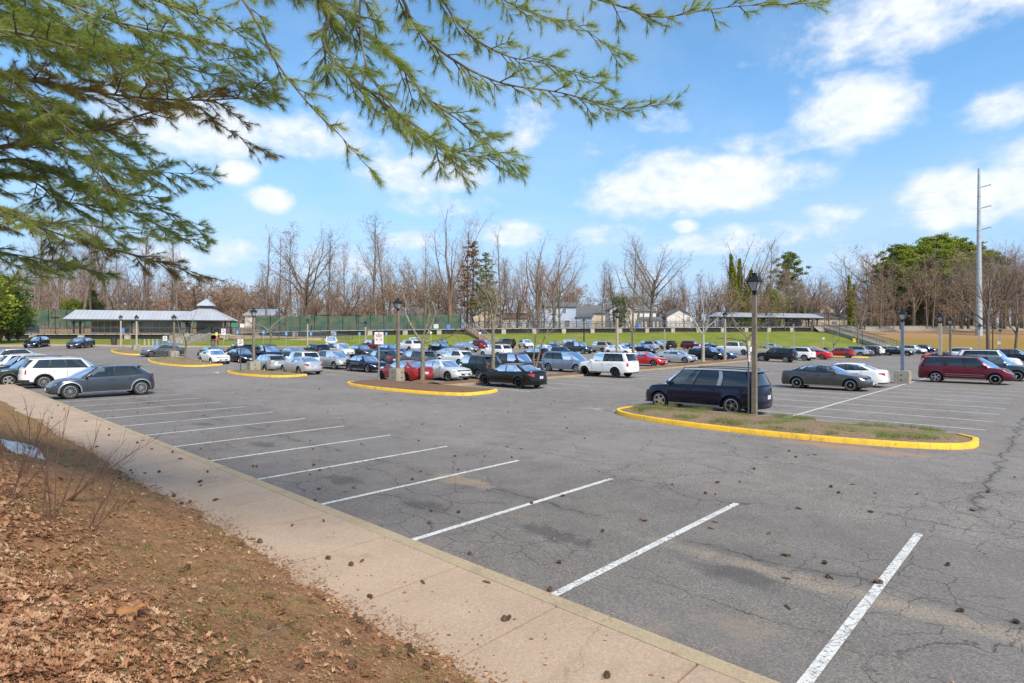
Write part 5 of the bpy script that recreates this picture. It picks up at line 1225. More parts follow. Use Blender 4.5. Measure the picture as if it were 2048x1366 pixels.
# ------------------------------------------------------------------ houses
M_WHITE = mat('white_siding', (.72, .71, .68), .7, var=.06); M_BLUES = mat('pale_blue_siding', (.42, .52, .66), .7, var=.08); M_BEIGE = mat('beige_siding', (.62, .52, .38), .7, var=.1); M_CREAM = mat('cream_siding', (.66, .58, .46), .7, var=.1)
M_SHG = mat('grey_shingles', (.13, .135, .145), .9, var=.3, vscale=2, bump=.3, bscale=8); M_SHB = mat('brown_shingles', (.15, .115, .095), .9, var=.3, vscale=2); M_WIN = mat('house_window_glass', (.10, .12, .14), .1, spec=.8, coat=1); M_BRICK = mat('chimney_brick', (.26, .10, .06), .9, var=.3, vscale=8)
def house(x, y, z, w, d, h, rh, rz, wall, roof, label, gable='x', wins=(), chim=None, ext=None, name='house'):
    t = empty(name, (x, y, z), R(rz)); tag(t, label, 'house'); b = MB(); e = .45
    b.box((0, 0, h/2-.5), (w, d, h+1))
    if gable == 'x': b.add([(-w/2, -d/2, h), (-w/2, d/2, h), (-w/2, 0, h+rh), (w/2, -d/2, h), (w/2, d/2, h), (w/2, 0, h+rh)], [(0, 2, 1), (3, 4, 5)])
    else: b.add([(-w/2, -d/2, h), (w/2, -d/2, h), (0, -d/2, h+rh), (-w/2, d/2, h), (w/2, d/2, h), (0, d/2, h+rh)], [(0, 1, 2), (3, 5, 4)])
    b.build('wall', wall, t); r = MB(); k = .18
    if gable == 'x':
        s = rh/(d/2)
        for sg in (-1, 1):
            a = (sg*(d/2+e), h-s*e); vs = [(-w/2-e, a[0], a[1]), (w/2+e, a[0], a[1]), (w/2+e, 0, h+rh), (-w/2-e, 0, h+rh)]; r.add(vs+[(p[0], p[1], p[2]+k) for p in vs], [(0, 1, 2, 3), (7, 6, 5, 4), (0, 4, 5, 1), (1, 5, 6, 2), (3, 7, 4, 0)])
    else:
        s = rh/(w/2)
        for sg in (-1, 1):
            a = (sg*(w/2+e), h-s*e); vs = [(a[0], -d/2-e, a[1]), (a[0], d/2+e, a[1]), (0, d/2+e, h+rh), (0, -d/2-e, h+rh)]; r.add(vs+[(p[0], p[1], p[2]+k) for p in vs], [(0, 1, 2, 3), (7, 6, 5, 4), (0, 4, 5, 1), (1, 5, 6, 2), (3, 7, 4, 0)])
    ro = r.build('roof', roof, t)
    if chim: c = MB(); c.box((chim, 0, h+rh+.2), (.9, .7, 1.8)); c.build('chimney', M_BRICK, ro)
    for (wx, wz, ww, wh) in wins:
        f = MB(); fr = .12
        for (cx_, cz, a, c_) in ((wx, wz+wh/2+fr/2, ww+2*fr, fr), (wx, wz-wh/2-fr/2, ww+2*fr, fr), (wx-ww/2-fr/2, wz, fr, wh), (wx+ww/2+fr/2, wz, fr, wh), (wx, wz, ww, .06)): f.box((cx_, -d/2-.03, cz), (a, .07, c_))
        fo = f.build('window', M_WHITE, t); g = MB(); g.box((wx, -d/2-.012, wz), (ww, .02, wh)); g.build('pane', M_WIN, fo)
    if ext:
        (ex, ew, ed, eh, kind) = ext; b = MB(); b.box((ex, -d/2-ed/2, eh/2-.5), (ew, ed, eh+1)); eo = b.build('extension', wall, t); q = MB(); vs = [(ex-ew/2-.3, -d/2-ed-.4, eh), (ex+ew/2+.3, -d/2-ed-.4, eh), (ex+ew/2+.3, -d/2, eh+.9), (ex-ew/2-.3, -d/2, eh+.9)]
        q.add(vs+[(p[0], p[1], p[2]+.15) for p in vs], [(3, 2, 1, 0), (4, 5, 6, 7), (0, 1, 5, 4), (1, 2, 6, 5), (3, 0, 4, 7)]); q.build('roof', roof, eo)
        if kind == 'sun':
            n = 8
            for i in range(n): g = MB(); g.box((ex-ew/2+ew*(i+.5)/n, -d/2-ed-.02, eh*.55), (ew/n*.62, .04, eh*.62)); g.build('window', M_WIN, eo)
    return t

# ------------------------------------------------------------------ the parked cars
def CU(kind, color, u, v, d, label, **k):
    x, y = G(u, v); return make_car(kind, color, x, y, DIR[d] if isinstance(d, str) else d, label, **k)
def CR(kind, color, u, px, d, label, **k):
    x, y = row(u, px); return make_car(kind, color, x, y, DIR[d] if isinstance(d, str) else d, label, **k)
def CW(kind, color, px, y, d, label, **k):
    x, yy = at(px, y); return make_car(kind, color, x, yy, DIR[d] if isinstance(d, str) else d, label, **k)
# near cars, all parts
CU('cross', 'bluegrey', 36.0, 7.35, 'v', 'grey-blue hatchback crossover nosed up to the sidewalk kerb with silver wheel arches', lod=0, rimstyle='turbine', opts=('arches',))
CU('suv', 'white', 44.7, 7.4, 'V', 'white SUV seen from behind with red tail lamp, right behind the grey-blue crossover', lod=0, scale=1.04)
CU('suv', 'darkgreen', 47.6, 6.2, 'v', 'dark green SUV with bold five-spoke rims, nose over the sidewalk at the left edge', lod=0, rimstyle='star')
CU('sedan', 'red', 50.7, 7.4, 'v', 'red car of which only the roof shows above the dark green SUV', lod=1)
CU('suv', 'navy', 54.2, 6.6, 'v', 'dark navy SUV between the red roof and the white cars at the left edge', lod=1)
CU('suv', 'white', 58.4, 7.6, 'V', 'white SUV with dark side windows behind the navy SUV at the left edge', lod=1)
CU('sedan', 'lightsilver', 64.0, 8.0, 'v', 'pale silver sedan, second to last of the row along the left kerb', lod=1)
CU('cross', 'silver', 77.0, 7.9, 'v', 'silver crossover, last of the row along the left kerb', lod=1)
CU('minivan', 'navy', 10.9, 23.15, 'L', 'dark blue minivan with a silver rear pillar strip beside the near island', lod=0, rimstyle='star', opts=('quarter',))
CU('sedan', 'taupe', 10.3, 37.5, 'R', 'taupe grey sedan facing right, two stalls behind the dark blue minivan', lod=0, rimstyle='10')
CU('sedan', 'white', 10.2, 41.0, 'L', 'white sedan with wide red tail lamp just behind the taupe sedan', lod=0, rimstyle='5')
CU('minivan', 'maroon', 5.0, 48.8, 'R', 'maroon minivan with two chrome side strips at the right', lod=0, rimstyle='5', opts=('stripes',))
CU('suv', 'slate', 4.0, 53.7, 'R', 'dark slate SUV partly hidden behind the maroon minivan', lod=0, rimstyle='5')
CU('bigsuv', 'white', 5.4, 70.0, 'R', 'large white SUV behind the slate SUV at the right edge', lod=1)
CR('sedan', 'brightred', 10.4, 1892, 'R', 'red sedan glimpsed above the maroon minivan roof', lod=1)
CR('suv', 'white', 10.4, 1933, 'R', 'white SUV roof behind the large white SUV, beside the red sedan', lod=1)
CU('suv', 'navy', 4.9, 91, 'R', 'navy SUV at the right edge behind the large white SUV', lod=1)
CU('sedan', 'black', 24.7, 26.0, 'L', 'glossy black sedan with black rims in front of the two trees in the mulch strip', lod=0, rim='black', rimstyle='split')
CU('bigsuv', 'white', 25.7, 37.8, 'L', 'big white SUV with black rims nosed to the mulch strip', lod=0, rim='black', rimstyle='star')
CU('minivan', 'silverblue', 31.8, 40.6, 'R', 'pale silver-blue minivan behind the big white SUV', lod=0, rimstyle='star')
CU('sedan', 'red', 33.0, 24.1, 'L', 'red sedan behind the concrete lamp block', lod=0, rim='black', rimstyle='split')
CU('sedan', 'pearl', 32.3, 26.95, 'R', 'pearl white sedan facing right, between the red sedan and the dark green wagon', lod=0, rimstyle='turbine')
CU('suv', 'darkgreen', 32.0, 29.7, 'L', 'dark green wagon with red tail lamp beside the pearl white sedan', lod=0, rimstyle='5')
CU('suv', 'plum', 32.0, 34.2, 'R', 'dark plum SUV facing right just beyond the glossy black sedan', lod=0, scale=1.03)
CR('sedan', 'brightred', 31.6, 1290, 'R', 'red sedan right of the big white SUV', lod=1)
CU('sedan', 'lightsilver', 46.3, 23.3, 'L', 'light silver sedan with red tail lamps, nearest beside the grassy island', lod=0, rimstyle='10')
CU('sedan', 'navy', 44.7, 28.5, 'R', 'dark navy sedan facing right with silver rims, behind the empty stall', lod=0, rimstyle='5')
# the rows behind
CU('hatch', 'silver', 51.0, 22.6, 'L', 'silver hatchback behind the lamp block of the grassy island', lod=1)
CU('suv', 'white', 50.9, 25.6, 'L', 'white SUV directly behind the light silver sedan', lod=1)
CU('suv', 'lightsilver', 50.2, 28.6, 'R', 'silver SUV facing right, left of the dark navy sedan', lod=1)
CU('cross', 'slate', 50.6, 34.0, 'L', 'slate crossover with red tail lamp between the navy sedan and the island lamp', lod=1)
CU('suv', 'grey', 45.2, 34.4, 'L', 'dark grey SUV behind the red sedan', lod=1)
CU('cross', 'white', 45.2, 39.3, 'L', 'white crossover with high red tail lamp behind the pearl white sedan', lod=1)
CR('hatch', 'black', 45.2, 1068, 'L', 'black hatchback between the trees behind the plum SUV', lod=1)
CR('cross', 'teal', 45.2, 1107, 'L', 'teal blue crossover behind the silver-blue minivan', lod=1)
CU('sedan', 'white', 65.2, 23.2, 'R', 'white sedan facing the lens beside the left mulch island', lod=0, rimstyle='5')
CU('sedan', 'navy', 65.2, 26.0, 'R', 'dark blue sedan right of the white sedan at the left', lod=1)
CU('minivan', 'navy', 65.4, 28.9, 'R', 'dark navy minivan behind the silver hatchback', lod=1)
CU('sedan', 'silverblue', 65.4, 31.8, 'L', 'pale grey-blue sedan right of the dark navy minivan', lod=1)
CU('suv', 'black', 65.4, 34.7, 'L', 'black boxy SUV seen from behind, left of the white pickup by the bank', lod=1)
CU('suv', 'pearl', 65.4, 38.0, 'R', 'off-white SUV right of the black boxy SUV', lod=1)
CU('sedan', 'bluegrey', 65.4, 41.0, 'R', 'blue-grey sedan between the off-white SUV and the red pickup', lod=1)
CU('pickup', 'darkred', 71.2, 46.6, 'L', 'dark red pickup truck left of the island lamp', lod=1)
CU('sedan', 'blue', 65.4, 45.4, 'R', 'blue sedan just right of the dark red pickup', lod=1)
CU('sedan', 'black', 71.2, 25.0, 'L', 'black sedan half hidden behind the island tree and the white sedan', lod=1)
CU('suv', 'brown', 71.2, 28.2, 'L', 'brown-maroon SUV with wide rear window behind the dark blue sedan', lod=1)
CW('sedan', 'grey', 326, 71, 'v', 'dark grey sedan driving left between the far left islands', lod=1)
CW('hatch', 'navy', 74, 82, -74, 'dark navy hatchback at the left by the foot of the grass bank', lod=1)
CW('sedan', 'slate', 162, 82, -80, 'dark green-black sedan at the left in front of the canopy', lod=1)
CR('sedan', 'silverblue', 52, 838, 'R', 'pale blue sedan behind the dark grey SUV', lod=1)
CR('suv', 'white', 71.2, 818, 'L', 'white SUV behind the island lamp post, far row', lod=1)
CR('sedan', 'navy', 65.4, 883, 'R', 'navy sedan left of the trunk of the big forked tree, far row', lod=1)
CR('sedan', 'silver', 65.4, 930, 'R', 'silver sedan right of the big forked tree, far row', lod=1)
CR('cross', 'darkred', 71.2, 950, 'L', 'dark red crossover behind the silver sedan, far row', lod=1)
CR('suv', 'white', 52.0, 992, 'L', 'white SUV behind the plum SUV, left of the black hatchback', lod=1)
CR('sedan', 'lightsilver', 52.0, 905, 'R', 'pale silver sedan behind the dark green wagon', lod=1)
CR('sedan', 'white', 52.0, 1084, 'L', 'small white sedan beyond the black hatchback', lod=1)
CR('suv', 'slate', 52.0, 1157, 'R', 'slate SUV with silver hood beyond the silver-blue minivan', lod=1)
CR('suv', 'champagne', 52.0, 1198, 'L', 'champagne SUV beyond the big white SUV', lod=1)
CR('sedan', 'white', 45.2, 1240, 'R', 'white sedan beyond the roof of the big white SUV', lod=1)
CR('sedan', 'slate', 52.0, 1258, 'R', 'slate sedan between the lamp post and the white-lichen tree, far row', lod=1)
CR('sedan', 'navy', 45.2, 1283, 'R', 'navy sedan beyond the red sedan right of the big white SUV', lod=1)
CR('suv', 'silver', 52.5, 1292, 'L', 'silver SUV seen from behind, left of the white minivan by the bank', lod=1)
CU('sedan', 'lightsilver', 32.0, 60.5, 'R', 'bright silver sedan facing right left of the pale-barked tree', lod=1)
CU('hatch', 'black', 32.0, 68.3, 'R', 'black wagon right of the pale-barked tree', lod=1, scale=1.08)
CU('sedan', 'blue', 32.0, 71.4, 'R', 'blue sedan beside the black wagon', lod=1)
CW('pickup', 'white', 1470, 87, 'L', 'white pickup truck left of the near lamp post', lod=1)
CU('suv', 'black', 25.2, 72.2, 'L', 'black SUV with red tail lamp right of the near lamp post', lod=1)
CU('suv', 'white', 25.4, 79.6, 'L', 'white SUV right of the black SUV in the right middle row', lod=1)
CU('sedan', 'brightred', 25.4, 86.5, 'L', 'bright red sedan right of the white SUV in the right middle row', lod=1)
CR('sedan', 'brightred', 32, 1617, 'L', 'bright red coupe behind the white SUV in the right middle row', lod=1)
CR('sedan', 'silver', 45.2, 1545, 'R', 'silver sedan behind the black SUV right of the near lamp post', lod=1)
CU('hatch', 'red', 25.2, 98.2, 'L', 'red hatchback left of the silver crossover by the far right island', lod=1)
CU('suv', 'silver', 25.4, 107.0, 'L', 'silver SUV seen side on behind the far right island', lod=1)
for (v, kd, c, lb) in ((109.8, 'sedan', 'grey', 'dark grey sedan just right of the silver SUV, far right row'), (114.0, 'suv', 'black', 'black SUV tail, second right of the side-on silver SUV'), (118.2, 'suv', 'white', 'white SUV tail, third right of the side-on silver SUV'), (122.5, 'cross', 'plum', 'plum crossover tail between two white cars, far right row')):
    CU(kd, c, 25.4, v, 'L', lb, lod=1)
CU('hatch', 'white', 25.0, 131.5, 'L', 'white hatchback, rear wheel showing, right end of the far right row', lod=1)
CW('sedan', 'black', 1796, 101, 'R', 'black sedan left of the grey-blue lamp post', lod=1)
CW('suv', 'white', 1826, 112, -60, 'white SUV right of the grey-blue lamp post at the bank', lod=1)
CW('suv', 'navy', 1850, 114, -60, 'dark navy SUV at the right end of the row by the golden bank', lod=1)
# last row, nosed to the bank
CW('pickup', 'white', 662, 101, -72, 'white pickup facing the lens at the foot of the grass bank', lod=1)
CW('pickup', 'white', 828, 106, -80, 'white pickup behind the dark red pickup, by the bank', lod=1)
CW('cross', 'bluegrey', 885, 108, -84, 'blue-grey crossover facing the lens right of the forked tree, by the bank', lod=1)
CW('hatch', 'silver', 971, 110, -86, 'silver hatchback facing the lens at the foot of the long steps', lod=1)
CW('jeep', 'brown', 1007, 107, 150, 'brown boxy off-road car with a spare wheel on its back', lod=1)
CW('suv', 'white', 1052, 112, -70, 'white SUV facing the lens by the bank, left of the twin-stemmed tree', lod=1)
CW('sedan', 'grey', 1108, 104, 118, 'dark grey sedan with red tail lamps left of the tan pickup', lod=1)
CW('pickup', 'tan', 1138, 110, -45, 'tan pickup truck by the bank', lod=1)
CW('hatch', 'grey', 1211, 112, -50, 'dark grey hatchback by the bank, between two lamp posts', lod=1)
CW('minivan', 'lightsilver', 1318, 115, -58, 'silver minivan by the bank left of the black SUV', lod=1)
CW('suv', 'black', 1343, 113, 70, 'black SUV seen from behind at the bank', lod=1)
CW('suv', 'darkred', 1384, 117, -40, 'dark red SUV by the bank, right of the black one', lod=1)
CW('sedan', 'navy', 1418, 115, -50, 'navy sedan by the bank right of the dark red SUV', lod=1)

# ------------------------------------------------------------------ lamps and signs of the lot
lamp(*at(1509, 21.9), 5.42, 'nearest lantern lamp, standing on the island beside the dark blue minivan', w=.15)
lamp(*at(796, 38.9), 5.6, 'lantern lamp rising from the concrete block in front of the red sedan', block=1, base=.14)
lamp(*at(507, 49.6), 5.5, 'lantern lamp on a concrete block on the grassy island by the silver hatchback', block=1, base=.14)
lamp(*at(348, 66.5), 5.6, 'lantern lamp on a block on the mulch island beside the dark grey sedan', block=1, base=.14)
lamp(*at(273, 76.6), 5.95, 'lantern lamp on a block on the small far left island', block=1, base=.14, post=M_PALE)
lamp(*at(241.5, 86), 6.3, 'lantern lamp on the walk in front of the left canopy, right of the litter bin', base=.13, post=M_PALE)
lamp(*row(28.4, 1234), 5.5, 'lantern lamp with pale post rising behind the big white SUV', base=.2, post=M_PALE)
lamp(*row(28.4, 1450), 5.95, 'lantern lamp with pale post left of the nearest lamp, in the mulch strip', base=.2, post=M_PALE)
lamp(*at(1805, 38.4), 4.85, 'lantern lamp with blue-grey post on a concrete block left of the maroon minivan', block=1, base=0, post=M_POSTB)
lamp(*at(1880.5, 48.2), 5.0, 'lantern lamp with pale post right behind the maroon minivan', base=0, post=M_PALE, w=.22)
lamp(*at(1900.5, 52.5), 4.85, 'lantern lamp with brown post, second behind the maroon minivan', base=0)
lamp(*at(1958.5, 88), 5.0, 'small lantern lamp in front of the foot of the white pylon', base=0, post=M_PALE)
lamp(*at(1985.5, 104), 5.0, 'small all-black lantern lamp right of the white pylon', base=0, post=M_IRON, w=.14)
lamp(*at(2000, 108), 4.6, 'rightmost small lantern lamp on the far right kerb', base=0, post=M_PALE)
for px, y, tp, lb in ((1329, 108, 5.4, 'pale lantern lamp in front of the black SUV by the bank'), (1535, 112, 5.6, 'pale lantern lamp right of the nearest lamp, by the bank'), (1587, 121, 6.6, 'tall pale lantern lamp in front of the right canopy'), (731, 88, 5.0, 'pale lantern lamp rising behind the dark red pickup'), (615, 96, 6.1, 'pale lantern lamp at the left of the white pickup by the bank')):
    x_, y_ = at(px, y); lamp(x_, y_, max(tp, H(x_, y_)+4.4), lb, post=M_PALE, glass=False, base=.05)
x_, y_ = at(1168, 112); t = lamp(x_, y_, 6.6, 'slender all-black lantern lamp in front of the middle of the bank', post=M_IRON, w=.15, base=.05)
SIGN = 'parking signs on the islands'
sign(*at(758, 37.8), 0, 3.35, .56, .78, M_SW, 'white sign with dark red lettering on the mulch island left of the concrete block', group=SIGN)
sign(*at(481, 48.6), 0, 2.85, .42, .52, M_SW, 'small white sign with red lettering on the grassy island', 'redtext', M_GREENP, group=SIGN, pw=.09)
sign(*at(330, 64.0), 0, 2.75, .40, .52, M_SW, 'small white sign with red lettering on the left mulch island', 'redtext', M_GREENP, group=SIGN, pw=.09)
sign(*at(1497, 21.0), 0, 2.86, .52, .72, M_SW, 'white sign seen almost edge on, on a dark post left of the nearest lamp', group=SIGN, post=mat('dark_green_post', (.06, .055, .045), .7), rz=R(62), pw=.07)
for px, y, pl in ((469, 93, 'left of the grassy island lamp'), (522, 96, 'right of the grassy island lamp'), (568, 99, 'second right of the grassy island lamp'), (618, 100, 'left of the white pickup'), (667, 101, 'above the white pickup'), (716, 102, 'above the dark red pickup'), (770, 103, 'rightmost, left of the concrete block lamp')):
    x_, y_ = at(px, y); sign(x_, y_+1, 0, max(2.3, zpix(664 if px < 560 else 667, y)+.25-H(x_, y_)), .38, .56, M_SB, 'blue sign with white wheelchair symbol, '+pl, 'access', group='blue wheelchair signs along the bank')
x_, y_ = at(245, 95); sign(x_, y_, 0, 2.6, .55, .7, M_SB, 'larger blue sign under the left canopy, right of the lamp on the walk', 'plain', group=None)
x_, y_ = at(447, 92); sign(x_, y_, 0, 2.9, .62, .95, M_SW, 'white sign with pale lettering left of the green board on the ramp', 'redtext', group=None)
x_, y_ = at(433, 90); sign(x_, y_, 0, 2.35, .28, .5, M_SY, 'small yellow sign beside the person at the ramp', 'plain', group=None)
x_, y_ = at(1709, 118); sign(x_, y_, 0, 2.9, .55, .8, M_SY, 'yellow diamond-like sign at the foot of the right steps', 'plain', group=None)
x_, y_ = at(469, 104); sign(x_, y_, 0, 3.15, 1.1, .75, M_SG, 'green board hung on the ramp railing', 'plain', group=None, z0=2.4)
x_, y_ = at(484.5, 104.5); sign(x_, y_, 0, 3.05, .75, .65, M_SW, 'white board with a small blue mark on the ramp railing', 'plain', group=None, z0=2.4)
for px, lb in ((862, 'small white notice on a thin post behind the forked tree'), (960, 'small white notice on a thin post left of the long steps'), (1535.5, None), (1647, 'small white notice on a post left of the far right island'), (1905, None)):
    if lb: x_, y_ = at(px, 108); sign(x_, y_, 0, 3.0, .36, .40, M_SW, lb, 'plain', post=M_PALE, group='small white notices by the bank', pw=.1)
sign(*at(1998, 70), 0, 2.6, .3, .35, M_SW, 'thin white sign post at the right edge above the navy SUV', 'plain', group=None)
x_, y_ = at(228, 88.5); bin_(x_, y_, 'dark brown litter bin on the walk in front of the left canopy', mat('bin_brown', (.05, .035, .03), .7), 1.05, .42)
x_, y_ = at(426, 90); bin_(x_, y_, 'grey-brown litter bin at the foot of the station stairs', mat('bin_grey', (.13, .11, .09), .7), 1.1, .34)
x_, y_ = at(1652, 100); bin_(x_, y_, 'blue-purple recycling bin on the far right island', mat('bin_blue', (.05, .06, .22), .6), 1.15, .40)
# bike racks
def rack(x, y, label, m, n=4):
    t = empty('bike_rack', (x, y, H(x, y)+.14), R(20)); tag(t, label, 'bike rack', 'bike racks on the walk')
    for i in range(n):
        b = MB(); a = .55*(i-(n-1)/2); b.tube([(a, -.35, 0), (a, -.35, .75), (a, -.22, .9), (a, .22, .9), (a, .35, .75), (a, .35, 0)], .035, 6); b.build('hoop', m, t)
for px, m, lb in ((277, M_STEEL, 'pale steel bike rack, leftmost in front of the grass below the canopy'), (302, M_FRAMEW, 'cream bike rack, second from the left below the canopy'), (322, M_SB, 'blue bike rack left of the station stairs'), (346, M_SB, 'blue bike rack nearest the station stairs')):
    x_, y_ = at(px, 90.5); rack(x_, y_, lb, m)
# person at the ramp
def person():
    x, y = at(434.5, 91.5); t = bpy.data.objects.new('person', None)
    me = bpy.data.meshes.new('person'); J = [(0, 0, .95), (0, .01, 1.15), (0, .01, 1.38), (0, 0, 1.50), (0, -.01, 1.62), (0, -.01, 1.72), (.10, 0, .90), (.11, -.02, .50), (.12, .03, .09), (.12, -.12, .04), (-.10, 0, .90), (-.11, .02, .50), (-.12, .06, .09), (-.12, -.09, .04), (.19, .01, 1.40), (.25, .02, 1.13), (.22, -.12, .90), (.21, -.16, .80), (-.19, .01, 1.40), (-.26, .02, 1.13), (-.22, -.10, .90), (-.21, -.13, .80)]
    Ed = [(0, 1), (1, 2), (2, 3), (3, 4), (4, 5), (0, 6), (6, 7), (7, 8), (8, 9), (0, 10), (10, 11), (11, 12), (12, 13), (2, 14), (14, 15), (15, 16), (16, 17), (2, 18), (18, 19), (19, 20), (20, 21)]
    rad = [.15, .14, .17, .06, .10, .085, .10, .07, .045, .04, .10, .07, .045, .04, .065, .05, .035, .03, .065, .05, .035, .03]
    me.from_pydata(J, Ed, []); o = bpy.data.objects.new('person', me); col.objects.link(o); o.location = (x, y, H(x, y)+.14)
    sk = o.modifiers.new('skin', 'SKIN'); sv = me.skin_vertices[0].data
    for i, r_ in enumerate(rad): sv[i].radius = (r_, r_*.85)
    sv[0].use_root = True; o.modifiers.new('sub', 'SUBSURF').levels = 1
    g = NG('person_clothes'); tc = g.n('ShaderNodeTexCoord'); sp = g.n('ShaderNodeSeparateXYZ'); g.L(tc.outputs['Object'], sp.inputs[0]); z = sp.outputs[2]
    c = g.mix(g.rng(z, .90, .92), (.02, .025, .03), (.45, .06, .05)); c = g.mix(g.rng(z, 1.46, 1.48), c, (.40, .24, .17)); c = g.mix(g.rng(z, 1.68, 1.70), c, (.03, .02, .015)); g.L(c, g.p.inputs['Base Color'])
    o.modifiers['skin'].use_smooth_shade = True; me.materials.append(g.m); tag(o, 'person in a red top and dark trousers standing by the ramp', 'person')
person()

# ------------------------------------------------------------------ station, stairs, fence, houses, pylon
build_platform()
canopy(-80.6, -62.5, 8.15, 6.45, 0, 2.6, 'long metal-roofed platform canopy with glazed screens at the left', walls=((-78.5, -72.5), (-71, -64.5)))
canopy(54.0, 84.5, 9.6, 8.5, 0, 2.6, 'metal-roofed platform canopy at the right end of the platform')
pavilion()
stairs((-57.9, 108.5, 3.72), (-56.0, 97.0, 1.75), 3.6, 'broad concrete stairs with blue-grey railings up to the pavilion', 16, M_CONC)
ramp()
stairs(tuple(onplat(-9.6, -.1)), (-3.2, 117.8, H(-3, 117)+.2), 1.8, 'brown steps with pale railings climbing the middle of the bank', 18, mat('brown_steps', (.22, .13, .09), .9, var=.2), M_BARK2, M_FRAMEW, .02, None)
stairs(tuple(onplat(87, .5)), (78.5, 121, 1.0), 2.4, 'long concrete steps with railings at the right end of the platform', 26, M_CONC)
for i, (x, h, pl) in enumerate(((-84, 4.6, 'left of the left canopy'), (-73, 4.6, 'under the left canopy'), (-47, 4.8, 'just right of the pavilion'), (-38, 4.8, 'at the end of the ramp'), (-32, 4.6, 'above the white pickup'), (-22, 4.8, 'left of the island lamp'), (-8, 4.8, 'by the middle steps'), (11, 4.8, 'before the pale blue house'), (25.5, 4.8, 'before the white gabled house'), (40, 4.8, 'before the small white house'), (50, 4.8, 'left of the right canopy'), (86, 4.8, 'at the right end of the platform'))):
    plat_lamp(x, 3.5, 'black platform lamp post with hanging name board, '+pl, h)
for px, y, lb, h in ((1679, 146, 'black lamp post beside the right steps, upper', 5.0), (1724.5, 128, 'black lamp post beside the right steps, lower', 4.4)):
    x_, y_ = at(px, y); t = empty('street_lamp', (x_, y_, zpix(667 if px < 1700 else 688, y)-.3)); tag(t, lb, 'street lamp'); b = MB(); b.lathe([(.09, 0), (.05, .5), (.045, h)], n=8); b.build('post', M_IRON, t); g = MB(); g.tube([(0, 0, h), (.3, 0, h+.1), (.6, 0, h-.1)], .03, 5); g.lathe([(.03, h-.1), (.17, h-.4), (.001, h-.42)], (.62, 0, 0), n=10); g.build('lamp_arm', M_IRON, t)
def misc_platform():
    for (px, c, lb) in ((1288, M_SB, 'blue bin on the platform left of the white gabled house'), (901, M_SB, 'blue box on the platform left of the middle steps')):
        b_ = (px-CXP)/FPX; X = b_*133.3/(1-.326*b_); p = onplat(X, 2.5); t = empty('platform_box', tuple(p), PA); tag(t, lb, 'bin'); b = MB(); b.box((0, 0, .55), (.8, .6, 1.1)); b.build('body', c, t); l = MB(); l.box((0, 0, 1.13), (.86, .66, .08)); l.build('lid', M_NAVY, t)
    for (px, w, lb) in ((57, 1.9, 'dark blue notice cabinet on the far left of the platform'), (1608, 1.3, 'dark blue ticket cabinet under the right canopy')):
        b_ = (px-CXP)/FPX; X = b_*133.3/(1-.326*b_); p = onplat(X, 1.6); t = empty('notice_cabinet', tuple(p), PA); tag(t, lb, 'cabinet'); b = MB(); b.box((0, 0, .9), (w, .35, 1.3)); b.build('body', M_NAVY, t)
        for s in (-1, 1): q = MB(); q.box((s*w*.42, 0, .12), (.1, .1, .24)); q.build('leg', M_IRON, t)
    b_ = (872-CXP)/FPX; X = b_*133.3/(1-.326*b_); p = onplat(X, -.02); t = empty('platform_sign', tuple(p), PA); tag(t, 'pale square notice on the platform railing above the forked tree', 'sign'); b = MB(); b.box((0, -.05, .62), (1.05, .03, .95)); b.build('sign_board', mat('notice_pale', (.45, .55, .52), .5), t)
misc_platform()
M_MESH = mat('green_windscreen', (.02, .085, .055), .85, col2=(.11, .12, .075), vscale=.55, bump=.2, bscale=6)
def fence(x0, x1, n, h, label, zofs=0, panels=True):
    p0 = onplat(x0, n); t = empty('windscreen_fence', tuple(p0), PA); tag(t, label, 'fence'); L = (x1-x0)/.9508; f = MB(); r = random.Random(int(x0*3)+900)
    k = int(L/3); vs = []
    m = int(L/.75)
    for i in range(m+1): a = L*i/m; zz = deck_z(x0+a*.95)-p0.z+zofs; vs += [(a, .05*math.sin(i*1.3)+r.gauss(0, .03), zz-.6), (a, .12*math.sin(i*1.7)+r.gauss(0, .04), zz+h*(.5)), (a, .05*math.sin(i*1.1), zz+h-.12-.12*abs(math.sin(i*.8))-(.25 if r.random() < .06 else 0))]
    f.add(vs, [(3*i+j, 3*i+3+j, 3*i+4+j, 3*i+1+j) for i in range(m) for j in (0, 1)]); f.build('windscreen', M_MESH, t)
    for i in range(min(k, 60)+1): a = L*i/k; zz = deck_z(x0+a*.95)-p0.z+zofs; b = MB(); b.lathe([(.05, zz-.8), (.05, zz+h+.5), (.001, zz+h+.52)], (a, -.12, 0), n=6); b.build('post', M_IRON, t)
fence(-52, -9, 10.5, 3.3, 'tall torn green windscreen fence behind the left half of the platform', .3)
fence(-112, -62, 13.5, 2.9, 'dark green windscreen fence on the brown bank behind the left canopy', 2.2)
def low_fence(x0, x1, n, label):
    p0 = onplat(x0, n); t = empty('chain_fence', tuple(p0), PA); tag(t, label, 'fence'); L = (x1-x0)/.9508; m = MB(); z1 = deck_z(x1)-p0.z
    railing_mb((0, 0, .1), (L, 0, z1+.1), 1.7, 2.6, .35, .05, m); m.build('fence_panel', M_IRON, t)
low_fence(-9, 40, 9.5, 'dark picket fence behind the middle of the platform'); low_fence(40, 86, 10.5, 'dark picket fence behind the right canopy')
h2 = lambda px, y: at(px, y)
def HS(px0, px1, y, ze_px, zr_px, d, wall, roof, label, gable='x', rz=0, **k):
    xa, xb = at(px0, y)[0], at(px1, y)[0]; z = deck_z((xa+xb)/2)-.3; ze = zpix(ze_px, y)-z; zr = zpix(zr_px, y)-z
    return house((xa+xb)/2, y+d/2, z, (xb-xa)/max(.6, math.cos(R(rz))), d, ze, zr-ze, rz, wall, roof, label, gable, **k)
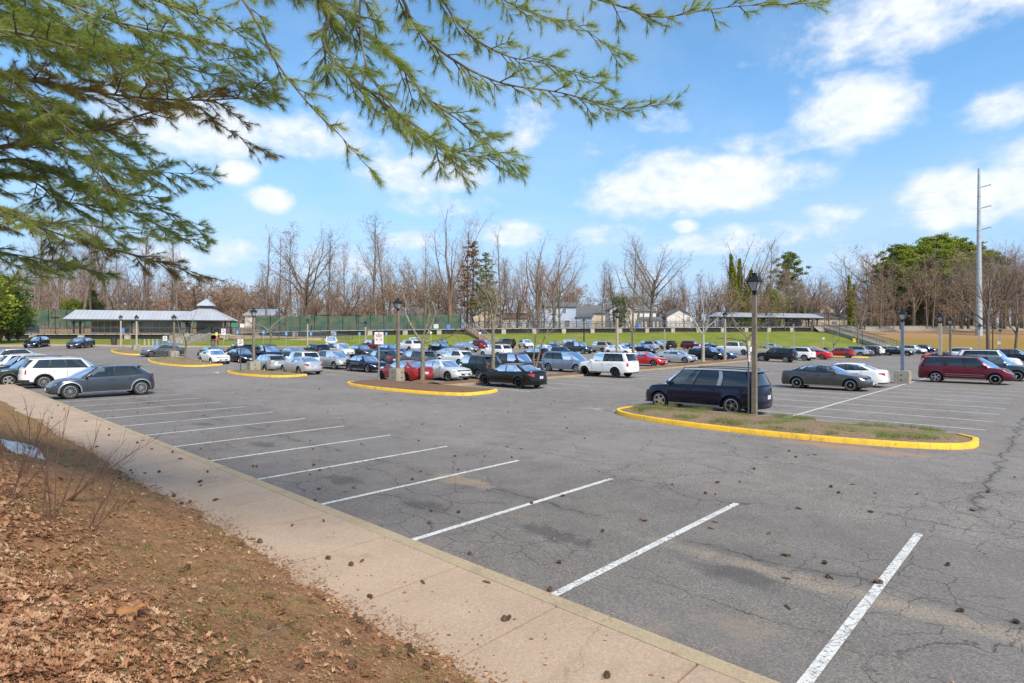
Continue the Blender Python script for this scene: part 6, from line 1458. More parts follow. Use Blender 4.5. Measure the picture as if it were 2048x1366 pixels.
HS(1090, 1152, 176, 613, 604, 9, M_BLUES, M_SHG, 'pale blue two-storey house with grey roof and brick chimney', 'x', 0, wins=((-3.2, 6.0, 1.0, 1.3), (1.2, 6.0, 1.0, 1.3), (-1.6, 2.4, 1.1, 1.2), (2.0, 2.2, 1.6, 2.0)), chim=3.6)
HS(1153, 1184, 176, 634, 626, 7, M_BLUES, M_SHG, 'low pale blue garage wing right of the blue house', 'x', 0)
HS(1150, 1212, 205, 626, 611, 10, M_CREAM, M_SHG, 'cream house with wide slate roof behind the blue garage', 'x', 0, wins=((-2, 3, 1, 1.2),))
HS(1220, 1268, 178, 618, 605, 9, M_WHITE, M_SHG, 'white gable-fronted house left of the sunroom', 'y', 0, wins=((2.0, 5.6, .9, 1.1),))
HS(1262, 1312, 181, 622, 610, 9, M_WHITE, M_SHG, 'white house with a long glazed sunroom in front', 'x', 0, wins=((3.0, 6.1, 2.0, 1.4), (-2.0, 6.1, 1.0, 1.2)), ext=(3.6, 9.6, 3.2, 3.1, 'sun'))
HS(1334, 1385, 176, 632, 618, 9, M_WHITE, M_SHG, 'small white gable-fronted house right of the sunroom', 'y', 0, wins=((2.6, 3.2, 1, 1.1),))
HS(1005, 1052, 172, 636, 626, 8, M_WHITE, M_SHB, 'low white house behind the twin-stemmed tree', 'x', 0, wins=((-1.5, 2.0, 1, 1.1), (1.8, 2.0, 1, 1.1)))
HS(945, 1000, 172, 632, 618, 9, M_CREAM, M_SHB, 'cream house with brown roof left of the low white one', 'y', 0, wins=((0, 2.4, 1, 1.1),))
HS(796, 842, 168, 632, 614, 10, M_BEIGE, M_SHG, 'beige house with dark grey roof behind the island lamp', 'x', 0, wins=((-2, 3, 1.2, 1.2), (0.8, 3, 1.2, 1.2)))
HS(846, 890, 172, 634, 622, 9, M_WHITE, M_SHB, 'white-ended house with brown roof behind the forked tree', 'x', 0)
HS(640, 720, 176, 629, 614, 10, M_CREAM, M_SHB, 'long brown-roofed house behind the green windscreen', 'x', 0, wins=((-4, 2.8, 1.2, 1.2), (0, 2.8, 1.2, 1.2), (4, 2.8, 1.2, 1.2)))
HS(490, 545, 150, 630, 618, 9, M_WHITE, M_ROOF, 'pale-roofed low building behind the left end of the green windscreen', 'x', 0)
HS(215, 290, 165, 622, 609, 9, M_CREAM, M_SHB, 'dark-roofed cream building behind the left canopy', 'x', 0)
HS(1560, 1622, 215, 618, 604, 10, M_BEIGE, M_SHB, 'beige house with brown roof above the right canopy', 'x', 0, wins=((-2.5, 6.5, 1, 1.3), (2.8, 6.5, 1.8, 1.4)), chim=3.0)
HS(1625, 1668, 218, 616, 603, 10, M_CREAM, M_SHB, 'tall cream house right of the beige one', 'y', 0, wins=((-1.5, 7, .9, 1.2), (1.8, 7, .9, 1.2)))
HS(1600, 1700, 190, 636, 625, 10, M_BEIGE, M_SHG, 'low wide building with grey roof behind the right steps', 'x', 0, wins=((-5, 2, 1.6, 1.0), (3, 2, 1.6, 1.0)))
HS(1715, 1775, 216, 622, 606, 10, M_BEIGE, M_SHB, 'beige house among the trees right of the ivy-clad tree', 'y', 0, wins=((0, 6, 1, 1.2),))
HS(1785, 1835, 212, 630, 612, 10, M_CREAM, M_SHB, 'cream house among the trees behind the blue-grey lamp', 'x', 0, wins=((-2, 5, 1, 1.2), (2, 5, 1, 1.2)))
HS(1850, 1905, 210, 628, 616, 9, M_WHITE, M_SHG, 'white house between tree trunks left of the pylon', 'y', 0, wins=((-1, 4, 1, 1.2),))
def pylon():
    y = 150; x = at(1958, y)[0]; z = zpix(681, y); h = zpix(337, y)-z; t = empty('transmission_pole', (x, y, z)); tag(t, 'tall tapering white steel power pole with three arms', 'power pole')
    m = mat('pylon_galvanised', (.46, .48, .50), .5, .3, var=.22, vscale=1.2); b = MB(); b.lathe([(.82, -2), (.80, 0), (.27, h), (.001, h)], n=12); b.build('pole', m, t, smooth=60)
    k = MB()
    for f in (.2, .42, .64, .84): rr = .81-.53*f; k.lathe([(rr+.0, h*f-.15), (rr+.06, h*f-.14), (rr+.05, h*f+.14), (rr-.02, h*f+.15)], n=12)
    k.build('flange', m, t)
    for i, py in enumerate((375, 417, 460)):
        zz = zpix(py, y)-z; a = MB(); a.beam((.3, 0, zz), (2.95, 0, zz+.75), .18, .22); a.beam((2.9, 0, zz+.75), (3.1, 0, zz+.45), .1, .1); a.build('arm', mat('arm_steel', (.16, .17, .18), .5, .4), t)
        w = MB(); p0 = Vector((3.05, 0, zz+.35)); p1 = Vector((-260, 60, zz+6)); pts = [p0.lerp(p1, q/24)-Vector((0, 0, 26*(q/24)*(1-q/24))) for q in range(25)]; w.tube(pts, .018, 3, 0, False); w.build('cable', mat('cable_grey', (.35, .37, .40), .6), t)
pylon()

# ------------------------------------------------------------------ woodland behind the railway
KIT = {}
def kit(name, fn):
    if name not in KIT: KIT[name] = fn()
    return KIT[name]
for i in range(4): KIT['tall%d' % i] = bare_meshes('tall', 20+i, 26, M_BARK2 if i % 2 else M_BARK, M_TWIG if i % 2 == 0 else M_TWIGR)
for i in range(3): KIT['narrow%d' % i] = bare_meshes('narrow', 40+i, 26, M_BARK2 if i != 1 else M_BARK, M_TWIGR if i == 0 else M_TWIG, M_DRY if i == 2 else None, 220 if i == 2 else 0)
KIT['spread0'] = bare_meshes('spread', 61, 26, M_BARK, M_TWIG, solid=1); KIT['spread1'] = bare_meshes('spread', 67, 24, M_BARK, M_TWIG)
KIT['vase0'] = bare_meshes('vase', 71, 25, M_BARK2, M_TWIG); KIT['vase1'] = bare_meshes('vase', 73, 22, M_BARK, M_TWIGR, M_BUD, 260, .10)
for i in range(3): KIT['scrub%d' % i] = bare_meshes('scrub', 81+i, 11, M_BARK, M_TWIGR if i else M_TWIG, M_DRY, 160*(i+1), .11)
KIT['pine0'] = pine_meshes(91, 22, 'pine'); KIT['pine1'] = pine_meshes(92, 22, 'pine', M_PINEB); KIT['rust'] = pine_meshes(93, 24, 'sparse', M_RUST); KIT['sparse'] = pine_meshes(94, 20, 'sparse', M_PINE)
KIT['conif'] = pine_meshes(96, 14, 'conifer', M_EVER)
KIT['bush0'] = bush_meshes(101, 6, 6, M_EVER); KIT['bush1'] = bush_meshes(102, 6, 5, M_PINEB); KIT['bush2'] = bush_meshes(103, 5, 6, M_IVY)
def wood(k, px, top, y, label, cat='tree', group=None, name='bare_tree', sx=1.0, z=None):
    x, yy = at(px, y); z = deck_z(x)-.9+.5 if z is None else z; h = zpix(top, y)-z; return put_tree(KIT[k], x, yy, h, z-.2, None, label, cat, group, name, sx)
GT = 'bare trees behind the railway'; r_p = random.Random(8)
NAMED = [('spread0', 612, 428, 150, 'huge bare spreading oak towering left of the middle, behind the green windscreen', 1.15), ('narrow1', 530, 446, 146, 'thin bare tree, leftmost of the three slim ones left of the huge oak', 1), ('narrow0', 556, 462, 150, 'middle of the three slim bare trees left of the huge oak', 1), ('narrow2', 583, 438, 152, 'slim bare tree directly left of the huge oak', 1),
 ('tall0', 662, 452, 152, 'tall bare tree just right of the huge oak', 1), ('tall1', 690, 470, 160, 'tall bare tree, second right of the huge oak', 1), ('tall2', 755, 412, 148, 'tallest straight bare tree left of the island lamp', 1.1), ('tall3', 772, 455, 158, 'bare tree crowding the tallest straight one', 1),
 ('vase0', 898, 404, 150, 'very tall many-stemmed bare tree right of the forked island tree', 1.0), ('narrow0', 850, 460, 155, 'slim bare tree above the forked island tree', 1), ('tall1', 935, 415, 158, 'tall bare tree behind the rusty conifer', 1), ('narrow1', 1003, 448, 146, 'leaning thin bare tree right of the rusty conifer', 1), ('vase0', 1075, 462, 158, 'broad bare tree left of the blue house', 1.1), ('spread1', 1108, 458, 150, 'broad spreading bare tree above the blue house', 1.0),
 ('vase1', 1120, 528, 140, 'red-budded tree overhanging the blue house', .9), ('tall2', 1205, 515, 165, 'bare tree left of the white gabled house', 1), ('tall0', 1228, 512, 172, 'bare tree directly behind the white gabled house', 1), ('tall3', 1265, 470, 160, 'tall bare tree above the white gabled house', 1), ('spread1', 1300, 450, 158, 'tall spreading bare tree above the sunroom', 1.0), ('tall1', 1288, 500, 175, 'bare tree behind the sunroom', 1),
 ('tall0', 1375, 530, 185, 'bare tree above the small white gabled house', 1), ('narrow2', 1402, 535, 190, 'russet bare tree right of the small white house', 1), ('vase0', 1492, 466, 172, 'tall many-stemmed bare tree rising from the ivy-clad trunks', 1.1), ('tall3', 1535, 475, 178, 'tall bare tree behind the nearest lamp', 1), ('spread0', 1625, 520, 190, 'bare spreading tree above the right canopy', .9), ('spread1', 1560, 505, 195, 'bare tree leaning over the right canopy', .9),
 ('tall2', 1745, 500, 192, 'bare tree right of the ivy-clad tree at the right', 1), ('vase0', 1700, 498, 188, 'bare tree above the ivy-clad tree at the right', .9), ('vase1', 1790, 520, 185, 'reddish-twigged tree left of the bright pines', 1.3), ('spread1', 1765, 545, 180, 'dark-stemmed bare tree left of the blue-grey lamp', .9), ('vase0', 1827, 478, 186, 'pale-limbed bare tree in front of the bright pines', 1.0), ('vase1', 1870, 525, 195, 'russet tree under the bright pines', 1.4)]
for (k, px, top, y, lb, sx) in NAMED: wood(k, px, top, y, lb, group=GT, sx=sx)
wood('rust', 945, 476, 150, 'rusty-brown conifer left of the middle steps', name='conifer_tree', sx=1.2); wood('sparse', 972, 500, 147, 'thin green conifer with layered boughs beside the rusty one', name='conifer_tree', sx=1.1)
wood('pine0', 1578, 503, 196, 'dark round-topped pine above the right canopy', name='pine_tree'); wood('bush0', 1240, 590, 171, 'bushy evergreen between the blue and the white house', 'evergreen', name='evergreen_tree', sx=.75)
wood('bush0', 1592, 592, 182, 'round dark evergreen behind the right canopy', 'evergreen', name='evergreen_tree', sx=1.0); wood('bush1', 1545, 575, 180, 'dark evergreen left of the round one behind the right canopy', 'evergreen', name='evergreen_tree', sx=.9)
for px, top, lb, k in ((1793, 488, 'leftmost of the tall pines at the right', 'pine0'), (1858, 476, 'tall pine just left of the brightest one', 'pine1'), (1885, 470, 'highest bright green pine left of the pylon', 'pine1'), (1918, 478, 'bright green pine right of the highest one', 'pine1'), (1940, 482, 'green pine touching the pylon on its left', 'pine0'), (1838, 500, 'lower pine below the highest ones', 'pine1'), (1905, 560, 'dark pine low in the wood left of the pylon', 'pine0'), (1925, 520, 'darker pine behind the pylon', 'pine0'), (1872, 505, 'pine filling the gap below the highest bright one', 'pine0'), (1812, 492, 'bright pine right of the leftmost one', 'pine1'), (1845, 484, 'bright pine in the left half of the pine group', 'pine1'), (1900, 492, 'bright pine below the highest one', 'pine1'), (1830, 540, 'low pine at the left of the pine group', 'pine1'), (1890, 530, 'low pine in the middle of the pine group', 'pine1')):
    wood(k, px, top, 188+rnd.random()*14, lb, name='pine_tree', group='tall pines at the right', sx=r_p.uniform(.95, 1.45))
def ivytree(px, top, y, label, base='vase0', w=1.0, ivh=.72, stems=((0, 0, 1),), rad=.05, n=3200):
    x, yy = at(px, y); z = deck_z(x)-.6; h = zpix(top, y)-z; t = put_tree(KIT[base], x, yy, h, z, .3, label, 'tree', None, 'ivy_clad_tree', w); hh = KIT[base][2]; out = []
    for k, (lx, ox, f) in enumerate(stems):
        a = ivy_mesh(px+k, 0, hh*ivh*f, hh*rad, hh*rad*.55, int(n*f), .19); q = a.mean(axis=1)[:, 2:3]/hh; a[:, :, 0] += hh*(ox+lx*q)*1.0; a[:, :, 1] += hh*.05*math.sin(k*2.1)*q; out.append(a)
    link('ivy', tri_mesh('ivy', np.concatenate(out), M_IVY), t); return t
ivytree(1478, 470, 170, 'ivy-clad tree with several green stems, tallest behind the nearest lamp', 'vase0', 1.1, .78, ((-.12, 0, 1), (.03, .01, .95), (.16, .02, .8), (-.02, -.03, .62), (.1, .06, .5)), .04, 3000)
ivytree(1460, 520, 168, 'slim ivy-clad tree left of the tallest green stems', 'narrow1', 1, .7, ((0, 0, 1), (-.08, 0, .7)), .035)
ivytree(1500, 575, 166, 'bushy ivy-clad clump right of the tallest green stems', 'tall2', 1.4, .8, ((0, 0, 1), (.1, .1, .7), (-.1, -.1, .8), (.0, .2, .5)), .09, 2600)
ivytree(1524, 520, 176, 'leaning ivy-clad tree right of the nearest lamp', 'narrow1', 1, .65, ((.16, 0, 1),), .035)
ivytree(1703, 530, 172, 'ivy-clad forked trunk at the right, above the long steps', 'vase0', 1.1, .82, ((-.06, 0, 1), (.10, .01, .85), (0, 0, .6)), .04, 3000)
ivytree(1757, 600, 175, 'low leaning ivy-covered trunk left of the blue-grey lamp', 'narrow1', 1, .8, ((-.25, 0, 1),), .045)
# fill: many look-alike trees
r6 = random.Random(66); kinds = ['tall0', 'tall1', 'tall2', 'tall3', 'narrow0', 'narrow2', 'vase0', 'spread1', 'spread0', 'vase0']
def topline(px): return float(np.interp(px, [0, 150, 330, 420, 480, 520, 600, 700, 800, 900, 960, 1060, 1130, 1160, 1200, 1260, 1330, 1370, 1440, 1500, 1560, 1640, 1680, 1740, 1800, 1860, 1940, 2048, 2200], [500, 480, 520, 560, 575, 520, 520, 505, 500, 480, 500, 500, 500, 560, 540, 520, 520, 560, 525, 510, 520, 530, 535, 520, 500, 490, 480, 470, 480]))
for i in range(270):
    px = -60+2230*(i+r6.random())/270; y = 152+r6.random()*70
    if 380 < px < 500 and r6.random() < .55: continue
    if 1135 < px < 1195 and r6.random() < .75: continue
    if 1080 < px < 1400 and r6.random() < .75: y = 190+r6.random()*40
    tp = topline(px)+r6.uniform(0, 60)*(1 if px < 1760 else .6)
    wood(r6.choice(kinds), px, tp, y, 'bare brown woodland tree standing in the belt of trees beyond the railway', group='woodland trees beyond the railway', name='bare_tree', sx=r6.uniform(.85, 1.2))
for i in range(150):
    px = -60+2230*(i+r6.random())/150; y = 146+r6.random()*60; lo = 585 if not 1140 < px < 1240 else 606
    if 1080 < px < 1400: y = 212+r6.random()*30
    if 1560 < px < 1900: y = 216+r6.random()*25 if r6.random() < .6 else y
    wood(r6.choice(['scrub0', 'scrub1', 'scrub2']), px, r6.uniform(lo-22, lo+34), y, 'low russet understorey tree below the bare woodland trees', group='understorey trees beyond the railway', name='understorey_tree', sx=r6.uniform(1.0, 1.5))
for i in range(46):
    px = 1740+330*(i+r6.random())/46; wood(r6.choice(['tall1', 'tall0', 'vase1', 'spread0', 'vase0', 'narrow2']), px, r6.uniform(478, 560), (176 if r6.random() < .3 else 212)+r6.random()*22, 'bare brown woodland tree standing in the belt of trees beyond the railway', group='woodland trees beyond the railway', name='bare_tree', sx=r6.uniform(1.0, 1.4))
for i, (px, top, k) in enumerate(((1778, 520, 'pine0'), (1806, 540, 'pine1'), (1850, 560, 'pine1'), (1868, 540, 'pine1'), (1915, 540, 'pine1'), (1895, 575, 'pine0'), (1970, 500, 'pine0'), (1990, 560, 'pine0'), (1822, 575, 'conif'), (1935, 590, 'conif'), (1880, 600, 'conif'))):
    wood(k, px, top, 184+r6.random()*14, 'green pine filling the right wood, %s' % ['leftmost', 'second from the left', 'in its middle', 'right of its middle', 'left of the pylon', 'low and dark near the pylon', 'just beyond the pylon', 'well right of the pylon', 'cone-shaped at its left', 'cone-shaped beside the pylon', 'cone-shaped in its middle'][i], name='pine_tree', group='lower pines of the right wood', sx=1.4)
for i in range(12):
    px = 385+120*(i+r6.random())/12; wood(r6.choice(['scrub1', 'scrub2', 'spread1']), px, r6.uniform(546, 590), 140+r6.random()*40, 'russet low tree behind the pavilion roof', group='russet trees behind the pavilion', name='russet_tree', sx=1.3)
for px, top, w, lb in ((70, 400, 1.0, 'tall straight trunk, first from the left under the pine boughs'), (113, 430, 1.0, 'tall straight trunk, second from the left'), (160, 410, 1.1, 'thick straight trunk above the left end of the canopy'), (181, 440, .9, 'slim trunk right of the thick one above the canopy'), (222, 400, 1.1, 'thick trunk above the middle of the left canopy'), (292, 430, 1.0, 'trunk with a few green tufts above the left canopy'), (345, 500, .9, 'thin trunk left of the pavilion'), (352, 440, .9, 'slender trunk nearest the pavilion on its left')):
    wood('tall1' if px % 2 else 'tall0', px, top, 122+r6.random()*8, lb, group='tall trunks behind the left canopy', sx=w*1.25)
for px, top, k in ((150, 595, 'bush1'), (190, 600, 'bush0'), (185, 575, 'conif')): wood(k, px, top, 135, 'dark evergreen shrub between the trunks behind the left canopy, near %s' % {150: 'the canopy\'s left end', 190: 'its middle', 185: 'a cedar top'}[px], 'evergreen', name='evergreen_tree')
for i, (px, y, h, lb) in enumerate(((0, 88, 8.5, 'big yellow-green evergreen at the far left edge above the grass'), (18, 92, 7.5, 'yellow-green evergreen second from the left edge'), (36, 95, 5.0, 'smallest evergreen bush left of the platform end'), (-30, 84, 10, 'evergreen cut by the left edge of the view'))):
    x, yy = at(px, y); put_tree(KIT['bush1' if i % 2 else 'bush0'], x, yy, h, zpix(672, y)-.5, None, lb, 'evergreen', None, 'evergreen_bush', 1.2)
def thicket():
    g = np.random.default_rng(5); n = 52000; xs = g.uniform(-135, 250, n); d = g.uniform(11, 60, n)**1.0; y = 133.3+.326*xs+.95*d; x = xs-.31*d
    hh = 3.6*g.random(n)**1.6; z = np.interp(xs, (-100, -60, -41, 0, 62, 86, 140), (3.6, 3.72, 4.4, 5.1, 5.75, 5.95, 6.4))-.9+np.where(xs < -48, 2.0, 0)+hh
    a = g.normal(size=(n, 3)); a[:, 2] = np.abs(a[:, 2])*1.6+.4; a /= np.linalg.norm(a, axis=1, keepdims=True); L = g.uniform(.5, 1.7, (n, 1)); b = g.normal(size=(n, 3)); b = np.cross(a, b); b /= np.linalg.norm(b, axis=1, keepdims=True); w = .022
    p = np.stack([x, y, z-.4], 1); arr = np.stack([p-b*w, p+b*w, p+a*L+b*w*.4, p+a*L-b*w*.4], 1)
    ln = 16000; sel = g.integers(0, n, ln); lc = leaf_cloud(g, p[sel]+[0, 0, .3], np.full(ln, .5), 1, .12)
    me = tri_mesh('brush', np.concatenate([arr, lc]), [M_TWIGR, M_DRY]); me.polygons.foreach_set('material_index', np.concatenate([np.zeros(n, np.int32), np.ones(ln, np.int32)]))
    tag(link('undergrowth', me), 'tangled brown brush and dead leaves under the woodland trees', None, None, 'stuff')
thicket()

# ------------------------------------------------------------------ trees of the lot (lichen-covered, forked)
def lot_tree(px, y, top, seed, label, n=3, k=1.0, lean=0, bark=None, twig=None, style='lot', solid=2, base=.15, arms=None):
    f, rk, tl = STY[style]; P = f(1); P['solid'] = solid; P['rmin'] = .005/8
    if style == 'lot': P[1] = dict(P[1]); P[1]['n'] = n
    x, yy = at(px, y); z = H(x, yy)+base; h = zpix(top, y)-z; T = Tree(seed)
    if arms:
        fz, al = arms; r0 = h*rk*k; T.t.tube([(0, 0, -.3), (.02, 0, fz*.5), (0, 0, fz)], [r0*1.25, r0, r0*.95], 10, 0, False)
        for (dx, dy, dz, L, rf) in al: T.branch(Vector((0, 0, fz-.15)), Vector((dx, dy, dz)), L, r0*rf, 1, P)
    else: T.branch(Vector((0, 0, -.2)), Vector((lean, 0, 1)), h*tl, h*rk*k, 0, P)
    hm = max(t.z for t in T.tips); kk = h/hm; T.t.v = [(a*kk, b*kk, c*kk) for (a, b, c) in T.t.v]
    t = empty('lot_tree', (x, yy, z)); tag(t, label, 'tree'); T.t.build('trunk', bark or M_LICHEN, t, smooth=60); link('crown', tri_mesh('crown', quads_np(T.q)*kk, twig or M_TWIGL), t)
    m = MB(); n_ = 14; 
    m.v = [(0, 0, .16)]+[((.35+.0*j)*math.cos(2*PI*j/n_), .35*math.sin(2*PI*j/n_), .12) for j in range(n_)]+[(1.1*math.cos(2*PI*j/n_), .8*math.sin(2*PI*j/n_), -.08) for j in range(n_)]
    m.f = [(0, 1+j, 1+(j+1) % n_) for j in range(n_)]+[(1+j, 1+n_+j, 1+n_+(j+1) % n_, 1+(j+1) % n_) for j in range(n_)]; m.m = [0]*len(m.f)
    if base: m.build('mulch_ring', M_MULCH, t, smooth=70)
    return t
lot_tree(845, 37.8, 470, 301, 'big forked lichen-covered bare tree on the mulch island by the red sedan', 3, 1.1, arms=(2.9, [(-.42, .1, 1, 7.6, .72), (.55, -.1, .85, 6.6, .66), (-.05, .35, 1, 6.0, .5), (.9, .1, .35, 4.2, .4)]))
lot_tree(986, 40, 480, 305, 'lichen-covered bare tree left behind the glossy black sedan', 3, .95, arms=(4.2, [(-.22, .1, 1, 6, .6), (.3, -.1, 1, 5.6, .6), (.1, .3, .9, 4.5, .45), (-.6, 0, .7, 3.2, .4)]))
lot_tree(1070, 43.2, 505, 309, 'twin-stemmed lichen-covered bare tree behind the glossy black sedan', 3, .9, arms=(.6, [(-.16, .1, 1, 8.0, .75), (.24, -.1, 1, 8.2, .8)]))
lot_tree(1266, 52.5, 500, 312, 'upright bare tree behind the big white SUV, right of the pale lamp', 3, 1.0, arms=(3.6, [(-.15, .1, 1, 7.5, .65), (.2, -.1, 1, 7.2, .6), (.35, .2, .9, 5.5, .5), (-.5, 0, .8, 4.0, .4)]))
lot_tree(1406, 62.8, 545, 317, 'pale-barked bare tree between the bright silver sedan and the black wagon', 4, 1.2, arms=(3.4, [(-.35, .1, 1, 6.5, .6), (.3, -.1, 1, 6.6, .6), (.6, .2, .8, 5.0, .5), (-.75, 0, .7, 4.6, .45), (0, .3, 1, 6, .5)]), bark=mat('pale_lichen_bark', (.42, .40, .32), .95, bump=.6, bscale=20, var=.4, vscale=5))
lot_tree(1497, 71.5, 585, 321, 'pale bare tree half hidden behind the nearest lamp post', 4, 1.2)
lot_tree(371, 64.5, 600, 325, 'crooked bare tree on the left mulch island', 3, 1.1)
lot_tree(540, 72, 575, 331, 'small white-limbed bare tree left of the white pickup', 3, .9)
lot_tree(1716, 112, 598, 335, 'twiggy bare tree leaning beside the yellow sign at the right', 4, 1.1, base=.02)
lot_tree(1666, 101, 640, 338, 'thin sapling on the far right island', 3, .8, base=.1)
lot_tree(1977, 96, 470, 341, 'large grey bare tree right of the white pylon', 3, .85, style='spread', base=.1, bark=M_BARK, twig=M_TWIG, solid=1)
lot_tree(2031, 100, 585, 345, 'small bare tree near the right edge on the golden bank', 4, .9, base=.1, bark=M_BARK, twig=M_TWIG)
lot_tree(918, 105, 655, 351, 'tiny bare shrub tree on the grass left of the middle steps', 5, .6, base=.3)

# ------------------------------------------------------------------ the two pines near the lens
M_NEED = leafy('pine_needles', [(.13, .19, .05), (.26, .35, .075), (.39, .46, .10), (.54, .52, .16)], .5, 1.6, .55)
M_NEED2 = leafy('browning_needles', [(.14, .12, .03), (.28, .25, .06), (.40, .28, .10), (.36, .36, .10)], .5, 1.6, .5)
M_PBARK = mat('pine_branch_bark', (.13, .10, .075), .95, bump=.6, bscale=40, col2=(.20, .19, .13), vscale=12)
class Bough:
    def __init__(s, seed): s.g = np.random.default_rng(seed); s.r = random.Random(seed); s.b = MB(); s.tp = []; s.td = []; s.tl = []
    def tuft(s, p, d, L=.1): s.tp.append(tuple(p)); s.td.append(tuple(d)); s.tl.append(L)
    def twig(s, p, d, L, r, lvl, dens):
        R_ = s.r; n = max(2, int(L/.075)); pts = [p.copy()]; dd = d.normalized()
        for i in range(n): dd = (dd+Vector((R_.gauss(0, .09), R_.gauss(0, .09), R_.gauss(0, .07)-.012))).normalized(); pts.append(pts[-1]+dd*(L/n))
        s.b.tube(pts, [r*(1-.6*i/n) for i in range(n+1)], 4 if lvl else 5, 0, False)
        if lvl == 0:
            for i in range(1, n):
                for k in range(2 if R_.random() < .75*dens else 1):
                    a, b = perp(dd); sg = 1 if (i+k) % 2 else -1; side = (pts[i+1 if i < n else i]-pts[i-1]).normalized().cross(Vector((0, 0, 1))); side = side if side.length > .1 else a
                    nd = ((pts[i]-pts[i-1]).normalized()*.8+side.normalized()*sg*R_.uniform(.4, .9)+Vector((0, 0, R_.gauss(0, .28)))).normalized(); s.twig(pts[i], nd, R_.uniform(.10, .34)*(1-.4*i/n), r*.5, 1, dens)
            s.tuft(pts[-1], dd); s.tuft(pts[-1].lerp(pts[-2], .5), dd)
        else:
            for i in range(1, len(pts)):
                if R_.random() < .85: s.tuft(pts[i], (pts[i]-pts[i-1]).normalized())
    def limb(s, P, r0, side=(.35, 1.1), dens=1.0, start=.15, step=.14):
        R_ = s.r; P = [Vector(p) for p in P]
        # smooth the traced path
        q = []
        for i in range(len(P)-1):
            a, b, c, d = P[max(0, i-1)], P[i], P[i+1], P[min(len(P)-1, i+2)]
            for k in range(6): t = k/6; q.append(.5*((2*b)+(c-a)*t+(2*a-5*b+4*c-d)*t*t+(3*b-a-3*c+d)*t**3))
        q.append(P[-1]); n = len(q)-1; s.b.tube(q, [max(.004, r0*.75*(1-.92*(i/n)**.7)) for i in range(n+1)], 7, 0, False); tot = sum((q[i+1]-q[i]).length for i in range(n)); acc = 0; nxt = start*tot; sg = 1
        for i in range(n):
            L = (q[i+1]-q[i]).length; d = (q[i+1]-q[i]).normalized()
            while nxt < acc+L:
                f = nxt/tot; p = q[i].lerp(q[i+1], (nxt-acc)/L); sd = d.cross(Vector((0, 0, 1))); sd = sd.normalized() if sd.length > .1 else Vector((1, 0, 0)); sg = -sg
                nd = (d*R_.uniform(.55, 1.0)+sd*sg*R_.uniform(.35, .95)+Vector((0, 0, R_.gauss(-.05, .35)))).normalized(); s.twig(p, nd, R_.uniform(*side)*(1-.55*f), r0*.28*(1-.5*f)+.0025, 0, dens); nxt += step*R_.uniform(.6, 1.4)
            acc += L
        s.twig(q[-1], d, .3, .005, 0, dens)
    def needles(s, n=34, L=.105, w=.0017):
        g = s.g; P = np.array(s.tp); D = np.array(s.td); m = len(P); P = np.repeat(P, n, 0); D = np.repeat(D, n, 0); N = m*n
        v = g.normal(size=(N, 3)); v -= (v*D).sum(1, keepdims=True)*D; v /= np.linalg.norm(v, axis=1, keepdims=True); th = g.uniform(.15, .95, (N, 1)); nd = D*np.cos(th)+v*np.sin(th); nd[:, 2] -= .12; nd /= np.linalg.norm(nd, axis=1, keepdims=True)
        base = P-D*g.uniform(0, .06, (N, 1)); ll = L*g.uniform(.7, 1.15, (N, 1)); b = np.cross(nd, g.normal(size=(N, 3))); b /= np.linalg.norm(b, axis=1, keepdims=True); return np.stack([base-b*w, base+b*w, base+nd*ll], 1)
def px3(px, py, d): return Vector(((px-CXP)/FPX*d, d, zpix(py, d)))
def pine_tree(loc, h, r, label, limbs, seed, nn, w, rust=()):
    t = empty('pine_tree', loc); tag(t, label, 'pine tree'); o = Vector(loc); b = MB(); n = 10; b.tube([(math.sin(i)*.05, math.cos(i*1.3)*.05, h*i/n-.4) for i in range(n+1)], [r*(1-.75*i/n) for i in range(n+1)], 14, 0, True); b.build('trunk', M_PBARK, t, smooth=60)
    for k, (pts, r0, kw) in enumerate(limbs):
        kw = dict(kw)
        B = Bough(seed*31+k); first = pts[0] if len(pts[0]) == 3 and not isinstance(pts[0], tuple) else pts[0]
        P = [Vector((0, 0, kw.pop('z0')))]+[px3(*p)-o for p in pts]; B.limb(P, r0, **kw); bo = B.b.build('branch', M_PBARK, t)
        link('needles', tri_mesh('needles', B.needles(nn, .112, w), M_NEED2 if k in rust else M_NEED), bo)
    return t
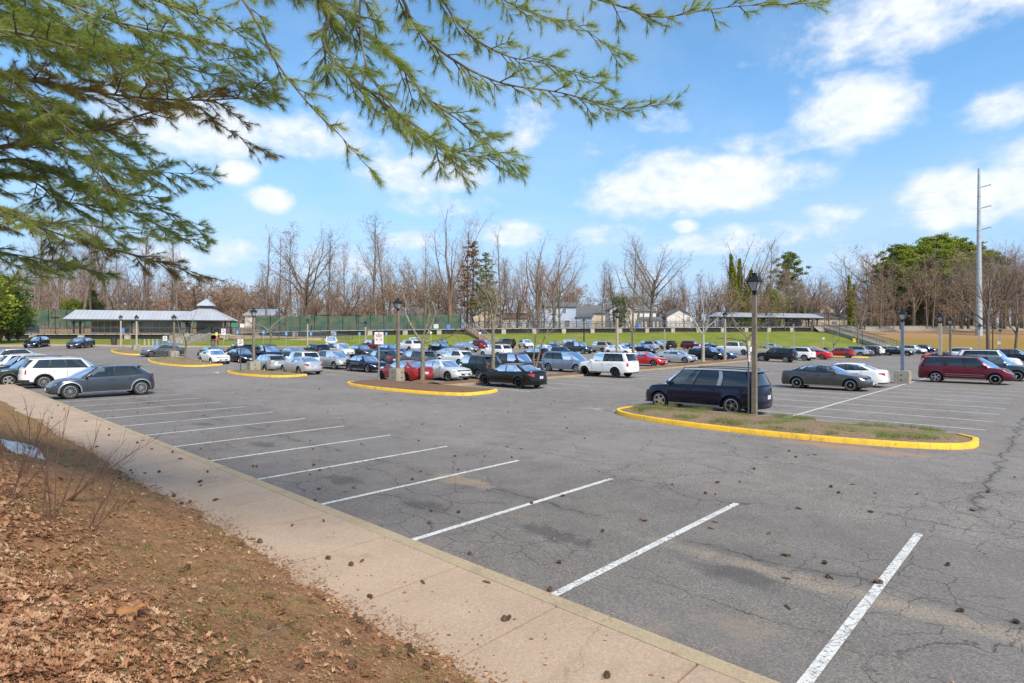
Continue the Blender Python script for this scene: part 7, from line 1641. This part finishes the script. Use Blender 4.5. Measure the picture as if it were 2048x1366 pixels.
LM = [
 ([(-420, -420, 5.2), (560, -60, 5.4), (652, 100, 5.5), (760, 200, 5.6), (865, 275, 5.7), (905, 318, 5.75)], .05, dict(z0=7.0, side=(.35, .85), start=.45, step=.085)),
 ([(300, -300, 4.8), (500, 20, 5.0), (550, 120, 5.1), (620, 210, 5.2), (675, 265, 5.3), (715, 310, 5.35)], .032, dict(z0=6.6, side=(.2, .45), start=.5, step=.12, dens=.6)),
 ([(350, -260, 5.4), (600, -40, 5.8), (690, 35, 5.9), (770, 95, 6.0), (850, 190, 6.1), (930, 250, 6.15), (1005, 312, 6.2)], .045, dict(z0=7.4, side=(.35, .9), start=.42, step=.085)),
 ([(500, -300, 5.6), (770, -50, 6.0), (830, 50, 6.1), (900, 115, 6.1), (1000, 165, 6.1), (1120, 185, 6.1), (1230, 215, 6.1), (1300, 212, 6.1)], .04, dict(z0=7.8, side=(.25, .7), start=.42, step=.10)),
 ([(700, -400, 5.6), (960, -80, 5.8), (1140, -20, 5.8), (1250, 15, 5.8), (1320, 34, 5.8), (1400, 22, 5.8), (1480, 12, 5.8), (1590, 8, 5.8)], .03, dict(z0=7.8, side=(.2, .5), start=.52, step=.12, dens=.8)),
 ([(600, -300, 6.2), (850, -40, 6.6), (930, 60, 6.6), (1010, 110, 6.6), (1100, 130, 6.6), (1190, 165, 6.6)], .034, dict(z0=8.2, side=(.3, .7), start=.45, step=.10)),
 ([(700, -300, 6.8), (960, -40, 7.0), (1050, 20, 7.0), (1150, 50, 7.0), (1220, 95, 7.0)], .03, dict(z0=8.6, side=(.3, .7), start=.45, step=.11)),
 ([(500, -300, 5.2), (700, -60, 5.4), (720, 40, 5.5), (740, 150, 5.5), (830, 260, 5.5), (900, 300, 5.5), (990, 320, 5.5)], .028, dict(z0=7.2, side=(.25, .6), start=.5, step=.10)),
]
pine_tree((-2.6, -2.2, 2.0), 15, .30, 'overhanging pine whose drooping boughs cross the top middle of the sky', LM, 5, 42, .0014)
LL = [
 ([(-160, 110, 8.2), (100, 165, 8.0), (250, 192, 7.8), (420, 200, 7.6), (520, 188, 7.5)], .06, dict(z0=7.2, side=(.4, 1.25), start=.3, step=.105)),
 ([(-200, 60, 7.6), (0, 60, 7.2), (200, 105, 7.0), (370, 135, 6.9), (520, 180, 6.8)], .05, dict(z0=7.0, side=(.4, 1.1), start=.32, step=.11)),
 ([(-200, -60, 7.8), (50, -20, 7.5), (220, 40, 7.4), (360, 70, 7.2), (450, 92, 7.2)], .05, dict(z0=7.9, side=(.4, 1.2), start=.3, step=.105)),
 ([(-200, -120, 8.4), (100, -80, 8.0), (280, -10, 7.8), (400, 30, 7.6), (480, 60, 7.6)], .05, dict(z0=8.8, side=(.4, 1.2), start=.3, step=.11)),
 ([(-200, 260, 8.6), (0, 292, 8.4), (160, 268, 8.2), (300, 225, 8.0), (390, 212, 8.0), (440, 250, 7.9), (515, 293, 7.9)], .045, dict(z0=5.9, side=(.25, .7), start=.35, step=.11, dens=.8)),
 ([(-200, 330, 8.8), (40, 318, 8.6), (150, 365, 8.4), (260, 400, 8.2), (385, 445, 8.1)], .05, dict(z0=5.3, side=(.4, 1.15), start=.3, step=.105)),
 ([(-200, 250, 8.0), (0, 235, 8.0), (120, 290, 7.9), (230, 335, 7.8), (390, 348, 7.8)], .045, dict(z0=6.2, side=(.35, 1.0), start=.3, step=.11)),
 ([(-200, 170, 9.2), (0, 200, 9.0), (150, 240, 8.8), (280, 290, 8.7)], .05, dict(z0=6.8, side=(.5, 1.3), start=.3, step=.105)),
 ([(-200, 420, 9.4), (0, 430, 9.2), (150, 480, 9.0), (270, 510, 8.9), (390, 545, 8.8)], .045, dict(z0=4.7, side=(.35, .9), start=.35, step=.11, dens=.8)),
 ([(-200, 480, 9.6), (-30, 500, 9.4), (90, 520, 9.2), (200, 545, 9.1)], .04, dict(z0=4.3, side=(.35, .9), start=.35, step=.11, dens=.8)),
 ([(-200, 620, 8.6), (-60, 600, 8.6), (30, 565, 8.5), (110, 535, 8.4)], .03, dict(z0=3.6, side=(.3, .7), start=.4, step=.12)),
 ([(-200, 0, 8.8), (0, 20, 8.8), (120, 80, 8.7), (260, 130, 8.6), (330, 170, 8.6)], .05, dict(z0=7.6, side=(.5, 1.3), start=.3, step=.105)),
 ([(-200, 120, 7.2), (-20, 130, 7.1), (80, 210, 7.0), (170, 290, 7.0), (215, 370, 7.0)], .04, dict(z0=6.2, side=(.4, 1.1), start=.35, step=.095)),
 ([(-200, 360, 7.6), (-40, 400, 7.5), (60, 440, 7.5), (170, 450, 7.4), (290, 470, 7.4)], .035, dict(z0=4.6, side=(.35, .9), start=.35, step=.10)),
]
_r = random.Random(3)
LL += [([(a+_r.uniform(-30, 10), b+_r.uniform(18, 42), c+_r.uniform(.3, .9)) for (a, b, c) in pts], r0*.8, dict(kw, start=.28, side=(kw['side'][0], kw['side'][1]*.9))) for (pts, r0, kw) in [LL[q] for q in (2, 5, 7, 11)]]
pine_tree((-11.6, 8.2, 1.6), 17, .36, 'dense pine at the left whose boughs fill the upper left corner', LL, 9, 36, .0018, rust=(0, 4, 8))

# ------------------------------------------------------------------ litter on the slope and the pavement
def gz(u, v):
    if v < 3.2: return slope_z(u, v)
    if v < 5.05: return max(.152+HG(u, v), slope_z(u, v) if v < 3.7 else 0)
    return HG(u, v)+.004
M_LEAF = leafy('fallen_leaves', [(.13, .055, .028), (.30, .14, .07), (.44, .25, .14), (.58, .42, .27)], .8, 2.5, .15)
M_STRAW = leafy('pine_straw', [(.10, .045, .022), (.26, .12, .055), (.40, .22, .11), (.55, .40, .24)], .8, 2, .1)
def leaf_litter():
    g = np.random.default_rng(21); out = []; N = 22000; k = 0
    # lobed leaf outline, curled along the midrib
    ol = np.array([(0, -.5), (.12, -.36), (.34, -.34), (.20, -.16), (.42, .0), (.22, .08), (.30, .30), (.10, .30), (0, .5), (-.10, .30), (-.30, .30), (-.22, .08), (-.42, .0), (-.20, -.16), (-.34, -.34), (-.12, -.36)])
    while k < N:
        Y = 1.6+11*g.random()**1.5; X = g.uniform(-.95, .45)*Y; u, v = uv_of(X, Y)
        if v > 3.3: continue
        p = min(1, max(.0, (1.9-v)/1.6)) if v < 1.9 else .03
        if v > 2.2: p = .05
        if g.random() > p+.06*(mnoise.noise(Vector((u*2, v*2, 0))) > .1): continue
        if mnoise.noise(Vector((u*.9, v*.9, 5))) > .28 and g.random() < .8: continue
        s = g.uniform(.028, .072)*(1 if g.random() < .93 else 1.5); a = g.random()*2*PI; ca, sa = math.cos(a), math.sin(a); q = ol*s*[g.uniform(.6, 1.1), 1]; cu = g.uniform(1, 7)*(1 if g.random() < .5 else -1); zz = cu*(q[:, 0]**2)/s*.6+g.uniform(-.25, .25)*q[:, 1]*1.4
        nx, ny = g.normal(0, .28, 2); z0 = slope_z(u, v)+g.uniform(.004, .03); pts = np.stack([q[:, 0]*ca-q[:, 1]*sa, q[:, 0]*sa+q[:, 1]*ca], 1); z = zz+pts[:, 0]*(nx)+pts[:, 1]*(ny); dz = slope_z(u+.05*0, v-.05)-slope_z(u, v+.05); tilt = (pts[:, 0]*VX+pts[:, 1]*VY)*(-dz/.1)
        P = np.stack([pts[:, 0]+X, pts[:, 1]+Y, z0+z+tilt], 1)
        for (i0, i1, i2, i3) in ((0, 1, 15, 15), (1, 2, 3, 15), (15, 3, 13, 14), (3, 4, 5, 13), (13, 5, 11, 12), (5, 6, 7, 11), (11, 7, 9, 10), (7, 8, 9, 9)): out.append((P[i0], P[i1], P[i2], P[i3]))
        k += 1
    # one island per leaf would be lost with separate quads, so share the vertices
    V = []; F = []; me = bpy.data.meshes.new('leaf_litter'); arr = np.array(out, dtype=np.float32); b = MB(); 
    n = len(arr)//8; vs = arr.reshape(n, 8, 4, 3); idx = ((0, 0), (1, 0), (1, 1), (1, 2), (3, 1), (3, 2), (5, 1), (5, 2), (7, 1), (7, 2), (6, 3), (6, 0), (4, 3), (4, 0), (2, 3), (0, 2))
    pv = np.stack([vs[:, a, c] for a, c in idx], 1).reshape(-1, 3); faces = []
    fr = ((0, 1, 15), (1, 2, 3, 15), (15, 3, 13, 14), (3, 4, 5, 13), (13, 5, 11, 12), (5, 6, 7, 11), (11, 7, 9, 10), (7, 8, 9))
    me.from_pydata(pv.tolist(), [], [tuple(16*i+j for j in f) for i in range(n) for f in fr]); me.materials.append(M_LEAF); me.update()
    tag(link('fallen_leaves', me), 'dry brown oak leaves lying thick on the slope by the sidewalk', None, None, 'stuff')
leaf_litter()
def scatter_blades(name, N, area, fn, m, label, seed):
    g = np.random.default_rng(seed); A = []
    k = 0
    while k < N:
        u, v = area(g); r = fn(g, u, v)
        if r is None: k += .2; continue
        A += r; k += 1
    tag(link(name, tri_mesh(name, np.array(A, dtype=np.float32), m)), label, None, None, 'stuff')
def near(g):
    Y = 1.5+13*g.random()**1.6; X = g.uniform(-1.0, .5)*Y; return uv_of(X, Y)
def straw(g, u, v):
    if v > 3.35+.15*math.sin(u*3)+abs(g.normal(0, .12)): return None
    x, y = G(u, v); z = gz(u, v)+g.uniform(.002, .02); a = g.random()*PI; L = g.uniform(.03, .11)/2; w = g.uniform(.0010, .0030); c, s_ = math.cos(a), math.sin(a); dz = g.normal(0, .012); sl = (slope_z(u, v-.05)-slope_z(u, v+.05))/.1 if v < 3.2 else 0; tl = -(c*VX+s_*VY)*sl*L
    return [[(x-c*L-s_*w, y-s_*L+c*w, z-tl-dz), (x-c*L+s_*w, y-s_*L-c*w, z-tl-dz), (x+c*L, y+s_*L, z+tl+dz)]]
scatter_blades('pine_straw', 70000, near, straw, M_STRAW, 'reddish fallen pine needles scattered over the bare soil', 31)
M_BLADE = leafy('slope_grass_blades', [(.055, .10, .02), (.14, .17, .04), (.26, .25, .09)], .8, 1.5, .3)
def blade(g, u, v):
    if v > 3.32: return None
    nz = mnoise.fractal(Vector((u*.8, v*.8, 9)), 1, 2, 3)
    if nz < -.05+(.35 if v < 1.2 else 0)-(.5 if u > 16 else 0) : return None
    x, y = G(u, v); z = gz(min(u, 140), v)-.004; r = []
    for k in range(5):
        a = g.random()*2*PI; h = g.uniform(.02, .06); o = g.normal(0, .02, 2); l = g.uniform(.2, 1.0)*h; w = .0022; r.append([(x+o[0]-w, y+o[1], z), (x+o[0]+w, y+o[1], z), (x+o[0]+l*math.cos(a), y+o[1]+l*math.sin(a), z+h)])
    return r
def near2(g): Y = 2+20*g.random()**1.2; X = g.uniform(-1.0, .4)*Y; return uv_of(X, Y)
scatter_blades('grass', 8000, near2, blade, M_BLADE, 'thin patchy grass along the inner edge of the sidewalk', 33)
def isl_blade(g, u, v):
    if not (2.2 < u < 12.9) or v < 20.6-(2.2)*math.sqrt(max(0, 1-((u-7.55)/5.5)**2))+.1: return None
    if mnoise.fractal(Vector((u*.8, v*.8, 2)), 1, 2, 3) < .05: return None
    x, y = G(u, v); r = []
    for k in range(5):
        a = g.random()*2*PI; h = g.uniform(.03, .09); o = g.normal(0, .04, 2); l = g.uniform(.2, .8)*h; w = .004; r.append([(x+o[0]-w, y+o[1], .2), (x+o[0]+w, y+o[1], .2), (x+o[0]+l*math.cos(a), y+o[1]+l*math.sin(a), .24+h)])
    return r
scatter_blades('grass', 3200, lambda g: (g.uniform(2, 13), g.uniform(18.3, 21.9)), isl_blade, M_BLADE, 'green grass tufts on the bed of the near island', 35)
# pine cones, one object each
M_CONE = mat('pine_cone_scales', (.085, .048, .028), .85, col2=(.17, .105, .06), vscale=60); M_CONE2 = mat('pale_pine_cone', (.24, .14, .08), .85, col2=(.14, .08, .045), vscale=60)
def cone_mesh(L, r, m, nsc, seed):
    b = MB(); rr = random.Random(seed); rows_ = nsc
    b.lathe([(.001, -L/2), (r*.45, -L*.42), (r*.5, 0), (r*.35, L*.38), (.001, L/2)], n=8)
    for i in range(rows_):
        f = (i+.5)/rows_; z = -L/2+L*f; R0 = r*math.sin(PI*min(1, .12+.86*f))**.6
        for k in range(6):
            a = i*2.4+k*PI/3; c, s_ = math.cos(a), math.sin(a); w = R0*.55; t = Vector((-s_, c, 0)); o = Vector((c*R0*.35, s_*R0*.35, z)); e = Vector((c*R0, s_*R0, z+L*.05)); b.add([o-t*w*.4, o+t*w*.4, e+t*w*.6, e-t*w*.6, e*1.0+Vector((0, 0, -.004))-t*w*.5, e+Vector((0, 0, -.004))+t*w*.5], [(0, 1, 2, 3), (3, 2, 5, 4)])
    b.v = [(z, x, y+r*.7) for (x, y, z) in b.v]; return b.mesh('pine_cone', [m], 30)
CONES = [cone_mesh(.115, .026, M_CONE, 9, 1), cone_mesh(.075, .034, M_CONE, 6, 2), cone_mesh(.125, .018, M_CONE2, 10, 3), cone_mesh(.09, .032, M_CONE, 7, 4)]
def cone(u, v, k, s=1.0, where='asphalt', label=None, group=None):
    x, y = G(u, v); o = bpy.data.objects.new('pine_cone', CONES[k]); col.objects.link(o); o.location = (x, y, gz(u, v)); o.rotation_euler = (rnd.uniform(-.2, .2), rnd.uniform(-.2, .2)-(.3 if where == 'slope' else 0), rnd.random()*6.28); o.scale = (s,)*3
    tag(o, label or {'asphalt': 'brown pine cone lying loose on the grey asphalt', 'walk': 'brown pine cone lying on the pale sidewalk', 'slope': 'brown pine cone among the leaves on the slope'}[where], 'pine cone', group or {'asphalt': 'pine cones on the asphalt', 'walk': 'pine cones on the sidewalk', 'slope': 'pine cones on the slope'}[where])
def cone_px(px, py, k, s=.88):
    z = 0
    for _ in range(12):
        y = (CAMZ-z)*FPX/(py-HOR); x = (px-CXP)/FPX*y; u, v = uv_of(x, y); z = gz(u, v) if v < 5.05 else 0
    cone(u, v, k, s, 'slope' if v < 3.25 else 'walk' if v < 5.05 else 'asphalt')
for (px, py, k) in [(1895, 1131, 0), (1662, 1156, 2), (1741, 1025, 0), (1752, 1167, 1), (1760, 1168, 1), (1577, 1113, 2), (1570, 1112, 0), (1649, 1128, 1), (1656, 1155, 0), (1573, 1158, 2), (1576, 1216, 2), (1921, 1224, 0), (2033, 1247, 1), (1538, 1068, 2), (1205, 1064, 0), (1118, 1127, 1), (1100, 1182, 1), (1185, 1240, 0), (1016, 1239, 0), (1008, 1240, 3), (1214, 1354, 1), (862, 1023, 1), (858, 1048, 1), (740, 1061, 3), (974, 1165, 2), (940, 1110, 3), (1431, 989, 2), (1412, 988, 1), (1345, 970, 2), (1435, 966, 0), (1430, 1045, 2), (1282, 1040, 2), (1290, 1043, 0), (1126, 993, 0), (1422, 1058, 2), (1597, 1018, 0), (1678, 987, 1), (1835, 989, 2), (1945, 1022, 0), (1976, 985, 1), (2030, 955, 2), (1508, 939, 1), (1533, 915, 2), (1592, 915, 1), (1630, 910, 2), (1578, 903, 1), (1662, 975, 1), (1706, 970, 2), (1063, 1008, 1), (604, 1008, 3), (724, 1123, 2), (503, 1080, 2), (482, 1092, 3), (348, 993, 1), (363, 1009, 1), (290, 947, 2), (318, 945, 1), (399, 965, 0), (345, 905, 1), (506, 934, 1), (430, 932, 1), (640, 942, 1), (825, 960, 1), (842, 944, 0)]:
    cone_px(px, py, k)
for (px, py, k) in [(640, 1197, 0), (709, 1237, 0), (815, 1300, 3), (822, 1312, 3), (738, 1262, 3), (705, 1335, 1), (376, 1138, 3), (362, 1145, 1), (580, 1255, 0), (617, 1270, 3), (640, 1316, 0), (545, 1260, 1), (485, 1310, 1), (560, 1230, 0), (720, 1245, 3), (295, 1285, 0), (260, 1240, 1), (430, 1330, 3), (600, 1340, 0), (690, 1290, 0), (520, 1085, 3), (400, 1038, 1), (535, 1195, 0), (240, 960, 3), (265, 1005, 3), (415, 1100, 0), (855, 1340, 1), (770, 1310, 0)]:
    cone_px(px, py, k, 1.05)
g7 = np.random.default_rng(77); c_ = 0
while c_ < 84:
    u = g7.uniform(2, 44)*g7.random()**.25; v = 5.2+(g7.random()**1.3)*17; x, y = G(u, v)
    if y < 9 or abs(x/y) > .95 or (v > 18 and 1.5 < u < 13.5) or (x/y > .2 and g7.random() < .7): continue
    if (v < 10.3 and 34 < u < 38): continue
    cone(u, v, [0, 2, 2, 1, 3][int(g7.integers(0, 5))], g7.uniform(.6, .9)); c_ += 1
for i in range(26):
    u = g7.uniform(5, 34); cone(u, g7.uniform(3.4, 4.8), int(g7.integers(0, 4)), .9, 'walk')
def debris():
    """needle clumps, dark specks and small leaves blown over lot and walk"""
    g = np.random.default_rng(99); A = []
    for i in range(9000):
        u = g.uniform(-4, 60); v = 3.3+g.random()**1.4*26
        if (18 < v < 22.5 and 1.5 < u < 13.8): continue
        x, y = G(u, v); 
        if y < 2 or abs(x/y) > 1.0 or x/y > .35 and g.random() < .6: continue
        z = gz(u, v)+.003; s = g.uniform(.005, .028)*(1+y*.012); a = g.random()*2*PI; k = g.uniform(.2, .7); c, t = math.cos(a)*s, math.sin(a)*s; A.append([(x-c, y-t, z), (x+t*k, y-c*k, z+s*.25), (x+c, y+t, z), (x-t*k, y+c*k, z+s*.15)])
    # a drift of crumbs along the sidewalk edge
    for i in range(5200):
        u = g.uniform(1, 26); v = 3.34+.05*math.sin(u*.8)+g.normal(0, .11); x, y = G(u, v); z = max(gz(u, v), slope_z(u, v))+g.uniform(0, .012); s = g.uniform(.005, .028); a = g.random()*2*PI; k = g.uniform(.2, .8); c, t = math.cos(a)*s, math.sin(a)*s; A.append([(x-c, y-t, z), (x+t*k, y-c*k, z+s*.4), (x+c, y+t, z), (x-t*k, y+c*k, z+s*.2)])
    for i in range(30000):
        Y = 1.5+14*g.random()**1.5; X = g.uniform(-1.0, .5)*Y; u, v = uv_of(X, Y)
        if v > 3.3: continue
        z = slope_z(u, v)+g.uniform(.002, .02); s = g.uniform(.005, .022); a = g.random()*2*PI; k = g.uniform(.2, .8); c, t = math.cos(a)*s, math.sin(a)*s; q = g.normal(0, .25*s, 4); sl = (slope_z(u, v-.05)-slope_z(u, v+.05))/.1; f = lambda dx, dy: -(dx*VX+dy*VY)*sl
        A.append([(X-c, Y-t, z+q[0]+f(-c, -t)), (X+t*k, Y-c*k, z+q[1]+f(t*k, -c*k)), (X+c, Y+t, z+q[2]+f(c, t)), (X-t*k, Y+c*k, z+q[3]+f(-t*k, c*k))])
    tag(link('leaf_debris', tri_mesh('leaf_debris', np.array(A, dtype=np.float32), M_LEAF)), 'small leaf crumbs and needle clumps blown over the asphalt and sidewalk', None, None, 'stuff')
debris()
# bare red-brown shrubs on the slope
M_RTW = mat('red_brown_twig', (.15, .075, .055), .8, var=.3)
def on_slope(px, py):
    z = 1.0
    for _ in range(40): y = (CAMZ-z)*FPX/(py-HOR); x = (px-CXP)/FPX*y; u, v = uv_of(x, y); z = .5*z+.5*slope_z(u, v)
    return x, y, z
def shrub(px, py, d, stems, label, seed, hmax=1.0):
    x, y, z = on_slope(px, py); stems = [(a, b_, c*1.3) for (a, b_, c) in stems]; t = empty('bare_shrub', (x, y, z)); tag(t, label, 'shrub'); r = random.Random(seed)
    for k, (dx, dz, L) in enumerate(stems):
        b = MB(); p = Vector((r.uniform(-.06, .06), r.uniform(-.05, .05), -.02)); d_ = Vector((dx, r.uniform(-.15, .15), dz)).normalized(); pts = [p]; n = 12
        for i in range(n): d_ = (d_+Vector((r.gauss(0, .05), r.gauss(0, .05), r.gauss(0, .04)))).normalized(); pts.append(pts[-1]+d_*L/n)
        b.tube(pts, [.0075*(1-.75*i/n) for i in range(n+1)], 5, 0, False)
        for i in range(3, n):
            if r.random() < .75:
                a, c = perp(d_); s = r.uniform(-1, 1); e = ((pts[i]-pts[i-1]).normalized()+Vector((s*.5, r.uniform(-.3, .3), .35))).normalized(); q = [pts[i]]
                for j in range(4): e = (e+Vector((r.gauss(0, .06), r.gauss(0, .06), .05))).normalized(); q.append(q[-1]+e*r.uniform(.03, .10))
                b.tube(q, [.003, .0025, .002, .0016, .0012], 3, 0, False)
        b.build('stem', M_RTW, t)
shrub(98, 1045, 4.3, [(-.05, 1, .95), (.1, 1, .8), (.02, 1, 1.0), (-.25, 1, .6), (.3, 1, .7)], 'upright bare red-brown shrub rising from the leaves at the left', 4)
shrub(135, 1000, 4.6, [(1.3, 1, 1.0), (1.1, 1.2, .85), (1.6, 1, 1.2), (.8, 1.2, .9), (1.3, .8, .8)], 'bare shrub with long stems arching right over the sidewalk', 7)
shrub(38, 950, 4.6, [(-.1, 1, .7), (.5, .8, .45), (.25, 1, .6), (1.0, 1.3, .5)], 'pale-stemmed bare shrub beside the crumpled white sheet', 11)
shrub(20, 1000, 4.6, [(.1, 1, .8), (.5, .9, .7), (-.2, 1, .7), (.9, 1.1, .7), (.3, 1, .9), (-.4, 1, .6)], 'tangled bare shrub at the left edge below the white sheet', 15)
shrub(60, 905, 4.6, [(.4, 1, .8), (-.3, 1, .7), (.8, 1.2, .8), (.1, 1, .9), (-.6, 1, .6)], 'fine bare shrub growing through the white sheet', 19)
shrub(178, 1060, 4.6, [(.2, 1, .5), (.7, 1, .6), (-.2, 1, .55), (1.2, 1, .6)], 'low bare shrub right of the upright one, nearest the walk', 23)
# things dropped on the slope
def sheet_():
    x, y, z_ = on_slope(46, 903); u, v = uv_of(x, y); b = MB(); n, m = 26, 14; a0 = R(-38); ca, sa = math.cos(a0), math.sin(a0); z0 = slope_z(u, v)
    for i in range(n):
        for j in range(m):
            lx, ly = (i/(n-1)-.5)*1.35, (j/(m-1)-.5)*.62*(1-.4*abs(i/(n-1)-.5)); wx, wy = x+lx*ca-ly*sa, y+lx*sa+ly*ca; uu, vv = uv_of(wx, wy)
            b.v.append((wx-x, wy-y, slope_z(uu, vv)-z0+.03+.045*abs(mnoise.noise(Vector((lx*7, ly*14, 2))))+.02*mnoise.noise(Vector((lx*25, ly*25, 1)))-(.05 if i in (0, n-1) or j in (0, m-1) else 0)))
    b.f = [(i*m+j, (i+1)*m+j, (i+1)*m+j+1, i*m+j+1) for i in range(n-1) for j in range(m-1)]; b.m = [0]*len(b.f)
    o = b.build('plastic_sheet', mat('white_sheet', (.68, .66, .63), .5, col2=(.30, .27, .25), vscale=5, detail=9), loc=(x, y, z0), smooth=50); tag(o, 'crumpled whitish sheet half buried in the leaves at the left', 'plastic sheet')
sheet_()
x_, y_, z_ = on_slope(168, 1219); t = empty('candy_wrapper', (x_, y_, z_+.03), .2); tag(t, 'thin pink and yellow wrapper among the leaves', 'wrapper'); b = MB(); b.box((0, 0, 0), (.085, .012, .003)); b.build('wrapper', mat('wrapper_pink', (.75, .16, .18), .5), t); b = MB(); b.box((.05, 0, .001), (.018, .018, .004)); b.build('wrapper_end', M_SY, t)
def big_leaf():
    x, y, z = on_slope(262, 1232); b = MB(); n = 18; vs = [(0, 0, .03)]
    for i in range(n): a = 2*PI*i/n; r = .062*(1+.30*math.cos(5*a)+.12*math.cos(11*a)); vs.append((r*math.cos(a)*1.3, r*math.sin(a), .03+.03*math.cos(2*a)))
    b.add(vs, [(0, 1+i, 1+(i+1) % n) for i in range(n)]); o = b.build('maple_leaf', mat('orange_leaf', (.36, .16, .05), .75, var=.5, vscale=20), loc=(x, y, z+.03), smooth=60); o.rotation_euler = (.35, .1, .4); tag(o, 'largest orange-brown curled leaf lying on the slope', 'leaf')
big_leaf()
def stick(px, py, L, a, lb):
    x, y, z = on_slope(px, py); b = MB(); b.tube([(0, 0, 0), (L*.35, .01, .012), (L*.7, -.02, .01), (L, .02, 0)], [.006, .005, .004, .002], 5); b.tube([(L*.5, 0, .01), (L*.65, .07, .02)], [.003, .0015], 4); o = b.build('stick', M_BARK, loc=(x, y, z+.02)); o.rotation_euler = (0, 0, a); tag(o, lb, 'stick')
stick(420, 1010, .30, .3, 'dark twig at the inner sidewalk edge'); stick(380, 1180, .26, -.5, 'thin fallen twig on the bare soil'); stick(520, 1275, .30, .6, 'fallen twig left of the cones at the bottom')

# ------------------------------------------------------------------ labels that tell look-alikes apart
def px_of(o): return CXP+FPX*o.location.x/max(.1, o.location.y)
ORD = ['first', 'second', 'third', 'fourth', 'fifth', 'sixth', 'seventh', 'eighth', 'ninth', 'tenth', 'eleventh', 'twelfth']
LAND = [(40, 'the left edge evergreens'), (120, 'the left end of the left canopy'), (220, 'the left canopy'), (320, 'the right end of the left canopy'), (415, 'the pavilion'), (500, 'the left end of the green windscreen'), (575, 'the slim trees'), (625, 'the huge spreading oak'), (700, 'the middle of the green windscreen'), (765, 'the tallest straight tree'), (830, 'the forked island tree'), (900, 'the very tall many-stemmed tree'), (955, 'the rusty conifer'), (1010, 'the cream brown-roofed house'), (1060, 'the twin-stemmed tree'), (1120, 'the pale blue house'), (1180, 'the blue garage'), (1240, 'the white gabled house'), (1300, 'the sunroom'), (1360, 'the small white house'), (1420, 'the left end of the right canopy'), (1480, 'the ivy-clad column'), (1540, 'the right canopy'), (1600, 'the beige house'), (1660, 'the right end of the canopy'), (1710, 'the long right steps'), (1770, 'the yellow sign'), (1820, 'the blue-grey lamp'), (1890, 'the bright pines'), (1955, 'the white pylon'), (2010, 'the large grey tree'), (2080, 'the right edge')]
ORD += ['thirteenth', 'fourteenth', 'fifteenth', 'sixteenth', 'seventeenth', 'eighteenth', 'nineteenth', 'twentieth']
def ORDX(k): return ORD[min(k, len(ORD)-1)]
def relabel():
    groups = {}
    for o in bpy.data.objects:
        g = o.get('group')
        if o.parent or not g: continue
        if g in ('woodland trees beyond the railway', 'understorey trees beyond the railway', 'russet trees behind the pavilion'):
            px = px_of(o); lm = min(LAND, key=lambda q: abs(q[0]-px))[1]; w = {'w': 'bare woodland tree', 'u': 'low russet understorey tree', 'r': 'russet low tree'}[g[0]]
            base = '%s behind %s' % (w, lm); groups.setdefault(base, []).append((px, o))
        elif g.startswith('pine cones on'):
            u, v = uv_of(o.location.x, o.location.y); k = int(math.floor((u-1.66)/2.69))
            if 'asphalt' in g: pl = 'in the %s near stall' % ORDX(k) if 0 <= k and v < 10.6 else ('in the lane abreast of the %s stall' % ORDX(k) if k >= 0 else 'right of the first stall line')
            else: pl = 'beside the %s stall' % ORDX(k) if k >= 0 else 'at the near end'
            s_ = {'a': 'pine cone on asphalt ', 's': 'pine cone on sidewalk ', 'l': 'pine cone in leaves '}['a' if 'asphalt' in g else ('s' if 'sidewalk' in g else 'l')]
            groups.setdefault(s_+pl, []).append((px_of(o), o))
    for base, L in groups.items():
        L.sort(key=lambda q: q[0])
        for i, (px, o) in enumerate(L):
            o['label'] = base if len(L) == 1 else base+', '+(ORDX(i) if i < len(ORD) else 'one further')+' from the left'
relabel()
